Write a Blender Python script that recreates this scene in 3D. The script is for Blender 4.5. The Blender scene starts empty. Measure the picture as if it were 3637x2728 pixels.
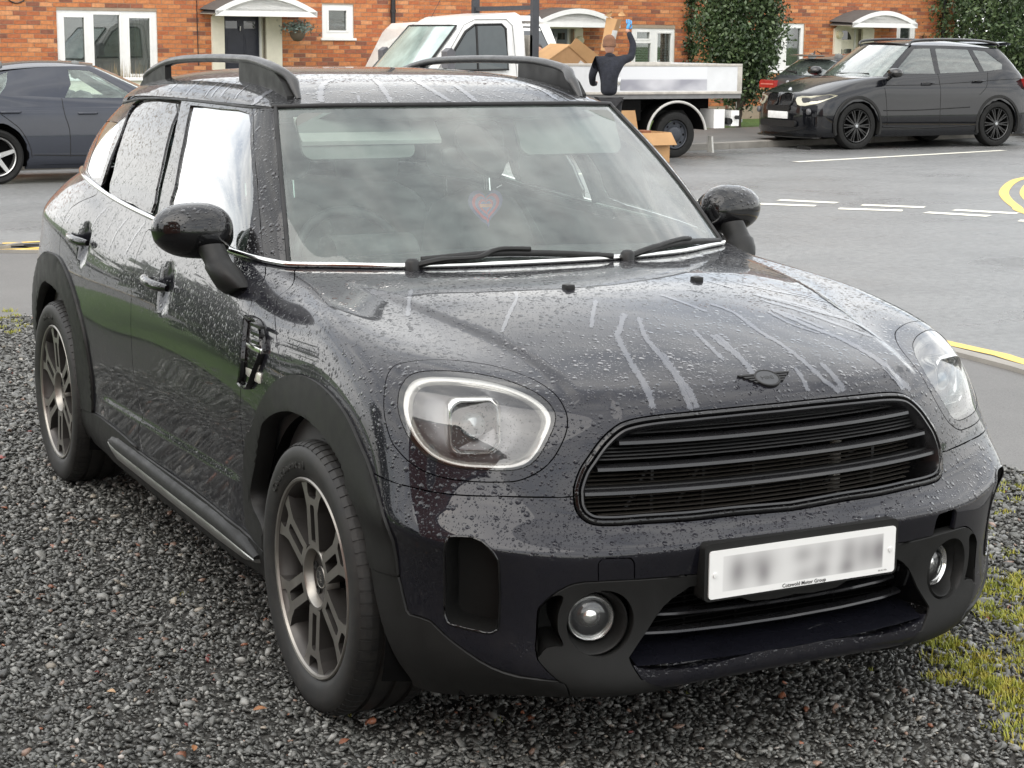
import bpy, bmesh, math, random
import numpy as np
from mathutils import Vector, Matrix
from mathutils.geometry import delaunay_2d_cdt
random.seed(7); RNG = np.random.default_rng(7)
scene = bpy.context.scene
col = scene.collection
# ---------------------------------------------------------------- camera
cam = bpy.data.objects.new('camera', bpy.data.cameras.new('camera'))
col.objects.link(cam)
right = Vector((0.4568281398, 0.8895141612, 0.0085210168))
down = Vector((0.1698511552, -0.0778198087, -0.9823923099))
fwd = Vector((-0.8731887676, 0.4502317564, -0.1866353174))
m = Matrix((right, -down, -fwd)).transposed().to_4x4()
m.translation = (4.04788233, -2.41911079, 1.65473643)
cam.matrix_world = m
cam.data.sensor_width = 36; cam.data.lens = 6393.7015 / 3637 * 36
cam.data.clip_start = .1; cam.data.clip_end = 3000
scene.camera = cam
# ---------------------------------------------------------------- sky: broken bright overcast
SUN_EL, SUN_AZ = math.radians(46), math.radians(300)      # azimuth measured from +x towards +y
world = bpy.data.worlds.new('World'); scene.world = world; world.use_nodes = True
nt = world.node_tree; nt.nodes.clear()
def wn(t, **k):
    n = nt.nodes.new(t)
    for a, b in k.items(): setattr(n, a, b)
    return n
sky = wn('ShaderNodeTexSky', sky_type='NISHITA', sun_disc=False, sun_elevation=SUN_EL, sun_rotation=math.pi/2 - SUN_AZ, dust_density=2.0)
tc = wn('ShaderNodeTexCoord')
mp = wn('ShaderNodeMapping'); mp.inputs['Scale'].default_value = (1.3, 1.3, 3.4); mp.inputs['Location'].default_value = (3.6, 3.6, 0)
no = wn('ShaderNodeTexNoise'); no.inputs['Scale'].default_value = 2.3; no.inputs['Detail'].default_value = 7; no.inputs['Roughness'].default_value = .58
rmp = wn('ShaderNodeMapRange'); rmp.inputs[1].default_value = .36; rmp.inputs[2].default_value = .62; rmp.inputs[3].default_value = .45; rmp.inputs[4].default_value = 1.0
no2 = wn('ShaderNodeTexNoise'); no2.inputs['Scale'].default_value = 3.1; no2.inputs['Detail'].default_value = 6
cr = wn('ShaderNodeValToRGB'); cr.color_ramp.elements[0].position = .22; cr.color_ramp.elements[0].color = (9.6, 9.9, 10.2, 1); cr.color_ramp.elements[1].position = .56; cr.color_ramp.elements[1].color = (13.2, 13.1, 12.8, 1)
mx = wn('ShaderNodeMix', data_type='RGBA')
bg = wn('ShaderNodeBackground'); bg.inputs[1].default_value = .10
wo = wn('ShaderNodeOutputWorld')
L_ = nt.links.new
L_(tc.outputs['Generated'], mp.inputs[0]); L_(mp.outputs[0], no.inputs['Vector']); L_(mp.outputs[0], no2.inputs['Vector'])
L_(no.outputs[0], rmp.inputs[0]); L_(no2.outputs[0], cr.inputs[0])
L_(rmp.outputs[0], mx.inputs[0]); L_(sky.outputs[0], mx.inputs[6]); L_(cr.outputs[0], mx.inputs[7]); L_(mx.outputs[2], bg.inputs[0]); L_(bg.outputs[0], wo.inputs[0])
sun = bpy.data.objects.new('sun', bpy.data.lights.new('sun', 'SUN')); col.objects.link(sun)
sun.data.energy = 1.0; sun.data.angle = math.radians(70); sun.data.color = (1, .95, .88)
sd = Vector((math.cos(SUN_AZ)*math.cos(SUN_EL), math.sin(SUN_AZ)*math.cos(SUN_EL), math.sin(SUN_EL)))
sun.rotation_euler = sd.to_track_quat('Z', 'Y').to_euler()
vs = scene.view_settings
vs.view_transform = 'Standard'; vs.look = 'None'; vs.gamma = 1; vs.use_curve_mapping = False; vs.exposure = .95
scene.cycles.max_bounces = 8; scene.cycles.transparent_max_bounces = 16
# ---------------------------------------------------------------- helpers
def tag(o, label=None, cat=None, group=None, kind=None):
    if label: o['label'] = label
    if cat: o['category'] = cat
    if group: o['group'] = group
    if kind: o['kind'] = kind
    return o
def thing(name, label, cat, loc=(0, 0, 0), rz=0, group=None):
    o = bpy.data.objects.new(name, None); col.objects.link(o)
    o.location = loc; o.rotation_euler = (0, 0, rz); o.empty_display_size = .2
    return tag(o, label, cat, group)
def link(name, me, parent=None, mat=None, smooth=False):
    if mat is not None:
        for mm in (mat if isinstance(mat, (list, tuple)) else [mat]): me.materials.append(mm)
    if smooth and len(me.polygons): me.polygons.foreach_set('use_smooth', np.ones(len(me.polygons), bool))
    o = bpy.data.objects.new(name, me); col.objects.link(o)
    if parent is not None: o.parent = parent
    return o
def shade_auto(o, deg=35):
    me = o.data; bm = bmesh.new(); bm.from_mesh(me); lim = math.radians(deg)
    for e in bm.edges: e.smooth = len(e.link_faces) == 2 and e.calc_face_angle(0) < lim
    for f_ in bm.faces: f_.smooth = True
    bm.to_mesh(me); bm.free(); return o
class MB:
    """collects pieces of one mesh"""
    def __init__(s): s.v = []; s.f = []; s.m = []
    def add(s, V, F, mi=0, M=None):
        n = len(s.v); V = [Vector(p) for p in V]
        if M is not None: V = [M @ p for p in V]
        s.v += [tuple(p) for p in V]; s.f += [tuple(i+n for i in q) for q in F]; s.m += [mi]*len(F); return s
    def box(s, a, b, mi=0, M=None, bev=0):
        x0, y0, z0 = a; x1, y1, z1 = b
        if not bev:
            V = [(x, y, z) for x in (x0, x1) for y in (y0, y1) for z in (z0, z1)]
            return s.add(V, [(0, 1, 3, 2), (4, 6, 7, 5), (0, 4, 5, 1), (2, 3, 7, 6), (0, 2, 6, 4), (1, 5, 7, 3)], mi, M)
        bm = bmesh.new(); bmesh.ops.create_cube(bm, size=1)
        for v in bm.verts: v.co = Vector(((x0+x1)/2+v.co.x*(x1-x0), (y0+y1)/2+v.co.y*(y1-y0), (z0+z1)/2+v.co.z*(z1-z0)))
        bmesh.ops.bevel(bm, geom=list(bm.edges), offset=bev, segments=2, affect='EDGES', profile=.6)
        return s.bm(bm, mi, M)
    def bm(s, bm, mi=0, M=None):
        bm.verts.index_update()
        s.add([v.co.copy() for v in bm.verts], [[v.index for v in f_.verts] for f_ in bm.faces], mi, M); bm.free(); return s
    def lathe(s, prof, n=48, axis='y', mi=0, M=None, close=False):
        """prof: (radius, axial) pairs"""
        V = []; F = []; k = len(prof)
        for i in range(n):
            a = 2*math.pi*i/n; c, d = math.cos(a), math.sin(a)
            for r, h in prof: V.append((r*c, h, r*d) if axis == 'y' else (r*c, r*d, h) if axis == 'z' else (h, r*c, r*d))
        for i in range(n):
            j = (i+1) % n
            for q in range(k if close else k-1):
                w = (q+1) % k
                F.append((i*k+q, j*k+q, j*k+w, i*k+w))
        return s.add(V, F, mi, M)
    def tube(s, path, r, n=10, mi=0, M=None, cap=True, closed=False, flat=1.0, up=(0, 0, 1)):
        P = [Vector(p) for p in path]; k = len(P); V = []; F = []
        rr = r if hasattr(r, '__len__') else [r]*k
        up = Vector(up)
        for i, p in enumerate(P):
            a = P[(i-1) % k] if closed else P[max(i-1, 0)]; b = P[(i+1) % k] if closed else P[min(i+1, k-1)]
            t = (b-a).normalized(); sd_ = t.cross(up)
            if sd_.length < 1e-4: sd_ = t.cross(Vector((1, 0, 0)))
            sd_.normalize(); nn = sd_.cross(t)
            for j in range(n):
                q = 2*math.pi*j/n; V.append(p+sd_*math.cos(q)*rr[i]+nn*math.sin(q)*rr[i]*flat)
        for i in range(k if closed else k-1):
            a = i*n; b = ((i+1) % k)*n
            for j in range(n): F.append((a+j, a+(j+1) % n, b+(j+1) % n, b+j))
        if cap and not closed: F.append(tuple(range(n))[::-1]); F.append(tuple((k-1)*n+j for j in range(n)))
        return s.add(V, F, mi, M)
    def prism(s, poly, h0, h1, plane='xy', mi=0, M=None, caps=(True, True), mside=None):
        """closed 2-D outline pushed along the third axis"""
        f = {'xy': lambda a, b, c: (a, b, c), 'xz': lambda a, b, c: (a, c, b), 'yz': lambda a, b, c: (c, a, b)}[plane]
        n = len(poly); V = [f(a, b, h0) for a, b in poly]+[f(a, b, h1) for a, b in poly]
        s.add(V, [(i, (i+1) % n, n+(i+1) % n, n+i) for i in range(n)], mi if mside is None else mside, M)
        if caps[0]: s.add(V[:n], [tuple(range(n))[::-1]], mi, M)
        if caps[1]: s.add(V[n:], [tuple(range(n))], mi, M)
        return s
    def loft(s, rings, mi=0, M=None, closed=True, caps=True):
        n = len(rings[0]); V = [p for r in rings for p in r]; F = []
        for i in range(len(rings)-1):
            for j in range(n if closed else n-1):
                k = (j+1) % n; F.append((i*n+j, i*n+k, (i+1)*n+k, (i+1)*n+j))
        if caps and closed: F.append(tuple(range(n))[::-1]); F.append(tuple((len(rings)-1)*n+j for j in range(n)))
        return s.add(V, F, mi, M)
    def build(s, name, mat=None, parent=None, smooth=None, fix=True):
        me = bpy.data.meshes.new(name); me.from_pydata(s.v, [], s.f)
        if any(s.m): me.polygons.foreach_set('material_index', s.m)
        if fix:
            bm = bmesh.new(); bm.from_mesh(me); bmesh.ops.recalc_face_normals(bm, faces=bm.faces); bm.to_mesh(me); bm.free()
        o = link(name, me, parent, mat)
        if smooth: shade_auto(o, smooth)
        return o
def mesh_np(name, V, F, mat=None, parent=None, smooth=False):
    """V (n,3), F (m,k) arrays"""
    V = np.asarray(V, np.float32); F = np.asarray(F, np.int32); k = F.shape[1]
    me = bpy.data.meshes.new(name); me.vertices.add(len(V)); me.vertices.foreach_set('co', V.ravel())
    me.loops.add(F.size); me.loops.foreach_set('vertex_index', F.ravel()); me.polygons.add(len(F))
    me.polygons.foreach_set('loop_start', np.arange(0, F.size, k, dtype=np.int32)); me.polygons.foreach_set('loop_total', np.full(len(F), k, np.int32))
    me.update(calc_edges=True)
    return link(name, me, parent, mat, smooth)
def children(o): return [c for c in bpy.data.objects if c.parent == o]
def copy_tree(o, parent=None):
    c = o.copy(); col.objects.link(c); c.parent = parent if parent is not None else o.parent
    for ch in children(o): copy_tree(ch, c)
    return c
def smoothline(P, per=6, closed=False):
    P = [Vector(p) for p in P]; n = len(P); out = []
    for i in range(n if closed else n-1):
        g = (lambda j: P[j % n]) if closed else (lambda j: P[min(max(j, 0), n-1)])
        a, b, c, d = g(i-1), g(i), g(i+1), g(i+2)
        for k in range(per):
            t = k/per; out.append(.5*((2*b)+(c-a)*t+(2*a-5*b+4*c-d)*t*t+(3*b-a-3*c+d)*t**3))
    if not closed: out.append(P[-1])
    return out
def text_mesh(name, s, size, mat, M, parent=None, depth=.0006, align='CENTER', bold=0.0, shear=0):
    cu = bpy.data.curves.new('lettering', 'FONT'); cu.body = s; cu.size = size; cu.align_x = align; cu.align_y = 'CENTER'; cu.extrude = depth; cu.offset = bold; cu.resolution_u = 2; cu.shear = shear
    t = bpy.data.objects.new('lettering', cu); col.objects.link(t)
    me = bpy.data.meshes.new_from_object(t.evaluated_get(bpy.context.evaluated_depsgraph_get()))
    bpy.data.objects.remove(t); bpy.data.curves.remove(cu)
    me.name = name; me.transform(M); me.materials.clear()
    return link(name, me, parent, mat)
# ---------------------------------------------------------------- materials
MATS = {}
class NT:
    def __init__(s, name):
        s.m = bpy.data.materials.new(name); s.m.use_nodes = True; s.t = s.m.node_tree
        s.b = s.t.nodes['Principled BSDF']; s.out = s.t.nodes['Material Output']
    def n(s, t, ins=None, **k):
        q = s.t.nodes.new(t)
        for a, b in k.items(): setattr(q, a, b)
        for a, b in (ins or {}).items():
            if hasattr(b, 'links') or isinstance(b, bpy.types.NodeSocket): s.t.links.new(b, q.inputs[a])
            else: q.inputs[a].default_value = b
        return q
    def l(s, a, b): s.t.links.new(a, b)
    def co(s, kind='Object', scale=(1, 1, 1)):
        tcn = s.n('ShaderNodeTexCoord'); mpn = s.n('ShaderNodeMapping', {'Scale': scale}); s.l(tcn.outputs[kind], mpn.inputs[0]); return mpn.outputs[0]
    def noise(s, vec, scale, detail=4, rough=.5): return s.n('ShaderNodeTexNoise', {'Vector': vec, 'Scale': scale, 'Detail': detail, 'Roughness': rough}).outputs[0]
    def ramp(s, f, stops):
        r = s.n('ShaderNodeValToRGB', {'Fac': f}); e = r.color_ramp.elements
        while len(e) < len(stops): e.new(.5)
        for i, (p, c) in enumerate(stops): e[i].position = p; e[i].color = tuple(c)+(1,) if len(c) == 3 else c
        return r.outputs[0]
    def rng(s, f, a, b, c, d): return s.n('ShaderNodeMapRange', {0: f, 1: a, 2: b, 3: c, 4: d}).outputs[0]
    def mix(s, f, a, b, mode='MIX'):
        q = s.n('ShaderNodeMix', data_type='RGBA', blend_type=mode)
        for i, v in ((0, f), (6, a), (7, b)):
            if isinstance(v, bpy.types.NodeSocket): s.l(v, q.inputs[i])
            else: q.inputs[i].default_value = v if i == 0 else (tuple(v)+(1,))[:4]
        return q.outputs[2]
    def math(s, op, a, b=0.0, c=0.0): return s.n('ShaderNodeMath', {0: a, 1: b, 2: c}, operation=op).outputs[0]
    def bump(s, h, strength=.3, dist=.01, normal=None):
        q = s.n('ShaderNodeBump', {'Height': h, 'Strength': strength, 'Distance': dist})
        if normal is not None: s.l(normal, q.inputs['Normal'])
        return q.outputs[0]
    def set(s, **k):
        names = {'base': 'Base Color', 'rough': 'Roughness', 'metal': 'Metallic', 'coat': 'Coat Weight', 'coat_rough': 'Coat Roughness', 'spec': 'Specular IOR Level', 'ior': 'IOR', 'trans': 'Transmission Weight', 'normal': 'Normal', 'coat_normal': 'Coat Normal', 'emit': 'Emission Color', 'estr': 'Emission Strength', 'alpha': 'Alpha', 'sheen': 'Sheen Weight'}
        for a, v in k.items():
            i = s.b.inputs[names[a]]
            if isinstance(v, bpy.types.NodeSocket): s.l(v, i)
            elif isinstance(v, tuple): i.default_value = (v+(1,))[:4]
            else: i.default_value = v
        return s.m
def plain(name, base, rough=.5, metal=0., coat=0., spec=.5, var=.12, vscale=9, bump=0., bscale=200, bdist=.002, rvar=.08):
    """principled with a little tone and gloss variation so that nothing is perfectly even"""
    if name in MATS: return MATS[name]
    t = NT(name); v = t.co()
    n1 = t.noise(v, vscale, 5, .6)
    lo = tuple(c*(1-var) for c in base); hi = tuple(min(c*(1+var), 1) for c in base)
    t.set(base=t.ramp(n1, [(.3, lo), (.7, hi)]), rough=t.rng(t.noise(v, vscale*2.3, 3), .3, .7, max(rough-rvar, .02), min(rough+rvar, 1)), metal=metal, coat=coat, coat_rough=.04, spec=spec)
    if bump: t.set(normal=t.bump(t.noise(v, bscale, 3), bump, bdist))
    MATS[name] = t.m; return t.m
def glass(name, tint=(.75, .86, .82), sky_haze=0.0, refl=1.0, beads=0.0):
    """thin pane: mirror by Fresnel, the rest passes straight through, less any painted haze"""
    if name in MATS: return MATS[name]
    t = NT(name); v = t.co()
    t.t.nodes.remove(t.b)
    fr = t.n('ShaderNodeFresnel', {'IOR': 1.55}).outputs[0]
    fr = t.math('MINIMUM', t.math('MULTIPLY', fr, refl*1.6), 1.0)
    gl = t.n('ShaderNodeBsdfGlossy', {'Roughness': .015, 'Color': (1, 1, 1, 1)})
    tr = t.n('ShaderNodeBsdfTransparent', {'Color': tint+(1,)})
    body = tr.outputs[0]
    if sky_haze:
        df = t.n('ShaderNodeBsdfDiffuse', {'Color': (.62, .74, .68, 1)})  # painted haze: greenish diffuse colour stands in for sky reflected in the pane
        ff = t.rng(t.noise(t.co('Object', (3, 3, 9)), 3.0, 6, .65), .3, .75, sky_haze*.45, sky_haze*1.5)
        m1 = t.n('ShaderNodeMixShader', {0: ff, 1: body, 2: df.outputs[0]}); body = m1.outputs[0]
    if beads:
        vo = t.n('ShaderNodeTexVoronoi', {'Vector': v, 'Scale': 150.}, feature='F1')
        h = t.math('SQRT', t.rng(vo.outputs['Distance'], 0, .26, 1, 0))
        msk = t.rng(t.noise(v, 5, 4), .40, .65, 0, beads)
        b = t.bump(t.math('MULTIPLY', h, msk), .5, .003)
        t.l(b, gl.inputs['Normal'])
    ms = t.n('ShaderNodeMixShader', {0: fr, 1: body, 2: gl.outputs[0]})
    t.l(ms.outputs[0], t.out.inputs[0]); MATS[name] = t.m; return t.m
def _solve_axis(P, lam, sym0, symN):
    """cubic B-spline control points along axis 0 that follow P (n,m,3), with a little fairing"""
    n = len(P); A = np.zeros((n, n)); D = np.zeros((n, n)); B = A.copy(); E = D.copy()
    for i in range(n):
        for k, w, s in ((-1, 1/6, 1), (0, 4/6, -2), (1, 1/6, 1)):
            j = i + k
            for M, N, q in ((A, D, 1.), (B, E, -1.)):     # A: even coordinates, B: the y coordinate (mirror flips it)
                if j < 0:
                    if sym0: M[i, -j] += w*q; N[i, -j] += s*q
                    else: M[i, 0] += 2*w; M[i, 1] -= w
                elif j >= n:
                    if symN: M[i, 2*n-2-j] += w*q; N[i, 2*n-2-j] += s*q
                    else: M[i, n-1] += 2*w; M[i, n-2] -= w
                else:
                    M[i, j] += w; N[i, j] += s
    if not sym0: D[0] = 0; E[0] = 0
    if not symN: D[-1] = 0; E[-1] = 0
    Q = np.empty_like(P)
    for c in range(3):
        M, N = (B, E) if c == 1 else (A, D)
        Q[..., c] = np.linalg.solve(M.T@M + lam*N.T@N, M.T@P[..., c])
    return Q
class Spline:
    def __init__(s, net, lu=.02, lv=.01, symN=True):
        P = np.array(net, float); s.nu, s.nv = P.shape[:2]
        Q = _solve_axis(P, lu, True, symN)
        Q = _solve_axis(Q.transpose(1, 0, 2).copy(), lv, False, False).transpose(1, 0, 2)
        f = np.array([1, -1, 1.])
        e = [Q[1:2]*f, Q, (Q[-2:-1]*f if symN else 2*Q[-1:]-Q[-2:-1])]
        Q = np.concatenate(e, 0)
        Q = np.concatenate([2*Q[:, :1]-Q[:, 1:2], Q, 2*Q[:, -1:]-Q[:, -2:-1]], 1)
        s.Q = Q
    @staticmethod
    def _b(t, n):
        t = np.clip(t, 0, n-1); i = np.minimum(t.astype(int), n-2); f = t-i
        w = np.stack([(1-f)**3/6, (3*f**3-6*f**2+4)/6, (-3*f**3+3*f**2+3*f+1)/6, f**3/6], 1)
        d = np.stack([-(1-f)**2/2, (9*f**2-12*f)/6, (-9*f**2+6*f+3)/6, f**2/2], 1)
        return i, w, d
    def ev(s, u, v, der=False):
        u = np.atleast_1d(np.asarray(u, float)); v = np.atleast_1d(np.asarray(v, float))
        i, wu, du = s._b(u, s.nu); j, wv, dv = s._b(v, s.nv)
        G = s.Q[(i[:, None]+np.arange(4))[:, :, None], (j[:, None]+np.arange(4))[:, None, :]]
        p = np.einsum('na,nb,nabc->nc', wu, wv, G)
        if not der: return p
        return p, np.einsum('na,nb,nabc->nc', du, wv, G), np.einsum('na,nb,nabc->nc', wu, dv, G)
    def nrm(s, u, v):
        p, a, b = s.ev(u, v, True); n = np.cross(a, b)
        n /= np.linalg.norm(n, axis=1)[:, None]+1e-12
        return p, n
def lower_surface(): return Spline(LOWER)
def glass_surface():
    low = lower_surface(); n = len(EDGE); b = low.ev(np.arange(n), np.full(n, len(LOWER[0])-1.))
    rows = []
    e = np.array(EDGE)
    for k in range(n):
        t = np.array([0, .33, .67, 1])[:, None]
        c = b[k]*(1-t)+e[k]*t
        out = np.array([e[k][0]*0+ (1 if k < 4 else 0), 0, 0.])
        a = min(max((k-3)/6., 0), 1); r = min(max((k-16)/4., 0), 1)
        out = np.array([(1-a)*1. - r, a*(1-r), .25]); out /= np.linalg.norm(out)
        bulge = (.012+.010*a)*np.array([0, 1, 1, 0])[:, None]
        rows.append(c+out*bulge)
    return Spline(rows, .01, .0)
def roof_surface():
    av = [0, .05, .11, .2, .3, .42, .56, .7, .82, .92, 1.0]
    zc = [1.463, 1.498, 1.527, 1.548, 1.557, 1.560, 1.557, 1.545, 1.528, 1.508, 1.486]
    ze = [1.4555, 1.4565, 1.457, 1.458, 1.459, 1.459, 1.457, 1.452, 1.442, 1.425, 1.405]
    W = [.573, .592, .604, .614, .619, .621, .620, .612, .596, .568, .520]
    bs = [0, .2, .4, .56, .7, .81, .89, .95, .985, 1.0]
    net = []
    for b in bs:
        r = []
        for a, z0, z1, w in zip(av, zc, ze, W):
            y = b*w
            xf = -.970-.105*max(y/.573, 0)**2.2 if y < .62 else -1.09
            xr = -3.05+.10*(y/.52)**2.5
            x = xf+(xr-xf)*a
            p = 4.2
            r.append((x, y, z1+(z0-z1)*max(1-b**p, 0)**.72))
        net.append(r)
    return Spline(net, .0, .0, symN=False)
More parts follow.
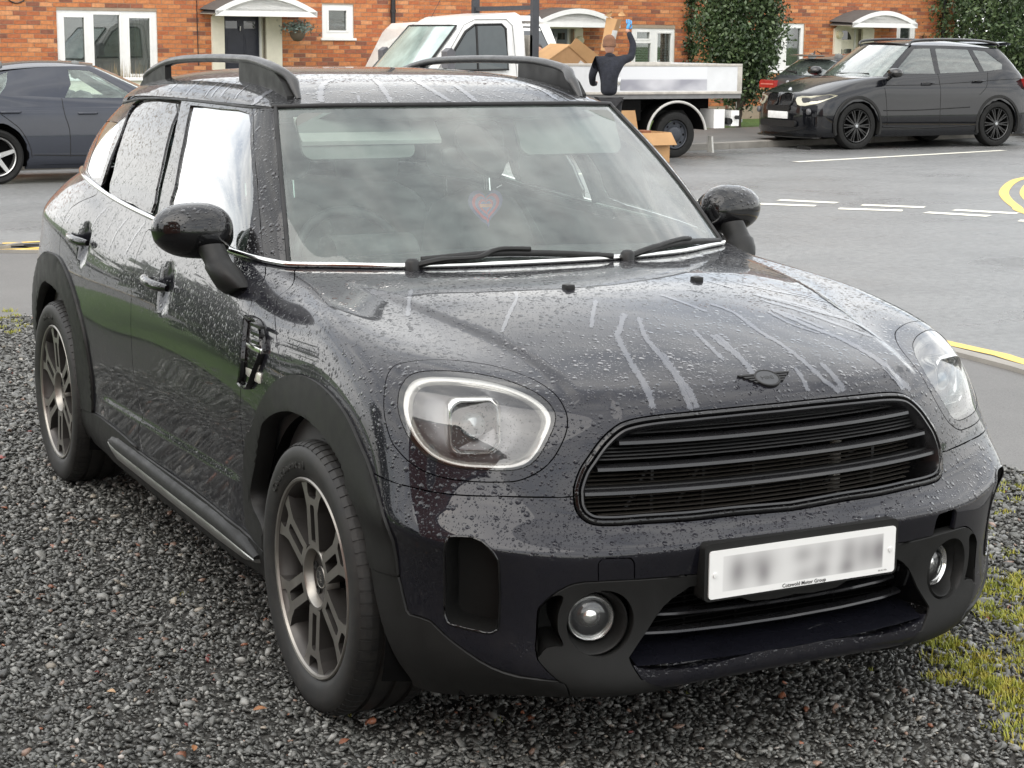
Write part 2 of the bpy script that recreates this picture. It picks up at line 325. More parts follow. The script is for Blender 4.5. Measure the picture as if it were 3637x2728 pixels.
# ---- surface of the hatchback: half control nets (car frame: x forward, y to its left, z up, front axle at x=0)
LOWER = [
 [(0.755,0,0.224),(0.805,0,0.247),(0.785,0,0.34),(0.796,0,0.46),(0.806,0,0.538),(0.8,0,0.568),(0.765,0,0.598),(0.747,0,0.675),(0.727,0,0.765),(0.692,0,0.842),(0.6,0,0.905),(0.3,0,0.993),(-0.05,0,1.04),(-0.375,0,1.042)],
 [(0.748,0.19,0.221),(0.799,0.2,0.244),(0.78,0.2,0.34),(0.791,0.2,0.46),(0.802,0.205,0.538),(0.795,0.205,0.568),(0.755,0.205,0.599),(0.738,0.205,0.675),(0.718,0.205,0.765),(0.683,0.205,0.842),(0.59,0.205,0.904),(0.29,0.205,0.99),(-0.058,0.205,1.038),(-0.385,0.2,1.042)],
 [(0.722,0.385,0.214),(0.777,0.39,0.235),(0.757,0.4,0.34),(0.77,0.41,0.46),(0.777,0.42,0.538),(0.768,0.42,0.568),(0.718,0.42,0.603),(0.702,0.42,0.675),(0.68,0.42,0.765),(0.64,0.42,0.84),(0.54,0.42,0.896),(0.245,0.42,0.977),(-0.095,0.42,1.03),(-0.425,0.405,1.042)],
 [(0.675,0.53,0.207),(0.735,0.55,0.236),(0.718,0.56,0.345),(0.728,0.565,0.46),(0.728,0.57,0.54),(0.717,0.57,0.568),(0.668,0.568,0.613),(0.65,0.565,0.677),(0.62,0.562,0.768),(0.566,0.558,0.85),(0.44,0.55,0.91),(0.16,0.54,0.972),(-0.17,0.535,1.022),(-0.475,0.51,1.042)],
 [(0.605,0.655,0.215),(0.66,0.68,0.285),(0.656,0.684,0.36),(0.662,0.689,0.46),(0.66,0.697,0.545),(0.656,0.703,0.573),(0.614,0.696,0.625),(0.58,0.682,0.685),(0.546,0.683,0.784),(0.479,0.673,0.868),(0.344,0.66,0.931),(0.07,0.636,0.975),(-0.235,0.62,1.017),(-0.53,0.59,1.042)],
 [(0.5,0.755,0.19),(0.552,0.785,0.28),(0.56,0.779,0.38),(0.562,0.784,0.47),(0.57,0.81,0.548),(0.568,0.824,0.58),(0.533,0.816,0.635),(0.503,0.808,0.698),(0.454,0.796,0.796),(0.379,0.78,0.88),(0.238,0.755,0.942),(-0.005,0.711,0.977),(-0.275,0.687,1.014),(-0.565,0.652,1.042)],
 [(0.38,0.81,0.195),(0.415,0.845,0.28),(0.43,0.856,0.38),(0.43,0.86,0.47),(0.42,0.859,0.55),(0.416,0.877,0.59),(0.391,0.87,0.645),(0.366,0.862,0.712),(0.315,0.85,0.807),(0.24,0.832,0.886),(0.12,0.807,0.939),(-0.08,0.774,0.987),(-0.315,0.73,1.015),(-0.592,0.695,1.042)],
 [(0.24,0.82,0.24),(0.255,0.865,0.3),(0.26,0.877,0.38),(0.26,0.88,0.47),(0.252,0.879,0.55),(0.244,0.877,0.6),(0.23,0.881,0.66),(0.21,0.874,0.728),(0.17,0.868,0.813),(0.105,0.85,0.886),(0,0.828,0.94),(-0.165,0.799,0.978),(-0.37,0.752,1.006),(-0.618,0.722,1.043)],
 [(0,0.83,0.23),(0,0.868,0.3),(0,0.88,0.38),(0,0.884,0.47),(-0.002,0.884,0.55),(-0.006,0.883,0.605),(-0.015,0.88,0.67),(-0.03,0.874,0.74),(-0.06,0.864,0.813),(-0.11,0.853,0.882),(-0.19,0.83,0.936),(-0.31,0.801,0.974),(-0.46,0.766,1.01),(-0.66,0.745,1.046)],
 [(-0.25,0.835,0.22),(-0.25,0.868,0.29),(-0.25,0.871,0.37),(-0.25,0.874,0.46),(-0.25,0.876,0.54),(-0.252,0.877,0.6),(-0.258,0.88,0.67),(-0.268,0.877,0.74),(-0.29,0.87,0.813),(-0.325,0.856,0.882),(-0.38,0.835,0.936),(-0.46,0.809,0.976),(-0.57,0.784,1.014),(-0.715,0.768,1.05)],
 [(-0.5,0.838,0.215),(-0.5,0.868,0.28),(-0.5,0.867,0.36),(-0.5,0.867,0.45),(-0.5,0.87,0.53),(-0.5,0.874,0.59),(-0.503,0.877,0.665),(-0.51,0.878,0.738),(-0.525,0.875,0.812),(-0.55,0.865,0.88),(-0.588,0.847,0.94),(-0.64,0.824,0.99),(-0.71,0.802,1.03),(-0.8,0.789,1.056)],
 [(-0.8,0.84,0.212),(-0.8,0.868,0.28),(-0.8,0.867,0.36),(-0.8,0.867,0.45),(-0.8,0.87,0.53),(-0.8,0.874,0.59),(-0.8,0.875,0.665),(-0.803,0.878,0.738),(-0.812,0.877,0.812),(-0.828,0.868,0.88),(-0.852,0.851,0.94),(-0.885,0.83,0.992),(-0.925,0.811,1.034),(-0.97,0.8,1.064)],
 [(-1.2,0.84,0.212),(-1.2,0.868,0.28),(-1.2,0.867,0.36),(-1.2,0.867,0.45),(-1.2,0.87,0.53),(-1.2,0.874,0.59),(-1.2,0.875,0.665),(-1.2,0.879,0.738),(-1.205,0.879,0.812),(-1.213,0.871,0.882),(-1.225,0.855,0.945),(-1.24,0.835,1),(-1.258,0.817,1.043),(-1.28,0.804,1.075)],
 [(-1.6,0.84,0.212),(-1.6,0.871,0.28),(-1.6,0.87,0.36),(-1.6,0.87,0.45),(-1.6,0.873,0.53),(-1.6,0.876,0.59),(-1.6,0.878,0.665),(-1.6,0.882,0.738),(-1.603,0.882,0.815),(-1.608,0.875,0.887),(-1.614,0.859,0.952),(-1.62,0.838,1.009),(-1.626,0.819,1.054),(-1.632,0.804,1.088)],
 [(-2,0.84,0.215),(-2,0.872,0.285),(-2,0.871,0.365),(-2,0.872,0.45),(-2,0.877,0.53),(-2,0.881,0.59),(-2,0.886,0.665),(-2,0.889,0.74),(-2,0.889,0.82),(-2,0.881,0.895),(-1.998,0.863,0.963),(-1.994,0.84,1.022),(-1.99,0.819,1.07),(-1.985,0.803,1.105)],
 [(-2.35,0.84,0.225),(-2.35,0.868,0.29),(-2.35,0.874,0.37),(-2.35,0.878,0.455),(-2.35,0.883,0.535),(-2.35,0.887,0.597),(-2.35,0.891,0.675),(-2.35,0.893,0.752),(-2.345,0.892,0.833),(-2.336,0.882,0.91),(-2.324,0.872,0.98),(-2.308,0.85,1.042),(-2.29,0.821,1.092),(-2.27,0.798,1.128)],
 [(-2.67,0.83,0.235),(-2.67,0.862,0.3),(-2.67,0.872,0.38),(-2.67,0.879,0.465),(-2.67,0.884,0.545),(-2.67,0.887,0.607),(-2.67,0.89,0.685),(-2.667,0.891,0.762),(-2.655,0.887,0.843),(-2.635,0.885,0.922),(-2.61,0.875,0.994),(-2.58,0.845,1.056),(-2.548,0.819,1.108),(-2.515,0.783,1.146)],
 [(-3,0.8,0.25),(-3.005,0.838,0.315),(-3.01,0.854,0.395),(-3.012,0.864,0.475),(-3.01,0.869,0.555),(-3.006,0.872,0.617),(-2.998,0.872,0.695),(-2.985,0.868,0.772),(-2.967,0.866,0.853),(-2.936,0.854,0.932),(-2.91,0.86,1.004),(-2.86,0.815,1.066),(-2.81,0.784,1.118),(-2.755,0.742,1.156)],
 [(-3.24,0.74,0.27),(-3.255,0.78,0.335),(-3.268,0.8,0.41),(-3.274,0.812,0.485),(-3.272,0.817,0.565),(-3.265,0.818,0.627),(-3.25,0.815,0.705),(-3.228,0.806,0.782),(-3.196,0.792,0.861),(-3.168,0.792,0.938),(-3.135,0.775,1.009),(-3.087,0.745,1.07),(-3.027,0.705,1.12),(-2.97,0.67,1.158)],
 [(-3.385,0.6,0.28),(-3.405,0.64,0.345),(-3.424,0.66,0.42),(-3.432,0.672,0.495),(-3.43,0.677,0.57),(-3.42,0.677,0.632),(-3.4,0.671,0.708),(-3.372,0.66,0.783),(-3.335,0.645,0.861),(-3.292,0.626,0.937),(-3.26,0.612,1.007),(-3.212,0.587,1.068),(-3.15,0.556,1.12),(-3.105,0.538,1.158)],
 [(-3.44,0.32,0.28),(-3.462,0.34,0.345),(-3.482,0.35,0.42),(-3.49,0.355,0.495),(-3.487,0.357,0.57),(-3.475,0.357,0.632),(-3.453,0.354,0.708),(-3.424,0.348,0.783),(-3.386,0.34,0.861),(-3.343,0.33,0.937),(-3.297,0.318,1.007),(-3.25,0.305,1.068),(-3.204,0.294,1.12),(-3.16,0.285,1.158)],
 [(-3.45,0,0.28),(-3.472,0,0.345),(-3.492,0,0.42),(-3.5,0,0.495),(-3.497,0,0.57),(-3.485,0,0.632),(-3.463,0,0.708),(-3.434,0,0.783),(-3.396,0,0.861),(-3.353,0,0.937),(-3.307,0,1.007),(-3.26,0,1.068),(-3.214,0,1.12),(-3.172,0,1.158)],
]
EDGE = [(-0.97,0,1.463),(-0.977,0.17,1.463),(-1,0.345,1.462),(-1.026,0.435,1.461),(-1.045,0.495,1.459),(-1.06,0.535,1.458),(-1.073,0.56,1.457),(-1.088,0.58,1.456),(-1.11,0.597,1.456),(-1.145,0.608,1.456),(-1.21,0.613,1.456),(-1.33,0.617,1.457),(-1.51,0.62,1.458),(-1.76,0.622,1.458),(-2.02,0.62,1.456),(-2.25,0.615,1.45),(-2.45,0.605,1.44),(-2.65,0.588,1.425),(-2.82,0.555,1.412),(-2.95,0.46,1.404),(-3.02,0.27,1.4),(-3.04,0,1.4)]
CURVES = {
 'front_flare_outer': [(9.663,1.405),(10.073,1.737),(10.198,2.574),(10.161,3.611),(9.971,5.249),(9.815,5.525),(9.422,6.775),(8.930,7.720),(8.371,8.226),(7.821,8.320),(7.333,8.151),(6.853,7.787),(6.494,7.257),(6.173,6.616),(5.896,5.235),(5.853,2.996)],
 'front_flare_inner': [(9.616,0.365),(9.554,1.945),(9.964,2.804),(9.733,4.190),(9.473,5.726),(9.283,6.196),(8.952,6.624),(8.648,6.871),(8.358,6.979),(7.891,6.958),(7.434,6.663),(7.062,6.257),(6.921,5.424),(6.717,4.780),(6.565,3.622),(6.475,2.912),(6.348,2.087),(6.168,1.355),(5.942,0.711),(5.715,0.258),(5.694,0.000)],
 'flare_split': [(6.612,2.930),(6.505,2.929),(6.155,2.926),(5.820,2.949)],
 'fascia_cladding': [(5.852,3.019),(5.811,2.763),(5.706,2.127),(5.574,2.042),(5.289,2.002),(5.036,1.767),(4.614,1.421),(4.201,1.111),(3.812,1.012),(3.212,1.179),(3.082,1.002),(3.054,0.747)],
 'fog_panel_left': [(3.200,1.163),(3.489,1.629),(3.473,2.170),(3.445,2.673),(3.385,2.803),(3.226,3.014),(2.993,3.233),(2.719,3.330),(2.031,3.315),(1.431,3.286),(1.608,3.279),(1.268,3.282),(0.596,2.764),(0.004,2.765)],
 'lower_seam': [(0.004,2.534),(0.598,2.524),(1.247,3.006),(1.477,2.894),(1.695,2.636),(1.900,2.200),(2.128,1.797),(2.158,1.705),(2.109,1.493),(2.032,1.235)],
 'lip_edge': [(2.171,1.706),(1.975,1.478),(1.322,1.348),(0.593,1.451),(0.000,1.441)],
 'bonnet_seam': [(6.298,6.591),(6.173,6.616),(5.185,6.658),(4.830,6.655),(4.346,6.690),(3.815,6.760),(2.763,6.856),(2.687,6.854)],
 'grille_outline': [(0.006,8.953),(0.417,8.957),(0.798,8.948),(1.040,8.937),(1.505,8.897),(1.819,8.790),(2.007,8.609),(2.219,8.253),(2.397,7.874),(2.547,7.538),(2.648,7.144),(2.668,6.877),(2.658,6.521),(2.583,6.190),(2.430,5.969),(2.161,5.937),(1.782,5.983),(1.500,5.991),(1.198,6.000),(0.713,6.039),(0.005,5.974)],
 'bezel_outline': [(5.233,9.552),(5.414,9.339),(5.590,8.962),(5.713,8.420),(5.716,8.003),(5.626,7.638),(5.486,7.465),(5.272,7.288),(4.965,7.146),(4.634,7.083),(4.239,7.086),(3.838,7.138),(3.507,7.221),(3.164,7.474),(2.935,7.775),(2.765,8.147),(2.652,8.514),(2.603,8.821),(2.592,9.083),(2.616,9.495),(2.730,9.800),(2.942,9.977),(3.287,10.070),(3.726,10.043),(4.208,9.956),(4.726,9.795),(5.068,9.646),(5.233,9.552)],
 'lens_outline': [(5.391,8.536),(5.343,8.744),(5.257,8.970),(5.076,9.253),(4.880,9.421),(4.629,9.537),(4.286,9.636),(3.887,9.712),(3.543,9.738),(3.233,9.705),(2.976,9.566),(2.842,9.377),(2.771,9.133),(2.761,8.878),(2.820,8.598),(2.956,8.225),(3.097,7.899),(3.280,7.625),(3.487,7.484),(3.736,7.414),(4.061,7.375),(4.377,7.355),(4.647,7.381),(4.908,7.475),(5.110,7.639),(5.264,7.852),(5.360,8.108),(5.398,8.323),(5.391,8.536)],
 'intake': [(4.746,4.905),(4.675,5.160),(4.411,5.249),(4.264,5.174),(4.155,4.936),(4.052,4.171),(4.032,3.743),(4.090,2.315),(4.143,2.121),(4.286,2.015),(4.631,2.003),(4.896,2.019),(4.988,2.114),(5.024,2.438),(4.936,3.528),(4.746,4.905)],
 'tow_cover': [(2.539,3.338),(2.536,3.863),(2.498,4.048),(2.439,4.126),(2.136,4.092),(2.083,3.971),(2.063,3.787),(2.063,3.297)],
 'bonnet_side': [(6.003,12.963),(6.723,12.700),(8.608,11.456),(8.977,10.438),(8.970,9.471),(8.865,8.422),(8.803,7.839)],
 'door_front': [(8.508,12.807),(8.802,12.597),(9.622,11.209),(9.814,10.345),(9.895,9.733),(10.037,8.052),(10.129,6.964),(10.218,5.853),(10.206,5.727),(10.197,4.195),(10.198,2.574),(10.095,1.668)],
 'door_mid': [(12.410,13.000),(12.500,12.038),(12.947,12.025),(13.017,10.854),(13.040,10.381),(13.028,10.284),(13.038,9.918),(13.026,9.095),(13.012,7.989),(13.054,6.734),(13.074,5.449),(13.041,4.315),(12.945,3.353),(12.888,3.176),(12.916,2.846),(12.971,2.544),(12.957,2.260),(12.954,2.354),(12.888,1.959),(12.842,1.708)],
 'door_rear': [(15.134,13.000),(15.064,12.502),(15.191,12.096),(15.611,11.154),(15.710,10.582),(15.698,9.931),(15.693,9.209),(15.657,8.500)],
 'rear_flare_outer': [(14.515,1.762),(14.481,3.019),(14.508,3.990),(14.569,5.293),(14.738,6.481),(14.973,7.371),(15.284,7.961),(15.684,8.341),(16.212,8.253),(16.454,8.116),(16.855,7.608),(17.222,6.569),(17.451,4.950),(17.621,2.939),(17.827,1.000),(17.996,0.000)],
 'rear_flare_inner': [(14.854,0.000),(15.341,0.083),(14.977,1.592),(15.032,2.812),(15.029,4.904),(15.131,5.811),(15.338,6.519),(15.729,6.806),(15.951,6.861),(16.242,6.834),(16.211,6.902),(16.546,6.516),(16.842,5.581),(17.078,3.932),(17.210,2.274),(17.308,0.763),(17.437,0.000)],
 'sill_top': [(15.036,1.556),(14.488,1.841),(13.974,1.965),(13.359,1.923),(12.962,1.813),(13.126,1.782),(12.695,1.739),(11.901,1.758),(11.141,1.732),(10.303,1.606),(9.712,1.424),(9.454,1.329)],
 'rear_clad': [(17.177,2.278),(17.702,2.297),(18.990,2.293),(20.021,2.264),(21.000,2.267)],
 'tail_seam': [(21.000,5.653),(20.000,5.690),(19.021,5.638),(18.498,5.960),(17.809,7.257),(17.141,8.065),(16.771,7.867)],
 'scuttle': [(9.920,9.478),(9.875,9.694),(9.822,9.755),(9.482,9.741),(9.339,9.330),(9.294,8.614),(9.538,7.774),(9.802,7.009),(10.091,7.008),(10.011,7.652),(9.920,9.478)],
 'fog_cup': [(2.994,2.395),(2.972,2.562),(2.918,2.722),(2.835,2.865),(2.730,2.978),(2.611,3.053),(2.489,3.080),(2.372,3.056),(2.269,2.986),(2.185,2.877),(2.124,2.740),(2.089,2.586),(2.082,2.423),(2.103,2.262),(2.151,2.111),(2.224,1.983),(2.319,1.885),(2.429,1.821),(2.547,1.796),(2.665,1.812),(2.775,1.867),(2.869,1.959),(2.940,2.083),(2.983,2.231),(2.994,2.395)],
 'proj': [(4.120,8.471)],
 'pocket': [(3.471,1.693),(3.451,2.173),(3.423,2.656),(3.358,2.815),(3.213,2.990),(3.065,2.972),(3.142,2.610),(3.146,2.268),(3.080,2.005),(3.203,1.977),(3.352,1.904),(3.471,1.693)],
 'crease': [(4.432,12.397),(3.912,11.920),(3.442,11.422),(3.113,11.099),(2.804,10.817),(2.571,10.488),(2.458,10.153),(2.386,9.727),(2.365,9.253)],
 'screen_edge': [(6.600,0.000),(6.609,0.010),(6.347,0.914),(6.317,1.946),(6.548,2.901),(6.658,3.000)],
 'door_frame_front': [(8.380,0.000),(8.459,0.000),(8.227,1.477),(9.187,2.810),(9.540,3.000)],
 'front_window': [(12.862,2.852),(11.642,2.851),(9.756,2.835),(9.085,2.273),(8.634,1.527),(8.716,1.061),(9.049,0.679),(9.684,0.082),(10.349,0.115),(11.557,0.209),(12.431,0.338),(12.378,0.920),(12.484,1.905),(12.862,2.852)],
 'sail': [(8.634,1.527),(8.495,0.706),(8.637,0.072),(8.782,0.019),(9.684,0.082)],
 'rear_window': [(15.081,2.826),(13.456,2.862),(13.161,2.276),(12.938,1.340),(12.929,0.739),(12.988,0.117),(13.634,0.131),(14.557,0.101),(14.630,0.690),(14.931,1.680),(15.204,2.137),(15.353,2.418),(15.384,2.687),(15.081,2.826)],
 'quarter_window': [(17.617,2.067),(15.850,2.058),(15.441,1.494),(15.240,0.325),(16.366,0.254),(16.582,1.143),(17.617,2.067)],
 'pillar_split': [(12.834,0.000),(12.779,0.267),(12.765,1.536),(13.016,2.384),(13.329,2.957)],
 'door_frame_rear': [(15.097,0.000),(15.041,0.258),(15.090,1.183),(15.257,1.851),(15.721,2.405),(16.072,2.797),(15.738,3.000)],
}
STREAKS = [('L',0.5,[(-1,1.565,11.754),(-1,1.71,11.547),(-1,2.03,11.27),(-1,2.552,10.83)]),
('L',0.8,[(-1,0.773,11.081),(-1,1.104,10.771),(-1,1.21,10.664),(-1,1.367,10.257),(-1,1.449,9.807),(-1,1.519,9.04)]),
('L',0.7,[(-1,0.683,10.983),(-1,0.906,10.65),(-1,0.976,10.356),(-1,1.055,9.9),(-1,1.099,9.426),(-1,1.1,8.963)]),
('L',0.8,[(1,0.451,11.139),(1,0.586,10.932),(1,0.567,10.579),(1,0.644,10.287),(1,0.683,9.854),(1,0.741,9.432),(1,0.9,9.074)]),
('L',0.6,[(1,1.425,11.574),(1,1.802,11.348),(1,2.303,11.144),(1,2.727,10.966)]),
('L',1,[(1,3.931,12.044),(1,3.656,11.738),(1,3.273,11.341),(1,2.85,10.988),(1,2.68,10.57),(1,2.497,10.138)]),
('L',0.5,[(1,2.606,12.246),(1,2.806,12.007),(1,3.26,11.662)]),
('L',1.1,[(1,1.29,11.314),(1,1.713,11.074),(1,2.058,10.826),(1,2.437,10.508),(1,2.494,10.221)]),
('L',1.2,[(1,1.195,10.976),(1,1.375,10.612),(1,1.618,10.323),(1,1.757,10.007),(1,1.893,9.498),(1,2.107,8.744)]),
('L',0.6,[(1,1.087,10.931),(1,1.159,10.66),(1,1.402,10.446)]),
('L',0.5,[(1,1.038,11.705),(1,1.186,11.449)]),
('L',0.6,[(1,0.017,11.403),(1,0.18,11.109),(1,0.257,10.961)]),
('L',0.8,[(-1,0.119,10.583),(-1,0.12,10.305),(-1,0.116,9.933),(-1,0.211,9.575)]),
('L',0.8,[(1,1.292,11.293),(1,1.818,10.92),(1,2.513,10.53)]),
('L',0.9,[(1,1.254,11.176),(1,1.613,10.899),(1,1.968,10.554),(1,2.345,10.223)]),
('L',0.7,[(1,1.225,10.957),(1,1.424,10.741),(1,1.568,10.53)]),
('L',0.7,[(-1,0.057,10.576),(-1,0.071,10.362),(-1,0.093,10.107),(-1,0.125,9.896)]),
('L',0.9,[(1,0.884,9.905),(1,0.909,9.497),(1,0.948,9.062)]),
('L',1.1,[(1,1.618,10.323),(1,1.776,9.92),(1,1.882,9.336),(1,2.023,8.884)]),
('L',0.7,[(-1,1.019,9.732),(-1,1.028,9.362),(-1,1.029,9)]),
('L',0.8,[(1,1.765,9.644),(1,1.853,9.175),(1,1.933,8.835)]),
('L',0.6,[(1,2.058,11.31),(1,2.401,11.175),(1,2.72,11.009)]),
('L',0.6,[(1,0.486,9.844),(1,0.452,9.493),(1,0.444,9.187)]),
('L',0.6,[(-1,2.988,12.015),(-1,3.553,11.559),(-1,3.977,11.205)]),
('L',0.6,[(-1,0.847,11.396),(-1,1.169,11.073),(-1,1.377,10.843)]),
('L',0.6,[(-1,0.242,10.689),(-1,0.297,10.511),(-1,0.337,10.073)]),
('L',1,[(-1,0.948,10.383),(-1,1.015,10.039),(-1,1.048,9.651),(-1,1.064,9.163)]),
('L',0.5,[(-1,14.397,12.116),(-1,14.538,11.165),(-1,14.572,10.38)]),
('L',0.5,[(-1,13.603,12.258),(-1,13.769,11.061),(-1,13.813,10.164)]),
('L',0.6,[(-1,13.079,12.553),(-1,13.245,11.2),(-1,13.351,9.999)]),
('L',0.4,[(-1,14.027,11.337),(-1,14.113,10.487)]),
('L',0.4,[(-1,15.496,10.791),(-1,15.6,9.992)]),
('R',0.5,[(-1,5.356,6.098),(-1,6.528,5.844),(-1,8.001,5.706)]),
('R',0.5,[(-1,5.355,5.266),(-1,6.678,5.006),(-1,8.259,4.894)]),
('R',0.5,[(-1,5.339,4.393),(-1,6.409,4.199),(-1,8.143,3.941)]),
('R',0.5,[(-1,5.318,4.128),(-1,6.465,3.918),(-1,8.098,3.631)]),
('R',0.6,[(-1,5.336,3.774),(-1,6.607,3.476),(-1,7.87,3.209)]),
('R',0.4,[(-1,5.618,3.02),(-1,6.716,2.768),(-1,7.875,2.516)]),
('R',1.3,[(-1,4.98,2.157),(-1,6.054,1.887),(-1,8.448,1.243)]),
('R',1.1,[(-1,2.693,2.292),(-1,3.236,1.991),(-1,3.845,1.251),(-1,4.511,0.209)]),
('R',0.9,[(-1,1.529,2.244),(-1,1.721,1.516),(-1,1.901,0.715),(-1,2.06,0.121)]),
('R',0.5,[(-1,2.767,0.793),(-1,3.079,0.183)]),
('R',1,[(-1,0.401,2.461),(-1,0.544,1.589),(-1,0.462,0.853),(-1,0.373,0.167)]),
('R',1.4,[(-1,0.108,2.46),(-1,0.091,1.788),(-1,0.007,1.019),(1,0.076,0.158)]),
('R',0.9,[(1,0.337,1.578),(1,0.374,0.925),(1,0.38,0.151)]),
('R',0.7,[(1,2.765,1.677),(1,3.092,1.133),(1,3.357,0.175)]),
('R',0.9,[(1,3.521,1.856),(1,4.023,1.148),(1,4.647,0.149)]),
('R',0.8,[(1,5.158,2.174),(1,5.784,1.738),(1,5.606,0.328)]),
('R',0.5,[(1,3.6,1.084),(1,3.951,0.181)])]
WIPERS = {'wiper_arm': [[-0.434, -0.424, 1.043], [-0.416, -0.342, 1.047], [-0.402, -0.243, 1.051], [-0.413, -0.191, 1.064], [-0.414, -0.149, 1.069], [-0.407, -0.075, 1.066]], 'wiper_blade': [[-0.438, -0.392, 1.054], [-0.414, -0.201, 1.065], [-0.402, -0.072, 1.062], [-0.391, 0.05, 1.055], [-0.384, 0.184, 1.043]], 'wiper_arm_b': [[-0.39, 0.233, 1.043], [-0.422, 0.343, 1.052], [-0.477, 0.463, 1.064], [-0.5, 0.513, 1.062]], 'wiper_blade_b': [[-0.41, 0.31, 1.048], [-0.465, 0.447, 1.06], [-0.509, 0.533, 1.058], [-0.588, 0.684, 1.046]]}
# ================================================================ ground, roads, drive
def sheet(name, pts, z, mat, kind='structure'):
    E = [(i, (i+1) % len(pts)) for i in range(len(pts))]
    r = delaunay_2d_cdt([Vector(q) for q in pts], E, [list(range(len(pts)))], 1, 1e-6)
    me = bpy.data.meshes.new(name); me.from_pydata([(q.x, q.y, z) for q in r[0]], [], [f_ for f_ in r[2]])
    bm = bmesh.new(); bm.from_mesh(me)
    for f_ in bm.faces:
        if f_.normal.z < 0: f_.normal_flip()
    bm.to_mesh(me); bm.free(); o = link(name, me, None, mat)
    if kind: o['kind'] = kind
    return o
def smooth2(pts, per=5): return [(p.x, p.y) for p in smoothline([(x, y, 0) for x, y in pts], per)]
t = NT('wet_tarmac'); v = t.co()
grain = t.noise(v, 130, 3, .7); patch = t.noise(v, .55, 6, .6); pat2 = t.noise(t.co('Object', (1, .35, 1)), 2.2, 5, .6)
vo = t.n('ShaderNodeTexVoronoi', {'Vector': v, 'Scale': 90.}); 
b0 = t.mix(t.rng(patch, .35, .65, 0, 1), (.118, .123, .124), (.178, .184, .184)); b1 = t.mix(t.rng(grain, .35, .75, 0, .8), b0, (.30, .295, .285)); mid_ = t.noise(v, 16, 5, .75); b1 = t.mix(t.rng(mid_, .40, .70, 0, .7), b1, (.075, .075, .077)); b2 = t.mix(t.rng(pat2, .5, .75, 0, .3), b1, (.085, .085, .086))
t.set(base=b2, rough=t.rng(t.math('ADD', t.math('MULTIPLY', patch, .6), t.math('MULTIPLY', pat2, .4)), .38, .62, .22, .50), normal=t.bump(t.math('ADD', t.math('ADD', grain, vo.outputs[0]), t.math('MULTIPLY', mid_, 1.5)), .5, .008), spec=.5)
TARMAC = t.m
t = NT('pavement_tarmac'); v = t.co(); grain = t.noise(v, 150, 3, .7)
t.set(base=t.mix(t.rng(t.noise(v, 1.2, 5, .6), .35, .65, 0, 1), t.ramp(grain, [(.35, (.075, .073, .07)), (.75, (.16, .155, .148))]), t.ramp(grain, [(.35, (.105, .102, .097)), (.75, (.18, .175, .166))])), rough=.55, normal=t.bump(grain, .4, .005)); PAVE = t.m
KERB = plain('kerb_concrete', (.24, .225, .20), .7, bump=.3, bscale=80, bdist=.004, vscale=2.5, var=.25)
t = NT('worn_white_line'); v = t.co(); t.set(base=t.mix(t.rng(t.noise(v, 40, 6, .7), .58, .72, 0, 1), (.74, .72, .62), (.20, .19, .18)), rough=.5); WHITEL = t.m
t = NT('worn_yellow_line'); v = t.co(); t.set(base=t.mix(t.rng(t.noise(v, 40, 6, .7), .60, .74, 0, 1), (.78, .52, .10), (.20, .19, .18)), rough=.5); YELLOWL = t.m
t = NT('lawn_soil'); v = t.co(); t.set(base=t.ramp(t.noise(v, 6, 8, .7), [(.3, (.035, .075, .014)), (.7, (.09, .16, .03))]), rough=.9, normal=t.bump(t.noise(v, 60, 4), .8, .02)); LAWN = t.m
t = NT('dark_earth'); v = t.co(); t.set(base=t.ramp(t.noise(v, 75, 6, .75), [(.35, (.022, .021, .018)), (.7, (.085, .082, .074))]), rough=.8, normal=t.bump(t.noise(v, 160, 4), .9, .008)); EARTH = t.m
sheet('ground', [(-600, -600), (600, -600), (600, 600), (-600, 600)], -.06, LAWN)
near_kerb = smooth2([(-10.3, -60), (-10.55, -4), (-10.75, -.9), (-10.35, .46), (-9.75, 1.55), (-8.6, 2.9), (-7.2, 3.7), (-5.6, 4.22), (-3.56, 4.29), (-2.98, 4.23), (0, 3.8), (8, 2.9), (60, -3)], 6)
far_kerb = [(-30, 70), (-23.9, 30), (-21.75, 20.6), (-20.95, 17.3), (-20.3, 14.4), (-19.95, 13.0), (-19.55, 8), (-19.2, 2), (-18.9, -5), (-18.6, -60)]
sheet('road', near_kerb+[(60, 70)]+far_kerb, 0., TARMAC)
def offs(line, d):
    out = []
    for i, p in enumerate(line):
        a = Vector(line[max(i-1, 0)]); b = Vector(line[min(i+1, len(line)-1)]); n = (b-a).normalized(); out.append((p[0]-n.y*d, p[1]+n.x*d))
    return out
# double yellow lines beside the near kerb, a single one where it runs in front of the drive
def stripe(name, line, w, mat, z=.004, parent=None):
    a, b = offs(line, w/2), offs(line, -w/2); n = len(line)
    o = MB().add([(x, y, z) for x, y in a]+[(x, y, z) for x, y in b], [(i, i+1, n+i+1, n+i) for i in range(n-1)]).build(name, mat)
    o['kind'] = 'structure'; return o
base_ = near_kerb[8:-6]
left_part = [p for p in near_kerb if p[0] < -5 and p[1] > -30]
stripe('yellow_line', offs(left_part, .08), .075, YELLOWL); stripe('yellow_line', offs(left_part, .27), .075, YELLOWL)
right_part = [p for p in near_kerb if -5.2 < p[0] < 20]
stripe('yellow_line', offs(right_part, .09), .10, YELLOWL)
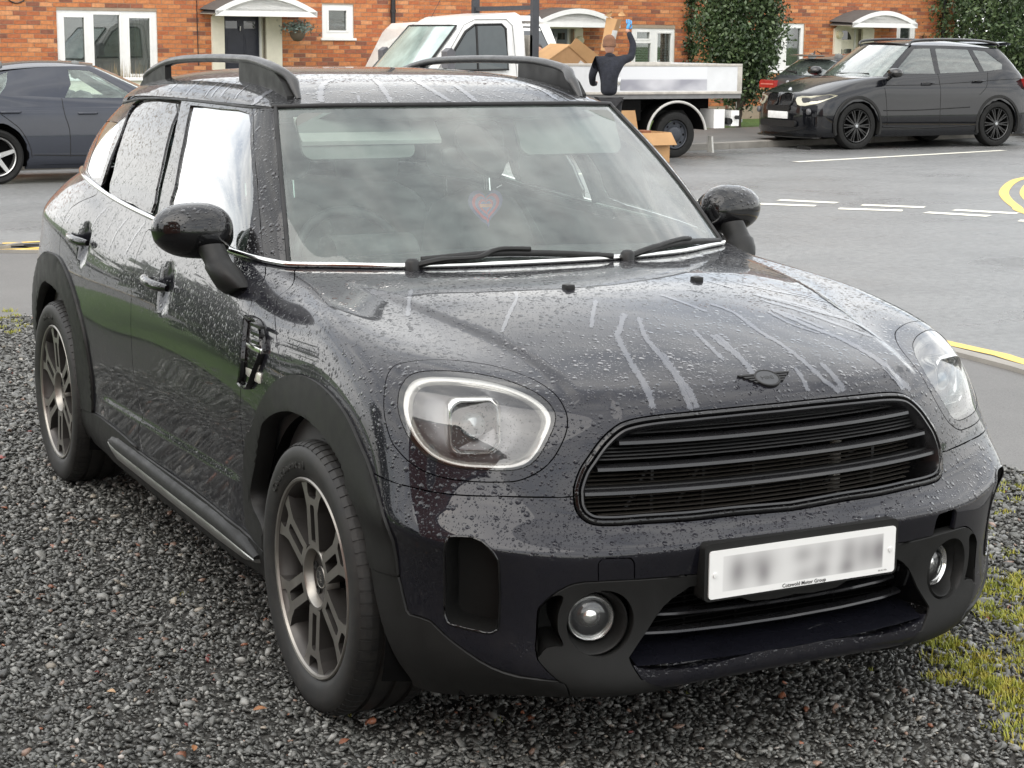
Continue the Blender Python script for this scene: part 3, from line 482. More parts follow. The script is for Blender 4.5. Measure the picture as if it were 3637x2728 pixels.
# dropped kerb and pavement of the near side
gravel_edge = smooth2([(-7.2, -60), (-6.9, -4), (-6.75, -1.2), (-6.78, -.3), (-7.05, .1), (-6.6, 1.0), (-5.6, 1.95), (-4.2, 2.45), (-2.6, 2.62), (-1.3, 2.56), (0, 2.45), (4, 2.2), (14, 1.4)], 5)
pv = offs(near_kerb, -.13)
pave_poly = [p for p in pv if p[0] < 14.2]+[(14, 1.4)]+gravel_edge[::-1][1:]
sheet('pavement', pave_poly, .004, PAVE)
def kerb_run(name, line, d0, d1, h, mat, seg=.9):
    """row of kerb stones, one object each near the camera"""
    a, b = offs(line, d0), offs(line, d1)
    mb = MB()
    for i in range(len(line)-1):
        V = [(*a[i], -.05), (*a[i+1], -.05), (*b[i+1], -.05), (*b[i], -.05), (*a[i], h-.012), (*a[i+1], h-.012), (*b[i+1], h), (*b[i], h)]
        mb.add(V, [(0, 1, 5, 4), (1, 2, 6, 5), (2, 3, 7, 6), (3, 0, 4, 7), (4, 5, 6, 7)])
    return mb
def resamp(line, L):
    out = [Vector(line[0])]; acc = 0
    for i in range(len(line)-1):
        a, b = Vector(line[i]), Vector(line[i+1]); d = (b-a).length; s_ = L-acc
        while s_ <= d: out.append(a+(b-a)*s_/d); s_ += L
        acc = d-(s_-L)
    return [(p.x, p.y) for p in out]
kn = thing('kerb', 'low grey kerb stones between the pavement and the yellow lines', 'kerb')
kl = resamp([p for p in near_kerb if -11.5 < p[0] < 16 and p[1] > -9], .915)
for i in range(len(kl)-1):
    a, b = Vector(kl[i]), Vector(kl[i+1]); q = (b-a).normalized(); a2, b2 = a+q*.004, b-q*.004
    kerb_run('kerb_stone', [tuple(a2), tuple(b2)], -.003, -.135, .028, KERB).build('kerb_stone', KERB, kn)
kf = thing('kerb', 'grey kerb stones along the far pavement behind the black car', 'kerb')
fl_ = resamp(far_kerb[1:-1], .915)
for i in range(len(fl_)-1):
    a, b = Vector(fl_[i]), Vector(fl_[i+1]); q = (b-a).normalized()
    if not -9 < a.y < 27: continue
    kerb_run('kerb_stone', [tuple(a+q*.004), tuple(b-q*.004)], .0, -.13, .11, KERB).build('kerb_stone', KERB, kf)
fp = offs(far_kerb, -.13)
sheet('pavement', fp+[(-30, -60), (-24.4, -5), (-24.3, 8), (-24.25, 14.5), (-24.4, 16.5), (-25.2, 20), (-27, 30), (-34, 70)], .105, PAVE)
sheet('grass_verge', [(-24.25, -5), (-24.2, 8), (-24.15, 14.5), (-24.3, 16.5), (-25.1, 20), (-27, 30), (-34, 70), (-60, 70), (-60, -5)], .10, LAWN)
# white markings
def dash(name, a, b, w, mat=WHITEL): return stripe(name, [a, b], w, mat)
for a, b in (((-11.65, 8.57), (-11.22, 9.0)), ((-11.96, 9.06), (-11.42, 9.43)), ((-12.6, 8.5), (-12.17, 8.92)), ((-10.87, 9.03), (-10.43, 9.50)), ((-11.13, 9.53), (-10.64, 9.96)), ((-10.19, 9.6), (-9.63, 9.93)), ((-10.30, 10.06), (-9.74, 10.40)), ((-9.16, 9.88), (-8.7, 10.25)),
             ((-12.4, 8.02), (-11.98, 8.30)), ((-13.1, 7.5), (-12.7, 7.85)), ((-13.5, 8.0), (-13.05, 8.32)), ((-14.2, 7.1), (-13.75, 7.4))): dash('give_way_dash', a, b, .19)
dash('centre_line', (-17.14, 13.04), (-18.36, 18.03), .15); dash('centre_line', (-19.1, 21), (-20.3, 26), .15); dash('centre_line', (-15.9, 8.0), (-16.3, 9.6), .12); dash('centre_line', (-15.0, 2.2), (-15.5, 5.4), .12)
arc_o = smooth2([(-18.0, 22), (-15.2, 16.6), (-13.67, 14.12), (-13.08, 13.31), (-12.03, 12.22), (-11.22, 11.52), (-10.38, 10.89), (-9.67, 10.42), (-7, 9.2), (0, 7.2)], 6)
mid = smooth2([(-13.35, 13.75), (-12.78, 13.1), (-11.88, 12.15), (-11.05, 11.42), (-10.36, 10.95)], 6)
arcA = arc_o
stripe('yellow_line', offs(arcA, .06), .11, YELLOWL)
stripe('yellow_line', offs(arcA, .29), .11, YELLOWL)
pin = [p for p in offs(arcA, .75)]
sheet('pavement', [(x, y) for x, y in pin]+[(20, 12), (20, 40), (-8, 40)], .10, PAVE)
# ---------------------------------------------------------------- gravel drive
sheet('drive_bed', [(-7.1, -20)]+[(x, y) for x, y in gravel_edge if y > -19]+[(14, -20)], -.004, EARTH)
GE = np.array(gravel_edge)
def in_drive(x, y):
    """points on the drive side of the gravel edge"""
    ye = np.interp(x, GE[GE[:, 0].argsort()][:, 0], GE[GE[:, 0].argsort()][:, 1]); xe = np.interp(y, GE[:, 1][:int(len(GE)*.45)], GE[:, 0][:int(len(GE)*.45)])
    return (y < ye) & (x > np.where(y < 0.1, xe, -6.9))
camp = np.array(cam.matrix_world.translation); cr_, cd_, cf_ = (np.array(a) for a in (right, down, fwd))
def seen(P, pad=.10):
    q = P-camp; z = q@cf_; u = (q@cr_)/z*cam.data.lens/36; w = (q@cd_)/z*cam.data.lens/36
    return (z > 0) & (np.abs(u) < .5+pad) & (w < .375+pad) & (w > -.375-pad)
pr2 = np.random.default_rng(3)
def stone_shapes(n):
    out = []
    t_ = (1+5**.5)/2; ico = np.array([(-1, t_, 0), (1, t_, 0), (-1, -t_, 0), (1, -t_, 0), (0, -1, t_), (0, 1, t_), (0, -1, -t_), (0, 1, -t_), (t_, 0, -1), (t_, 0, 1), (-t_, 0, -1), (-t_, 0, 1)])/np.linalg.norm((1, t_, 0))
    F = np.array([(0, 11, 5), (0, 5, 1), (0, 1, 7), (0, 7, 10), (0, 10, 11), (1, 5, 9), (5, 11, 4), (11, 10, 2), (10, 7, 6), (7, 1, 8), (3, 9, 4), (3, 4, 2), (3, 2, 6), (3, 6, 8), (3, 8, 9), (4, 9, 5), (2, 4, 11), (6, 2, 10), (8, 6, 7), (9, 8, 1)])
    for _ in range(n):
        V = ico*pr2.uniform(.55, 1.32, (12, 1)); V = V*[1, pr2.uniform(.50, .92), pr2.uniform(.30, .62)]; out.append(V)
    return np.array(out), F
SH, SF = stone_shapes(40)
N0 = 400000
xs, ys = pr2.uniform(-7.2, 2.3, N0), pr2.uniform(-2.6, 2.9, N0)
d = np.hypot(xs-camp[0], ys-camp[1]); P = np.stack([xs, ys, 0*xs], 1)
keep = seen(P) & in_drive(xs, ys) & (pr2.random(N0) < np.clip((4.0/d)**1.05, .2, 1))
keep |= (xs > -4.5) & (xs < 1.2) & (ys > -2.6) & (ys < -.9) & (pr2.random(N0) < .40)
under = (np.abs(ys) < .62) & (xs < -.1) & (xs > -3.3) ; keep &= ~under
ragged = np.array([float(np.interp(x, GE[GE[:, 0].argsort()][:, 0], GE[GE[:, 0].argsort()][:, 1])) for x in xs[keep][:0]])
xs, ys, d = xs[keep], ys[keep], d[keep]; n = len(xs)
sz = pr2.lognormal(math.log(.0070), .36, n).clip(.0028, .019)*np.clip((d/4.2)**.45, 1, 1.7)
kind = pr2.integers(0, len(SH), n); a = pr2.uniform(0, 2*np.pi, n)
V = SH[kind]*sz[:, None, None]
tx, ty = pr2.normal(0, .32, n), pr2.normal(0, .32, n)
V[..., 2] += V[..., 0]*tx[:, None]+V[..., 1]*ty[:, None]
c_, s_ = np.cos(a)[:, None], np.sin(a)[:, None]
X, Y = V[..., 0]*c_-V[..., 1]*s_, V[..., 0]*s_+V[..., 1]*c_
zc = pr2.uniform(-.002, .007, n)+sz*.25
V = np.stack([X+xs[:, None], Y+ys[:, None], V[..., 2]+zc[:, None]], -1)
F = (SF[None]+12*np.arange(n)[:, None, None]).reshape(-1, 3)
t = NT('wet_gravel'); at = t.n('ShaderNodeAttribute', attribute_name='tint'); v = t.co()
nn_ = t.noise(v, 220, 4, .6)
t.set(base=t.mix(t.rng(nn_, .3, .7, 0, .35), at.outputs['Color'], (.13, .13, .12)), rough=t.rng(nn_, .3, .7, .22, .5), spec=.5)
GRAVEL = t.m
g = mesh_np('gravel', V.reshape(-1, 3), F, GRAVEL); g['kind'] = 'stuff'
r_ = pr2.random(n); base = pr2.uniform(.026, .125, n)
tint = np.stack([base*1.01, base*1.02, base*.93, np.ones(n)], 1)
hi = (r_ > .76); tint[hi, :3] = pr2.uniform(.14, .32, (hi.sum(), 1))*np.array([1, 1.0, .93])
for lo_, hi_, cc in ((.972, .982, (.30, .19, .14)), (.982, .990, (.34, .30, .24)), (.990, .9935, (.33, .12, .06)), (.9935, .996, (.50, .46, .42)), (.996, .997, (.28, .05, .04))):
    k = (r_ > lo_) & (r_ <= hi_); tint[k, :3] = np.array(cc)*pr2.uniform(.6, 1.15, (k.sum(), 1))
ca = g.data.color_attributes.new('tint', 'FLOAT_COLOR', 'POINT'); ca.data.foreach_set('color', np.repeat(tint, 12, 0).astype(np.float32).ravel())
# moss, grass tufts and weeds between the stones
def blades(name, spots, mat, label=None, cat=None, nb=14, h=.035, spread=.05, w=.0016, kind='stuff'):
    V = []; F = []
    for x, y, s_ in spots:
        for _ in range(int(nb*s_)+3):
            a = pr2.uniform(0, 6.28); r = spread*s_*pr2.random()**.6; x0, y0 = x+r*math.cos(a), y+r*math.sin(a)
            b = pr2.uniform(0, 6.28); hh = h*pr2.uniform(.4, 1.1)*min(s_, 1.3); ln = hh*pr2.uniform(.2, .9)
            dx, dy = math.cos(b), math.sin(b); n = len(V)
            V += [(x0-dy*w, y0+dx*w, .0), (x0+dy*w, y0-dx*w, .0), (x0+dx*ln*.4-dy*w*.8, y0+dy*ln*.4+dx*w*.8, hh*.6), (x0+dx*ln*.4+dy*w*.8, y0+dy*ln*.4-dx*w*.8, hh*.6), (x0+dx*ln, y0+dy*ln, hh)]
            F += [(n, n+1, n+3), (n, n+3, n+2), (n+2, n+3, n+4)]
    o = mesh_np(name, V, F, mat)
    if kind: o['kind'] = kind
    return o
t = NT('weed_green'); ge = t.n('ShaderNodeObjectInfo'); v = t.co()
t.set(base=t.ramp(t.noise(v, 14, 4, .7), [(.3, (.16, .20, .025)), (.5, (.32, .33, .04)), (.72, (.42, .30, .06))]), rough=.6); WEED = t.m
def gpt(u, w):
    """ground point under a direction of view; used only to place the weeds where they grow"""
    return None
spots = []
for cx, cy, rx, ry, k in ((.50, 1.12, .09, .09, 30), (.28, 1.25, .12, .08, 26), (.62, .98, .10, .07, 14), (-.05, 1.30, .25, .12, 40), (-.25, 1.62, .30, .2, 40), (-.9, 2.05, .4, .25, 40), (-2.0, 2.4, .5, .12, 20), (-6.6, -.2, .25, .3, 26), (-6.0, .0, .5, .3, 14)):
    for _ in range(k): spots.append((cx+pr2.normal(0, rx), cy+pr2.normal(0, ry), pr2.uniform(.35, 1.0)))
for cx, cy, rx, ry, k in ((.54, .78, .05, .03, 10), (.66, .78, .05, .04, 14), (.80, .71, .05, .04, 12), (.55, .71, .03, .03, 6), (.22, .91, .04, .02, 7), (.32, .92, .04, .04, 6), (.20, 1.19, .08, .06, 12), (.01, 1.42, .10, .08, 14), (.45, .97, .06, .05, 10), (.95, .62, .06, .05, 9)):
    for _ in range(k): spots.append((cx+pr2.normal(0, rx), cy+pr2.normal(0, ry), pr2.uniform(.6, 1.15)))
blades('moss', spots, WEED, nb=46, h=.030, spread=.045, w=.0021)
spots = [(pr2.uniform(-1.4, 1.1), pr2.uniform(-1.7, .9), pr2.uniform(.25, .6)) for _ in range(46)]+[(.75, -1.36, .8), (.66, -.85, .7), (.86, -.5, .8), (.83, -.2, .6)]
blades('grass_tufts', spots, WEED, nb=12, h=.026, spread=.022, w=.0012)
# fallen leaves, each one lying on the stones
def leaf_mesh(s):
    V = []; F = []; o = [(0, 0), (.18, .16), (.42, .24), (.68, .17), (1, 0)]
    for x, y in o: V += [(x*s, -y*s, .10*s*math.sin(3*x)+.25*y*s), (x*s, 0, .10*s*math.sin(3*x)), (x*s, y*s, .10*s*math.sin(3*x)+.25*y*s)]
    for i in range(4):
        for j in range(2): F.append((i*3+j, i*3+j+1, i*3+j+4, i*3+j+3))
    return V, F
BROWN = [plain('dry_leaf_%d' % i, c, .6, var=.3, vscale=60) for i, c in enumerate(((.24, .105, .04), (.17, .065, .035), (.34, .22, .12)))]
for i, (x, y, s_, a, mi, lb) in enumerate(((-.31, -1.33, .055, .5, 2, 'pale curled leaf on the gravel at far left of the front tyre'), (-.02, -1.04, .060, 1.2, 0, 'orange brown leaf on the gravel just left of the front tyre'), (.17, -1.25, .050, 2.8, 0, 'rusty leaf on the gravel near the lower left corner'), (.28, -.93, .055, 1.9, 1, 'dark red brown leaf standing against the front tyre foot'), (.56, -1.02, .05, .4, 2, 'tan leaf at the bottom edge below the front tyre'), (-1.9, -1.30, .05, 2, 0, 'small orange leaf behind, beside the rear tyre'), (.33, -1.32, .05, 2.6, 2, 'crumpled tan leaf on the gravel at the bottom left'), (-.95, -1.15, .045, .4, 1, 'dark brown leaf on the gravel below the silver sill'))):
    o = MB().add(*leaf_mesh(s_)).build('fallen_leaf', BROWN[mi]); o.scale = (.62, .62, .62); o.location = (x, y, .016); o.rotation_euler = (.25, -.1, a); tag(o, lb, 'leaf', 'fallen leaves on the gravel')
# ================================================================ terrace of brick houses
WO = Vector((-27.18, 8.26, 0)); WD = Vector((-.0610, .9981, 0)).normalized(); WN = Vector((WD.y, -WD.x, 0))
WM = Matrix((WD, WN, Vector((0, 0, 1)))).transposed().to_4x4(); WM.translation = WO      # local x along the wall, y out of it, z up
brickmats = []
for i, c in enumerate(((.46, .165, .060), (.52, .20, .075), (.40, .125, .048), (.30, .105, .055), (.58, .26, .115), (.22, .085, .05))):
    brickmats.append(plain('brick_%d' % i, c, .85, var=.22, vscale=22, bump=.4, bscale=120, bdist=.003))
MORTAR = plain('mortar', (.34, .27, .20), .9, bump=.5, bscale=60)
UPVC = plain('white_window_frame', (.80, .80, .78), .35, var=.04)
RENDER = plain('cream_render', (.72, .68, .56), .8, var=.06, bump=.2, bscale=40)
WINGLASS = None
t = NT('window_glass'); v = t.co(); t.set(base=(.03, .035, .035), rough=.04, spec=.8, coat=1.); WINGLASS = t.m
FELT = plain('canopy_felt', (.10, .095, .09), .8, bump=.4, bscale=150)
LEADP = plain('black_downpipe', (.012, .012, .013), .45)
def local(o): o.matrix_world = WM; return o
def house(label, x0, x1, holes, seed):
    h = thing('brick_house', label, 'house', group='terraced brick houses'); h.matrix_world = WM
    rg = random.Random(seed)
    # mortar wall, with its openings left out
    xsl = sorted({x0, x1, *[a for q in holes for a in (q[0], q[1])]}); zsl = sorted({0., 5.4, *[a for q in holes for a in (q[2], q[3])]})
    mb = MB()
    for a, b in zip(xsl, xsl[1:]):
        for c, d_ in zip(zsl, zsl[1:]):
            mx_, mz = (a+b)/2, (c+d_)/2
            if any(q[0] < mx_ < q[1] and q[2] < mz < q[3] for q in holes): continue
            mb.add([(a, 0, c), (b, 0, c), (b, 0, d_), (a, 0, d_)], [(0, 1, 2, 3)])
    for q in holes:
        a, b, c, d_ = q; mb.add([(a, 0, c), (b, 0, c), (b, 0, d_), (a, 0, d_), (a, -.10, c), (b, -.10, c), (b, -.10, d_), (a, -.10, d_)], [(0, 4, 5, 1), (1, 5, 6, 2), (2, 6, 7, 3), (3, 7, 4, 0)])
    mb.add([(x0, 0, 0), (x1, 0, 0), (x1, 0, 5.4), (x0, 0, 5.4), (x0, -7, 0), (x1, -7, 0), (x1, -7, 5.4), (x0, -7, 5.4)], [(0, 3, 7, 4), (1, 5, 6, 2), (4, 7, 6, 5)])
    w = mb.build('wall', MORTAR, h, fix=False)
    # bricks: stretcher bond
    cand = []
    L, H, G_ = .215, .065, .010
    for r in range(4, 40):
        z = r*(H+G_)
        x = x0+.004-(.1125 if r % 2 else 0)
        while x < x1:
            a, b = max(x, x0+.002), min(x+L, x1-.002)
            if b-a > .03:
                segs = [(a, b)]
                for q in holes:
                    if q[2]-.004 < z+H and z < q[3]+.004:
                        ns = []
                        for s0, s1 in segs:
                            if q[1] <= s0 or q[0] >= s1: ns.append((s0, s1)); continue
                            if q[0]-s0 > .03: ns.append((s0, q[0]-.004))
                            if s1-q[1] > .03: ns.append((q[1]+.004, s1))
                        segs = ns
                cand += [(s0, s1, z) for s0, s1 in segs]
            x += L+G_
    cand = [c for c in cand if c[2] > .3]
    rg.shuffle(cand)
    def order(c): return 0 if (c[2] > 1.25 and c[2] < 2.6) else 1
    cand.sort(key=order)
    full = {}
    rest = [MB() for _ in brickmats]; nobj = 0
    pick = lambda: rg.choices(range(6), (30, 22, 22, 10, 10, 6))[0]
    for s0, s1, z in cand:
        k = pick(); dpt = .0045+rg.random()*.004
        if nobj < 300 and abs(s1-s0-L) < .001:
            if k not in full:
                full[k] = MB().box((0, -.02, 0), (L, .006, H)).build('brick_shape', brickmats[k]).data
                bpy.data.objects.remove(bpy.data.objects['brick_shape'])
            o = bpy.data.objects.new('brick', full[k]); col.objects.link(o); o.parent = w; o.location = (s0, dpt-.006, z+rg.uniform(-.001, .001)); nobj += 1
        else: rest[k].box((s0, -.02, z), (s1, dpt, z+H), k)
    allb = MB()
    for k, m_ in enumerate(rest): allb.add(m_.v, m_.f, k)
    o = allb.build('brickwork', brickmats, w, fix=False); o['kind'] = 'stuff'
    # upper storey and roof, out of the picture but seen in reflections
    rf = MB(); rf.add([(x0, .35, 5.2), (x1, .35, 5.2), (x1, -3.6, 7.6), (x0, -3.6, 7.6), (x0, -7.4, 5.2), (x1, -7.4, 5.2)], [(0, 1, 2, 3), (3, 2, 5, 4)]); rf.build('roof', plain('roof_tiles', (.10, .055, .04), .8, bump=.6, bscale=20, bdist=.02), h, fix=False)
    return h
def window(h, x0, x1, z0, z1, lights, sill=True, curtains=()):
    """lights: list of (x0, x1, z0, z1) glazed openings"""
    f = MB(); y0, y1 = -.075, -.018
    xsl = sorted({x0, x1, *[a for q in lights for a in (q[0], q[1])]}); zsl = sorted({z0, z1, *[a for q in lights for a in (q[2], q[3])]})
    for a, b in zip(xsl, xsl[1:]):
        for c, d_ in zip(zsl, zsl[1:]):
            if any(q[0] < (a+b)/2 < q[1] and q[2] < (c+d_)/2 < q[3] for q in lights): continue
            f.box((a, y0, c), (b, y1, d_))
    o = f.build('window', UPVC, h)
    for q in lights:
        m_ = MB()
        for a, b, c, d_ in ((q[0]-.03, q[0]+.006, q[2]-.03, q[3]+.03), (q[1]-.006, q[1]+.03, q[2]-.03, q[3]+.03), (q[0], q[1], q[2]-.03, q[2]+.006), (q[0], q[1], q[3]-.006, q[3]+.03)): m_.box((a, y1-.004, c), (b, y1+.010, d_))
        m_.build('sash', UPVC, o)
        MB().box((q[0]-.002, -.062, q[2]-.002), (q[1]+.002, -.055, q[3]+.002)).build('pane', glass('house_glass', (.55, .60, .58), sky_haze=.05, refl=1.6), o)
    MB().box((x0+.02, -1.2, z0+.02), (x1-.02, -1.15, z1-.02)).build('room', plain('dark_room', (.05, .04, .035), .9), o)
    for cx0, cx1, cz0, cz1, mt in curtains:
        k = MB(); nw = 14
        P0_ = [(cx0+(cx1-cx0)*i/nw, -.13+.02*math.sin(i*2.2), 0) for i in range(nw+1)]
        k.loft([[(x, y, cz1) for x, y, _ in P0_], [(x+(x-cx1)*-.25*(1 if cx1 > cx0 else 0), y, (cz0+cz1)/2) for x, y, _ in P0_], [(x, y, cz0) for x, y, _ in P0_]], closed=False); k.build('curtain', mt, o, fix=False)
    if sill: MB().box((x0-.04, -.02, z0-.045), (x1+.04, .05, z0-.002), bev=.006).build('sill', UPVC, o)
    return o
NETC = plain('net_curtain', (.55, .50, .42), .9)
def canopy(h, xc, w, z0, rise, dep=.75):
    cv = MB(); n = 20; rg = []
    arc = [(xc-w/2+w*i/n, z0+rise*math.sin(math.pi*i/n)**.9) for i in range(n+1)]
    ring = lambda y, dz: [(x, y, z+dz) for x, z in arc]
    c = MB(); c.loft([ring(0, .05), ring(dep, .02), ring(dep, -.035), ring(dep-.02, -.035), ring(.0, -.02)], closed=False); o = c.build('canopy', FELT, h, 40, fix=False)
    MB().loft([[(x, dep-.03, z+.015) for x, z in arc], [(x, dep+.012, z+.018) for x, z in arc], [(x, dep+.012, z-.075) for x, z in arc], [(x, dep-.03, z-.075) for x, z in arc]]).build('canopy_edge', UPVC, o, 40)
    MB().loft([[(x, .02, z-.03) for x, z in arc], [(x, dep-.03, z-.05) for x, z in arc]], closed=False).build('canopy_soffit', RENDER, o, fix=False)
    return o
def surround(h, x0, x1, d0, d1, zt):
    m_ = MB(); m_.box((x0, -.30, 0), (d0, .06, zt)); m_.build('porch_pier', RENDER, h); m_ = MB(); m_.box((d1, -.30, 0), (x1, .06, zt)); m_.build('porch_pier', RENDER, h)
    MB().add([(x0, .055, zt), (x1, .055, zt), (x1-.2, .055, zt+.17), ((x0+x1)/2, .055, zt+.22), (x0+.2, .055, zt+.17)], [(0, 1, 2, 3, 4)]).build('porch_head', RENDER, h, fix=False)
def panel_door(h, x0, x1, z1, mat, glazed, fan=False):
    y = -.20
    d_ = MB(); d_.box((x0, y-.06, .1), (x1, y, z1)); o = d_.build('door', mat, h)
    f = MB()
    for a, b, c, e_ in ((x0-.05, x0, .1, z1+.05), (x1, x1+.05, .1, z1+.05), (x0, x1, z1, z1+.05)): f.box((a, y-.06, c), (b, y+.035, e_))
    f.build('door_frame', UPVC, o)
    w = x1-x0; xm = (x0+x1)/2
    if not fan:
        for a, b in ((x0+.10*w, xm-.09*w), (xm+.09*w, x1-.10*w)):
            MB().box((a, y, z1-.24), (b, y+.006, z1-.11)).build('door_light', WINGLASS, o)
            for m0, m1 in ((z1-.95, z1-.36), (z1-1.75, z1-1.05)):
                k = MB(); k.box((a, y, m0), (b, y+.008, m1)); k.box((a+.03, y+.002, m0+.03), (b-.03, y+.014, m1-.03)); k.build('door_panel', mat, o)
        MB().tube([(xm-.012, y+.025, z1-.28), (xm-.012, y+.03, z1-.20)], .016, 8).build('knocker', CHROME_H, o)
    else:
        n = 14; k = MB(); k.prism([(xm-.36*w, z1-.26)]+[(xm+.36*w*math.cos(math.pi-math.pi*i/n), z1-.26+.19*math.sin(math.pi*i/n)) for i in range(1, n)]+[(xm+.36*w, z1-.26)], y, y+.008, 'xz'); k.build('fan_light', WINGLASS, o)
        for a, b in ((x0+.10*w, xm-.09*w), (xm+.09*w, x1-.10*w)): MB().box((a, y, z1-.75), (b, y+.007, z1-.46)).build('door_light', WINGLASS, o)
        MB().tube([(xm, y+.02, z1-.58), (xm, y+.03, z1-.47)], .014, 8).build('knocker', CHROME_H, o)
    return o
CHROME_H = plain('door_chrome', (.7, .7, .68), .2, .9)
NAVY = plain('navy_door', (.014, .017, .032), .35); CREAMD = plain('cream_door', (.76, .72, .58), .4)
# left house
h1 = house('brick terraced house with the navy door and wide triple window, on the left', -8.5, 2.95, [(-3.38, -1.62, .95, 2.12), (-.40, .40, 0., 2.14), (1.52, 2.15, 1.70, 2.30)], 11)
window(h1, -3.38, -1.62, .95, 2.12, [(-3.26, -2.90, 1.05, 2.01), (-2.75, -2.28, 1.0, 2.06), (-2.12, -1.74, 1.05, 2.01)], curtains=((-2.02, -1.70, .98, 2.05, NETC), (-3.30, -3.16, .98, 2.05, NETC)))
window(h1, 1.52, 2.15, 1.70, 2.30, [(1.65, 2.02, 1.83, 2.20)])
canopy(h1, .12, 1.92, 2.13, .30); surround(h1, -.63, .70, -.40, .40, 2.06); panel_door(h1, -.35, .36, 2.09, NAVY, True)
h2 = house('brick terraced house in the middle, half hidden behind the white truck', 2.95, 9.80, [(8.34, 9.41, 1.0, 1.95), (6.40, 6.95, 0., 2.0), (3.6, 4.8, .95, 2.0)], 12)
window(h2, 8.34, 9.41, 1.0, 1.95, [(8.44, 8.83, 1.10, 1.66), (8.47, 8.80, 1.74, 1.88), (8.98, 9.33, 1.10, 1.86)])
window(h2, 3.6, 4.8, .95, 2.0, [(3.7, 4.15, 1.05, 1.9), (4.25, 4.7, 1.05, 1.9)])
for x0, x1 in ((8.44, 8.83), (8.98, 9.33)):
    pass
bl = [(8.45, 8.82), (8.99, 9.32)]
for a, b in bl:
    wnd = [c for c in children(h2) if c.name.startswith('window')][0]
    for i in range(11): MB().box((a, -.11, 1.12+i*.05), (b, -.085, 1.135+i*.05)).build('blind_slat', UPVC, wnd)
canopy(h2, 6.60, 1.90, 2.02, .26); surround(h2, 5.95, 7.14, 6.38, 6.96, 1.92); panel_door(h2, 6.40, 6.93, 1.95, plain('grey_door', (.20, .22, .24), .4), True)
h3 = house('brick terraced house with the cream fanlight door, at the right end', 9.80, 17.15, [(11.55, 12.80, 1.10, 2.09), (13.80, 14.40, 0., 2.05), (15.42, 15.97, 1.70, 2.23)], 13)
window(h3, 11.55, 12.80, 1.10, 2.09, [(11.65, 12.15, 1.2, 1.74), (11.68, 12.12, 1.82, 2.02), (12.33, 12.72, 1.2, 2.0)])
window(h3, 15.42, 15.97, 1.70, 2.23, [(15.53, 15.86, 1.80, 2.14)])
canopy(h3, 14.40, 1.85, 2.10, .26); surround(h3, 13.60, 14.72, 13.80, 14.40, 2.0); panel_door(h3, 13.82, 14.36, 2.03, CREAMD, True, fan=True)
def wall_lamp(h, x, z):
    MB().lathe([(.085, .0), (.085, .05), (.07, .075), (0, .085)], 24, M=Matrix.Translation((x, .06, z))).build('porch_lamp', plain('opal_lamp', (.55, .52, .36), .25), h, 40)
wall_lamp(h2, 7.05, 1.70); wall_lamp(h3, 13.71, 1.87)
def downpipe(label, x, r=.038):
    o = thing('downpipe', label, 'downpipe', group='black rainwater pipes'); o.matrix_world = WM
    MB().tube([(x, .07, .05), (x, .07, 5.2)], r, 12).build('pipe', LEADP, o, 40)
    for z in (.8, 2.2, 3.8): MB().lathe([(r+.012, -.03), (r+.012, .03)], 16, axis='z', M=Matrix.Translation((x, .07, z))).build('pipe_collar', LEADP, o, 40)
    return o
downpipe('thick black downpipe between the small window and the white truck cab', 2.93, .045)
downpipe('thin brown black downpipe near the right end of the terrace', 16.75, .055)
o = thing('wall_cable', 'thin dark cable running down the wall left of the navy door', 'cable'); o.matrix_world = WM
MB().tube([(-.88, .015, 1.2), (-.89, .015, 2.0), (-.88, .015, 5.0)], .008, 6).build('cable', LEADP, o)
o = thing('wall_cable', 'looped black cable at the top left corner of the wall', 'cable'); o.matrix_world = WM
MB().tube([(-4.05+.16*math.cos(q), .02, 2.36+.14*math.sin(q)) for q in np.linspace(math.pi*.9, math.pi*2.1, 14)], .011, 6).build('cable', LEADP, o)
# hanging basket
hb = thing('hanging_basket', 'round basket of silver grey leaves hanging right of the navy door', 'hanging basket'); hb.matrix_world = WM
MB().lathe([(.0, -.17), (.07, -.155), (.12, -.10), (.145, -.01), (.13, .0), (0, .0)], 24, axis='z', M=Matrix.Translation((.84, .42, 1.80))).build('basket', plain('wicker', (.11, .085, .06), .9, bump=.6, bscale=90, bdist=.01), hb, 40)
def leaf_cloud(name, pts, size, mat, parent, rnd, aspect=.5, up=.3):
    """many small separate leaves, one mesh"""
    P = np.asarray(pts); n = len(P)
    d = rnd.normal(size=(n, 3)); d[:, 2] += up; d /= np.linalg.norm(d, axis=1)[:, None]
    e_ = rnd.normal(size=(n, 3)); s_ = np.cross(d, e_); s_ /= np.linalg.norm(s_, axis=1)[:, None]+1e-9
    L = size*rnd.uniform(.6, 1.25, n)[:, None]; W_ = L*aspect*.5; k = np.cross(d, s_)*L*.12
    V = np.stack([P, P+d*L*.5+s_*W_+k, P+d*L, P+d*L*.5-s_*W_+k], 1).reshape(-1, 3)
    return mesh_np(name, V, np.arange(4*n).reshape(-1, 4), mat, parent)
rb = np.random.default_rng(5)
q = rb.normal(size=(420, 3))*[.13, .10, .05]+[.84, .44, 1.87]
leaf_cloud('basket_leaves', q, .075, plain('silver_leaf', (.20, .25, .22), .6, var=.4, vscale=30), hb, rb, .45)['kind'] = 'stuff'
MB().tube([(.84, .0, 2.12), (.84, .42, 2.10), (.84, .42, 1.98)], .007, 6).build('bracket', LEADP, hb)
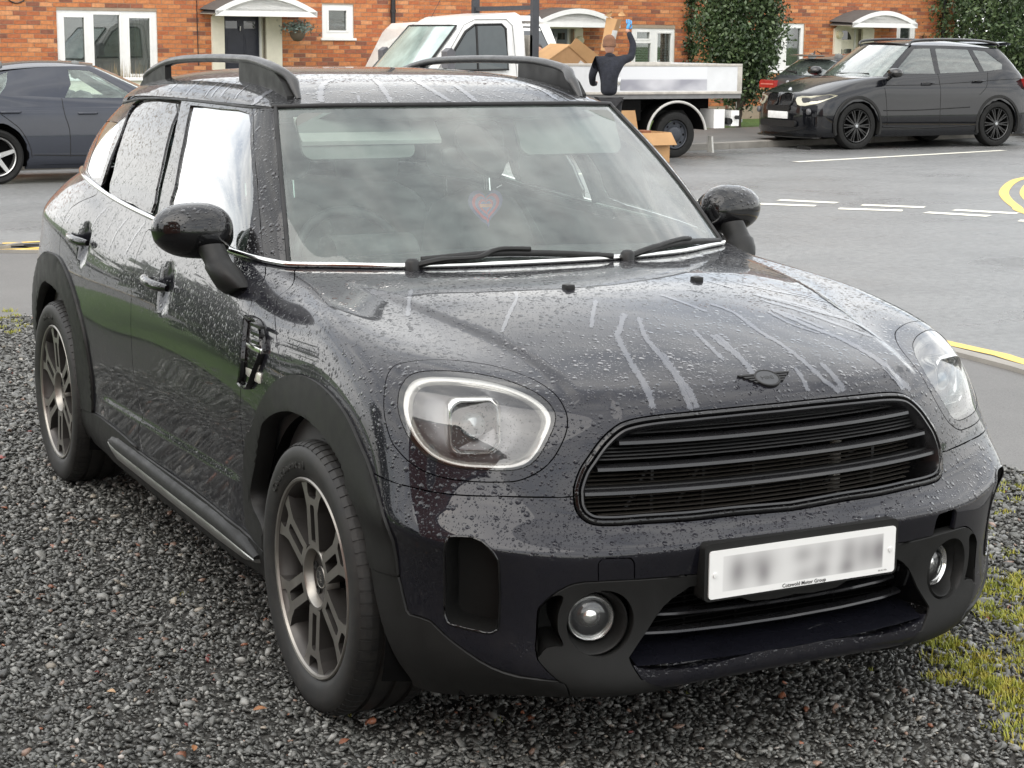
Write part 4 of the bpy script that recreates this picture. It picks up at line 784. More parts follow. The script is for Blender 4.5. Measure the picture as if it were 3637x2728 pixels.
# ---------------------------------------------------------------- trees and shrubs
HOLLY = []
for i, c in enumerate(((.030, .055, .020), (.052, .085, .032), (.085, .125, .050))): HOLLY.append(plain('holly_leaf_%d' % i, c, .42, var=.35, vscale=8))
BARK = plain('bark', (.07, .055, .04), .9, bump=.7, bscale=30, bdist=.02)
def bush(name, label, c, r, n, trunk, seed, size=.085, group=None):
    rnd = np.random.default_rng(seed); o = thing(name, label, 'tree' if trunk else 'shrub', c, group=group)
    cl = rnd.normal(size=(int(n/60), 3)); cl /= np.linalg.norm(cl, axis=1)[:, None]; cl *= rnd.uniform(.55, 1.03, (len(cl), 1))
    C_ = cl*np.array(r); 
    for i in range(3):
        sel = C_[i::3]; P = np.repeat(sel, 60, 0)+rnd.normal(size=(len(sel)*60, 3))*.12*np.mean(r)
        P[:, 2] += r[2]+trunk
        leaf_cloud('crown', P, size, HOLLY[i], o, rnd, .55)
    if trunk:
        mb = MB(); mb.tube([(0, 0, -.1), (.03, 0, trunk*.6), (.0, .03, trunk+.5*r[2])], [.075, .06, .035], 8)
        for k in range(5):
            a = k*1.3; mb.tube([(.0, 0, trunk*.5+.1*k), (.35*math.cos(a), .35*math.sin(a), trunk+.3*r[2])], [.03, .012], 6)
        mb.build('trunk', BARK, o, 60)
    return o
bush('holly_tree', 'dense dark green holly tree between the galvanised pole and the grey hatchback', (-24.6, 17.12, .1), (.74, .74, 1.6), 26000, .40, 21)
bush('hedge_tree', 'tall dark evergreen beyond the end of the terrace at the right edge', (-27.6, 26.4, .0), (1.7, 1.9, 1.9), 26000, .35, 22, .11)
bush('hedge_tree', 'dark evergreen behind the first, beyond the right end of the terrace', (-31.0, 31.0, .0), (2.4, 2.6, 2.6), 16000, .3, 23, .14)
iv = thing('ivy', 'dark ivy climbing the wall beside the rusty post', 'ivy')
rnd = np.random.default_rng(31); P = np.stack([rnd.normal(9.78, .09, 1300), rnd.uniform(.03, .12, 1300), rnd.uniform(.9, 2.9, 1300)], 1); P = P[rnd.random(1300) < .35+.65*(np.sin(P[:, 2]*7)**2)]
leaf_cloud('ivy_leaves', P, .075, HOLLY[0], iv, rnd, .8)['kind'] = 'stuff'; iv.matrix_world = WM
MB().tube([(9.80, .03, .1), (9.78, .04, 1.2), (9.80, .03, 2.8)], .012, 6).build('ivy_stem', BARK, iv)
sh = thing('dry_shrub', 'straw coloured dry stems in front of the triple window', 'shrub')
t = NT('dry_stem'); v = t.co(); t.set(base=t.ramp(t.noise(v, 20, 3), [(.3, (.20, .15, .08)), (.7, (.42, .34, .20))]), rough=.8)
V = []; F = []
for i in range(420):
    x0 = rnd.uniform(-3.2, -1.5); h_ = rnd.uniform(.5, .95)+.22*math.exp(-((x0+2.45)/.4)**2); l = rnd.normal(0, .12); y0 = rnd.uniform(.5, 1.1); n = len(V); w = .006
    V += [(x0-w, y0, .2), (x0+w, y0, .2), (x0+l*.6+w*.7, y0+.03, .2+h_*.7), (x0+l*.6-w*.7, y0+.03, .2+h_*.7), (x0+l, y0+.05, .2+h_)]; F += [(n, n+1, n+2), (n, n+2, n+3), (n+3, n+2, n+4)]
mesh_np('dry_stems', V, F, t.m, sh)['kind'] = 'stuff'; sh.matrix_world = WM
gw = thing('garden_wall', 'low white painted garden wall below the triple window', 'wall')
mb = MB(); mb.box((-5.5, 1.6, .05), (-.9, 1.75, .98)); mb.build('wall', RENDER, gw); MB().box((-5.55, 1.56, .98), (-.85, 1.79, 1.03), bev=.01).build('coping', UPVC, gw); gw.matrix_world = WM
# poles
p = thing('steel_post', 'galvanised steel post rising behind the truck bed', 'post', (WM @ Vector((10.15, 1.2, 0)))[:])
GALV = plain('galvanised', (.45, .47, .48), .4, .7, var=.15, vscale=5); MB().lathe([(.055, -.05), (.055, 4.6), (.0, 4.62)], 20, axis='z').build('shaft', GALV, p, 40)
MB().box((-.075, -.075, -.05), (.075, .075, .16), bev=.01).build('post_base', GALV, p)
p = thing('rusty_post', 'rusty flaking white post beside the galvanised one', 'post', (WM @ Vector((9.97, 1.1, 0)))[:])
t = NT('rust_paint'); v = t.co(); t.set(base=t.mix(t.rng(t.noise(v, 6, 6, .7), .42, .55, 0, 1), (.55, .48, .38), (.16, .05, .03)), rough=.75)
MB().box((-.035, -.035, -.05), (.035, .035, 4.4), bev=.006).build('shaft', t.m, p); MB().box((-.06, -.06, -.05), (.06, .06, .05), bev=.006).build('post_base', t.m, p)
# ---------------------------------------------------------------- the gardens and house on the photographer's side, mirrored in the paintwork
nh = thing('brick_house', 'brick house beside the drive, on the photographer side', 'house')
DB = plain('house_brick_dark', (.26, .095, .055), .9, var=.3, vscale=6, bump=.4, bscale=30)
mb = MB(); mb.box((.3, -15, 0), (9, -6.4, 5.0)); mb.build('wall', DB, nh)
MB().add([(0, -6.2, 4.9), (9.3, -6.2, 4.9), (9.3, -15.2, 4.9), (0, -15.2, 4.9), (4.65, -6.2, 7.8), (4.65, -15.2, 7.8)], [(0, 4, 5, 3), (1, 2, 5, 4)]).build('roof', plain('roof_tiles', (.10, .055, .04), .8), nh, fix=False)
MB().add([(.3, -6.4, 5.0), (9, -6.4, 5.0), (4.65, -6.4, 7.7)], [(0, 1, 2)]).build('gable', DB, nh, fix=False)
for x0, z0 in ((6.6, 1.0), (6.6, 3.2), (2.6, 3.2)):
    w = MB().box((x0, -6.42, z0), (x0+1.3, -6.36, z0+1.2)).build('window', UPVC, nh); MB().box((x0+.08, -6.37, z0+.08), (x0+1.22, -6.34, z0+1.12)).build('pane', WINGLASS, w)
sheet('lawn', [(-8.4, -2.2), (-6.4, -1.92), (-3.4, -1.87), (-2.2, -3.0), (-.9, -5.0), (.2, -6.2), (.2, -14), (-8.4, -14)], .012, LAWN)
for i, (x, y, z, r0) in enumerate(((-3.2, -13.6, 0, (1.6, .8, 1.0)), (-7.0, -14.0, 0, (2.2, .9, 1.2)), (-1.2, -12.2, 0, (1.2, .8, 1.1)))):
    bush('laurel_hedge', ['low laurel hedge behind the lawn', 'long laurel hedge at the far corner of the lawn', 'laurel hedge next to the brick house'][i], (x, y, 0), r0, 5000, 0, 40+i, .14, group='laurel hedges round the lawn')
bush('garden_tree', 'spreading evergreen tree at the corner of the lawn', (-5.0, -8.5, 0), (1.2, 1.2, 1.4), 7000, .9, 47, .12)

bush('laurel_shrub', 'laurel shrub on the lawn edge, seen mirrored in the side windows', (-5.7, -2.75, 0), (.55, .45, .80), 3600, .0, 51, .13)
# ================================================================ the parked hatchback
car = thing('parked_car', 'dark grey crossover with black roof rails, beaded with rain, parked on the gravel drive', 'car')
LS, GS, RS = lower_surface(), glass_surface(), roof_surface()
def paint_mat(name, base, metal=.3, rough=.32, coat=1.0, beads=1.0, coat_rough=.02):
    t = NT(name); v = t.co()
    g = t.n('ShaderNodeNewGeometry'); nz = t.n('ShaderNodeSeparateXYZ', {0: g.outputs['Normal']}).outputs[2]
    upm = t.rng(nz, .03, .5, .012, 1.0)
    hs = []
    for sc, r0, r1 in ((64., .26, .48), (118., .24, .46), (230., .2, .42)):
        vo = t.n('ShaderNodeTexVoronoi', {'Vector': v, 'Scale': sc}, feature='F1')
        rnd = t.n('ShaderNodeSeparateColor', {0: vo.outputs['Color']}).outputs[0]
        rad = t.rng(rnd, .25, 1, r0*.1, r1)
        q = t.math('DIVIDE', vo.outputs['Distance'], rad)
        h = t.math('MAXIMUM', t.math('SUBTRACT', 1.0, t.math('MULTIPLY', q, q)), 0.0)
        hs.append(t.math('MULTIPLY', t.math('SQRT', h), 60./sc))
    h = t.math('MAXIMUM', t.math('MAXIMUM', hs[0], hs[1]), hs[2])
    dry = t.rng(t.noise(v, 3.5, 5, .6), .28, .45, .6, 1)
    h = t.math('MULTIPLY', t.math('MULTIPLY', h, upm), t.math('MULTIPLY', dry, beads))
    bn = t.bump(h, 1.0, .010)
    fl = t.noise(v, 900, 2)
    dirt = t.rng(t.noise(v, 14, 6, .7), .45, .8, 0, 1)
    lowm = t.rng(t.n('ShaderNodeSeparateXYZ', {0: t.n('ShaderNodeTexCoord').outputs['Object']}).outputs[2], .2, .75, .10, .0)
    b2 = t.mix(t.math('MULTIPLY', dirt, lowm), t.ramp(fl, [(.35, tuple(c*.8 for c in base)), (.7, tuple(c*1.35 for c in base))]), (.10, .085, .065))
    t.set(spec=.08, base=b2, metal=metal, rough=rough, coat=coat, coat_normal=bn)
    t.set(coat_rough=t.rng(dirt, 0, 1, coat_rough, coat_rough+.03))
    MATS[name] = t.m; return t.m
PAINT = paint_mat('wet_grey_paint', (.0085, .0085, .0125), metal=.25, rough=.30)
ROOFP = paint_mat('wet_black_roof', (.007, .007, .0078), metal=.05, rough=.4)
GLOSS = paint_mat('gloss_black', (.004, .004, .0045), metal=0, rough=.25, beads=.8)
CLAD = plain('grained_black_plastic', (.0125, .0125, .012), .48, bump=.25, bscale=900, bdist=.0006, spec=.28)
DARKP = plain('black_trim', (.006, .006, .006), .55)
VOID = plain('unlit_black', (.004, .004, .004), .9, spec=.1)
SATIN = plain('satin_black_bars', (.012, .012, .013), .28, coat=.3)
CHROME = plain('chrome_strip', (.78, .78, .76), .12, 1.0, var=.04, rvar=.04)
SILVER = plain('matt_silver_sill', (.42, .42, .40), .34, .9, bump=.3, bscale=500, bdist=.0006)
RUBBER = plain('tyre_rubber', (.010, .010, .0095), .7, spec=.3, bump=.2, bscale=400, bdist=.0006)
ALLOY = plain('machined_alloy', (.30, .285, .26), .36, .85, var=.06)
ALLOYD = plain('dark_alloy', (.075, .070, .066), .38, .65)
GLASSW = glass('windscreen_glass', (.82, .92, .87), sky_haze=.09, refl=1.0, beads=.3)
GLASSS = glass('side_glass', (.40, .52, .46), sky_haze=.04, refl=1.9, beads=.35)

def polyline_uv(c, per=5, closed=False):
    q = smoothline([(a, b, 0) for a, b in c], per, closed); return [(p.x, p.y) for p in q]
CUV = CURVES
# --- small shape details added on top of the base surface
SCOOPS = [(-1.285, .905, .072, .088, .024), (-2.235, .945, .072, .085, .024)]
creaseP = LS.ev(*np.array(CUV['crease']).T)
def sstep(x): x = np.clip(x, 0, 1); return x*x*(3-2*x)
def lower_disp(P):
    d = np.zeros(len(P)); x, y, z = P.T
    for cx, cz, rx, rz, dep in SCOOPS:
        q = ((x-cx)/rx)**2+((z-cz)/rz)**2
        d -= dep*np.where((q < 1) & (y > .7), np.maximum(1-q, 0)**1.5, 0)
    side = sstep((-.55-x)/.12)*sstep((x+2.12)/.15)*(y > .6)
    d += .0065*side*sstep((.462+.02*(x+1.3)-z)/.030)
    # raised middle of the bonnet inside the crease line
    cx, cy = creaseP[:, 0], creaseP[:, 1]
    o = np.argsort(cx); yc = np.interp(x, cx[o], cy[o], left=.50, right=.40)
    cowl = np.interp(y, [0, .2, .4, .53, .61, .70], [-.375, -.385, -.425, -.49, -.535, -.60])
    top = sstep((z-.80)/.08)*sstep((x-cowl-.02)/.5)
    d += .008*top*sstep((yc+.018-y)/.036)
    return d
def surf_pn(S, u, v, disp=None):
    if disp is None: return S.nrm(u, v)
    P, N = S.nrm(u, v); e = 2e-3
    Q = P+N*disp(P)[:, None]
    def at(a, b):
        p, n = S.nrm(a, b); return p+n*disp(p)[:, None]
    u0, u1 = np.maximum(u-e, 0), np.minimum(u+e, S.nu-1); v0, v1 = np.maximum(v-e, 0), np.minimum(v+e, S.nv-1)
    a = at(u1, v)-at(u0, v); b = at(u, v1)-at(u, v0)
    n = np.cross(a, b); n /= np.linalg.norm(n, axis=1)[:, None]+1e-12
    return Q, n
class Panels:
    """cuts a half surface into regions along curves; regions are picked by a seed point"""
    def __init__(s, S, curves, du, dv, su, sv, disp=None):
        s.S = S; s.disp = disp; pts = []; edges = []
        def addline(q):
            n = len(pts); pts.extend(q); edges.extend((n+i, n+i+1) for i in range(len(q)-1))
        U, V = S.nu-1, S.nv-1
        addline([(u, 0) for u in np.arange(0, U+1e-6, du)]); addline([(U, v) for v in np.arange(0, V+1e-6, dv)])
        addline([(u, V) for u in np.arange(0, U+1e-6, du)]); addline([(0, v) for v in np.arange(0, V+1e-6, dv)])
        for c in curves:
            addline([(min(max(a, 0), U), min(max(b, 0), V)) for a, b in c])
        cp = np.array(pts)*[su, sv]
        g = [(u, v) for u in np.arange(du/2, U, du) for v in np.arange(dv/2, V, dv)]
        G = np.array(g)*[su, sv]; h = .42*min(du*su, dv*sv)
        key = {}
        for p in cp: key.setdefault((int(p[0]//h), int(p[1]//h)), []).append(p)
        for q, p in zip(g, G):
            i, j = int(p[0]//h), int(p[1]//h)
            if not any((a, b) in key for a in (i-1, i, i+1) for b in (j-1, j, j+1)): pts.append(q)
        r = delaunay_2d_cdt([Vector((a*su, b*sv)) for a, b in pts], edges, [], 0, 1e-5)
        s.uv = np.array([(p.x/su, p.y/sv) for p in r[0]]); T = np.array([t for t in r[2] if len(t) == 3])
        lim = set(tuple(sorted(e)) for e, o in zip(r[1], r[4]) if len(o))
        own = {}; 
        for k, t in enumerate(T):
            for a, b in ((t[0], t[1]), (t[1], t[2]), (t[2], t[0])): own.setdefault((min(a, b), max(a, b)), []).append(k)
        lab = -np.ones(len(T), int); nl = 0
        for k in range(len(T)):
            if lab[k] >= 0: continue
            st = [k]; lab[k] = nl
            while st:
                q = st.pop(); t = T[q]
                for a, b in ((t[0], t[1]), (t[1], t[2]), (t[2], t[0])):
                    e = (min(a, b), max(a, b))
                    if e in lim: continue
                    for o in own[e]:
                        if lab[o] < 0: lab[o] = nl; st.append(o)
            nl += 1
        s.T, s.lab = T, lab; s.P, s.N = surf_pn(S, s.uv[:, 0], s.uv[:, 1], disp)
        a, b, c = (s.P[T[:, i]] for i in range(3))
        flip = np.einsum('ij,ij->i', np.cross(b-a, c-a), s.N[T[:, 0]]) < 0
        s.T[flip] = s.T[flip][:, ::-1]
        s.cen = s.P[T].mean(1); s.used = set()
    def region(s, seed):
        k = np.argmin(((s.cen-np.array(seed))**2).sum(1)); return s.lab[k]
    def build(s, name, seeds, mat, parent, off=0., gap=.0018, skirt=.014, sides=(1, -1), merge=False, taper=0., label=None):
        labs = {s.region(q) for q in seeds}; s.used |= labs
        sel = s.T[np.isin(s.lab, list(labs))]
        ids, inv = np.unique(sel, return_inverse=True); T = inv.reshape(-1, 3)
        P, N, uv = s.P[ids], s.N[ids], s.uv[ids]
        ec = {}
        for t in T:
            for a, b in ((t[0], t[1]), (t[1], t[2]), (t[2], t[0])):
                if (b, a) in ec: del ec[(b, a)]
                else: ec[(a, b)] = 1
        U = s.S.nu-1
        be = [(a, b) for a, b in ec if not ((uv[a, 0] < 1e-4 and uv[b, 0] < 1e-4) or (s.S is not RS and uv[a, 0] > U-1e-4 and uv[b, 0] > U-1e-4))]
        inw = np.zeros_like(P)
        for a, b in be:
            t = P[b]-P[a]; L = np.linalg.norm(t)
            if L > 1e-9:
                q = np.cross(N[a], t/L); inw[a] += q; inw[b] += q
        ln = np.linalg.norm(inw, axis=1); bd = ln > 1e-9
        inw[bd] /= ln[bd][:, None]
        inw[(uv[:, 0] < 1e-4) | (uv[:, 0] > U-1e-4)] *= np.array([1, 0, 1])
        Q = P+N*off+inw*gap
        if taper: Q[bd] -= N[bd]*taper
        n = len(Q); bv = sorted({a for e in be for a in e}); ix = {a: n+i for i, a in enumerate(bv)}; ix2 = {a: n+len(bv)+i for i, a in enumerate(bv)}
        K = np.concatenate([Q, Q[bv], Q[bv]-N[bv]*skirt-inw[bv]*0.0])
        NN = np.concatenate([N, (N[bv]*.5-inw[bv]), -inw[bv]]); NN /= np.linalg.norm(NN, axis=1)[:, None]+1e-12
        F = [tuple(t) for t in T]+[(ix[a], ix2[a], ix2[b]) for a, b in be]+[(ix[a], ix2[b], ix[b]) for a, b in be]
        F = np.array(F); outs = []
        def mk(sd, K, NN, F):
            K = K*[1, sd, 1]; NN = NN*[1, sd, 1]; F = F if sd > 0 else F[:, ::-1]; return K, NN, F
        parts = [mk(sd, K, NN, F) for sd in sides]
        if merge:
            k0 = len(parts[0][0]); parts = [(np.concatenate([p[0] for p in parts]), np.concatenate([p[1] for p in parts]), np.concatenate([parts[0][2]]+[p[2]+k0 for p in parts[1:]]))]
        for A, B, C_ in parts:
            o = mesh_np(name, A, C_, mat, parent, True)
            o.data.normals_split_custom_set_from_vertices(B.tolist())
            if label: o['label'] = label
            outs.append(o)
        return outs
uvs = {k: polyline_uv(v, 4) for k, v in CUV.items()}
for k in ('fog_panel_left', 'lower_seam', 'fascia_cladding', 'scuttle', 'sill_top'): uvs[k] = polyline_uv(CUV[k], 2)
def ext(c, d0=.0, d1=.0):
    """lengthen a curve at its ends so that it crosses its neighbour"""
    c = [np.array(p) for i, p in enumerate(c) if i == 0 or abs(p[0]-c[i-1][0])+abs(p[1]-c[i-1][1]) > 1e-5]
    if d0: c.insert(0, c[0]+(c[0]-c[1])/np.linalg.norm(c[0]-c[1])*d0)
    if d1: c.append(c[-1]+(c[-1]-c[-2])/np.linalg.norm(c[-1]-c[-2])*d1)
    return [tuple(p) for p in c]
LCUT = ['front_flare_outer', 'front_flare_inner', 'flare_split', 'fascia_cladding', 'fog_panel_left', 'lower_seam', 'lip_edge', 'bonnet_seam', 'grille_outline', 'bezel_outline', 'lens_outline', 'intake', 'tow_cover', 'bonnet_side', 'door_front', 'door_mid', 'door_rear', 'rear_flare_outer', 'rear_flare_inner', 'sill_top', 'rear_clad', 'tail_seam', 'scuttle', 'fog_cup', 'pocket']
uvs['tail_edge'] = [(19.3, 13.), (19.35, 10.), (19.4, 5.2)]; LCUT.append('tail_edge')
EXT = {'bonnet_seam': (.06, .05), 'fascia_cladding': (.10, 2.5), 'front_flare_outer': (.06, .06), 'flare_split': (.2, .12), 'lower_seam': (.3, 2.5), 'tow_cover': (.12, .12), 'bonnet_side': (.1, .1), 'door_front': (0, .3), 'door_mid': (0, .3), 'door_rear': (0, .6), 'sill_top': (.05, .1), 'front_flare_inner': (.8, .8), 'rear_flare_inner': (.6, .6), 'rear_flare_outer': (.12, .3), 'rear_clad': (.12, .3), 'tail_seam': (.3, .2), 'fog_panel_left': (.08, .3), 'lip_edge': (.1, .3), 'grille_outline': (.3, .3), 'bonnet_side': (.0, .6), 'front_flare_outer': (.12, .12)}
for k in ('door_front', 'door_mid', 'door_rear', 'bonnet_side'): uvs[k].insert(0, (uvs[k][0][0], 13.0))
for k in ('screen_edge', 'door_frame_front', 'pillar_split', 'door_frame_rear'): pass
LP = Panels(LS, [ext(uvs[k], *EXT.get(k, (0, 0))) for k in LCUT], .085, .10, .25, .075, lower_disp)
B = LP.build
B('bonnet', [(.2, .2, .99), (.3, .55, .94)], PAINT, car, merge=True, label='wet bonnet with round headlight openings and a winged badge')
B('headlight_surround', [(.345, .82, .86)], PAINT, car, gap=.001)
B('front_wing', [(-.42, .83, .95)], PAINT, car)
B('bumper', [(.80, .12, .555), (.55, .795, .5)], PAINT, car, merge=True, off=.001)
B('tow_cover', [(.76, .46, .52)], PAINT, car, gap=.001, sides=(-1,))
B('front_door', [(-1.0, .875, .75)], PAINT, car)
B('rear_door', [(-2.0, .885, .75)], PAINT, car)
B('rear_wing', [(-3.0, .83, .95)], PAINT, car, merge=False)
B('front_arch', [(-.2, .88, .78), (.40, .86, .62)], CLAD, car, off=.012, taper=.004, skirt=.05, gap=.0)
B('rear_arch', [(-2.40, .89, .75)], CLAD, car, off=.012, taper=.004, skirt=.05, gap=.0)
B('side_skirt', [(-1.2, .86, .27)], CLAD, car, off=.010, taper=.003, skirt=.05)
B('bumper_corner', [(.45, .85, .33)], CLAD, car, off=.006, skirt=.04)
B('fog_panel', [(.765, .40, .415)], CLAD, car, off=.004, merge=True, skirt=.03)
B('front_lip', [(.80, .12, .262)], PAINT, car, merge=True, skirt=.05)
B('rear_bumper', [(-3.45, .3, .35)], CLAD, car, merge=True, skirt=.03)
B('tailgate', [(-3.3, .2, 1.0)], PAINT, car, merge=True)
B('tailgate_lower', [(-3.46, .3, .58)], PAINT, car, merge=True)
B('side_vent', [(-.40, .88, .86)], GLOSS, car, off=.003)
# ---- glass house
gcut = {k: polyline_uv(CURVES[k], 2) for k in ('screen_edge', 'door_frame_front', 'front_window', 'sail', 'rear_window', 'quarter_window', 'pillar_split', 'door_frame_rear')}
GP = Panels(GS, [ext(gcut['screen_edge'], .3, .3), ext(gcut['door_frame_front'], .4, .3), gcut['front_window'], gcut['rear_window'], gcut['quarter_window'], ext(gcut['pillar_split'], .2, .2), ext(gcut['door_frame_rear'], .3, .3), [(18.6, 0), (18.6, 3)]], .085, .10, .25, .14)
GB = GP.build
GB('windscreen', [(-.75, 0, 1.25)], GLASSW, car, merge=True, gap=.003, skirt=.004)
GB('a_pillar', [(-.86, .66, 1.25)], GLOSS, car, off=.004)
GB('front_door_frame', [(-1.42, .64, 1.45)], GLOSS, car, off=.003)
GB('rear_door_frame', [(-2.32, .645, 1.40)], GLOSS, car, off=.003)
GB('c_pillar', [(-2.75, .64, 1.37)], GLOSS, car)
GB('front_side_window', [(-1.18, .72, 1.24)], GLASSS, car, off=-.004, gap=.0, skirt=.004)
GB('rear_side_window', [(-2.09, .72, 1.29)], GLASSS, car, off=-.004, gap=.0, skirt=.004)
GB('quarter_window', [(-2.62, .69, 1.28)], GLASSS, car, off=-.002, gap=.0, skirt=.004)
GB('rear_screen', [(-3.12, .1, 1.28)], GLASSS, car, merge=True)
# ---- roof
RP = Panels(RS, [], .3, .3, .07, .2)
RP.build('roof', [(-1.8, .1, 1.55)], ROOFP, car, merge=True, off=.004, skirt=.012)
def on_low(u, v, off=0.):
    P, N = surf_pn(LS, np.atleast_1d(np.array(u, float)), np.atleast_1d(np.array(v, float)), lower_disp); return [Vector(p) for p in P+N*off]
def both(fn):
    for sd in (1, -1): fn(sd)
def mir(pts, sd): return [Vector((p[0], p[1]*sd, p[2])) for p in pts]
# belt chrome: one strip round the scuttle and along both sides
us = np.linspace(0, 17.6, 120); P = on_low(us, np.full(120, 13.0), .004)
full = [Vector((p.x, -p.y, p.z+.004)) for p in P[::-1]]+[Vector((p.x, p.y, p.z+.004)) for p in P[1:]]
MB().tube(full, .0095, 8, flat=.9).build('chrome_strip', CHROME, car, 60)
# rubber line under the front edge of the roof and down the screen edges
e = GS.ev(np.linspace(0, 7, 40), np.full(40, 3.)); full = [Vector((p[0], -p[1], p[2]+.003)) for p in e[::-1]]+[Vector((p[0], p[1], p[2]+.003)) for p in e[1:]]
MB().tube(full, .0075, 8).build('roof_seal', DARKP, car, 60)
sev = np.array(polyline_uv(CURVES['screen_edge'], 4)); e = GS.ev(sev[:, 0], sev[:, 1])
both(lambda sd: MB().tube([Vector((p[0], p[1]*sd, p[2]+.004)) for p in e], .0065, 8).build('screen_seal', DARKP, car, 60))
e2 = GS.ev(np.linspace(7, 18, 90), np.full(90, 3.))
both(lambda sd: MB().tube([Vector((p[0], p[1]*sd*1.004, p[2]-.002)) for p in e2], .006, 6).build('roof_gutter', DARKP, car, 60))
# ---- wheel wells and dark inner structure
for x_, y_ in ((0, .86), (-2.67, .865)):
    for sd in (1, -1):
        aa = np.linspace(math.radians(-22), math.radians(202), 40)
        MB().loft([[(x_+r*math.cos(q), (y_+h)*sd, max(.345+r*math.sin(q), .17)) for q in aa] for r, h in ((.405, .0), (.43, -.10), (.43, -.34), (.05, -.36))], closed=False).build('wheel_liner', VOID, car, fix=False)
mb = MB(); mb.box((-3.3, -.74, .20), (.55, .74, .26)); mb.box((-.62, -.70, .26), (-.52, .70, .80)); mb.box((-3.3, -.70, .26), (-3.1, .70, .9))
mb.build('floor_pan', VOID, car)
# inner skins of the doors and the boot
uu, vv = np.meshgrid(np.linspace(7.5, 20.9, 60), np.linspace(3, 12.95, 14), indexing='ij')
for sd in (1, -1):
    P, N = LS.nrm(uu.ravel(), vv.ravel()); P = (P-N*.055)*[1, sd, 1]
    F = [(i*14+j, i*14+j+1, (i+1)*14+j+1, (i+1)*14+j) for i in range(59) for j in range(13)]
    mesh_np('door_lining', P, F, plain('grey_lining', (.07, .072, .072), .8), car, True)
# ---- wheels
def spoke_outline(k):
    a = 2*math.pi*k/6+math.pi/2
    half = [(.036, .078), (.036, .105), (.037, .176), (.050, .205), (.072, .2350)]
    notch = [(.032, .2400), (.028, .214), (.019, .205)]
    right_ = half+notch
    pts = right_+[(-x, r) for x, r in right_[::-1]]
    slot = [(.0135, .094), (.0135, .180), (.009, .187), (-.009, .187), (-.0135, .180), (-.0135, .094)]
    rot = lambda q: [(x*math.cos(a-math.pi/2)-r*math.sin(a-math.pi/2), x*math.sin(a-math.pi/2)+r*math.cos(a-math.pi/2)) for x, r in q]
    return rot(pts), rot(slot)
def filled(mb, outer, holes, y, back, mi_f, mi_s, dish=None):
    """flat face with holes in the xz plane, walls back to y=back"""
    P = list(outer); E = [(i, (i+1) % len(outer)) for i in range(len(outer))]
    for h in holes: n = len(P); P += h; E += [(n+i, n+(i+1) % len(h)) for i in range(len(h))]
    r = delaunay_2d_cdt([Vector(p) for p in P], E, [], 1, 1e-7)
    def inside(c, poly):
        q = False
        for i in range(len(poly)):
            (x0, y0), (x1, y1) = poly[i], poly[i-1]
            if (y0 > c.y) != (y1 > c.y) and c.x < (x1-x0)*(c.y-y0)/(y1-y0)+x0: q = not q
        return q
    F = []
    for f_ in r[2]:
        c = sum((r[0][i] for i in f_), Vector((0, 0)))/len(f_)
        if inside(c, outer) and not any(inside(c, h) for h in holes): F.append(f_)
    g = dish or (lambda x, z: y)
    mb.add([(p.x, g(p.x, p.y), p.y) for p in r[0]], F, mi_f)
    for loop in [outer]+holes:
        n = len(loop); V = [(a, g(a, b), b) for a, b in loop]+[(a*.98, back, b*.98) for a, b in loop]
        mb.add(V, [(i, (i+1) % n, n+(i+1) % n, n+i) for i in range(n)], mi_s)
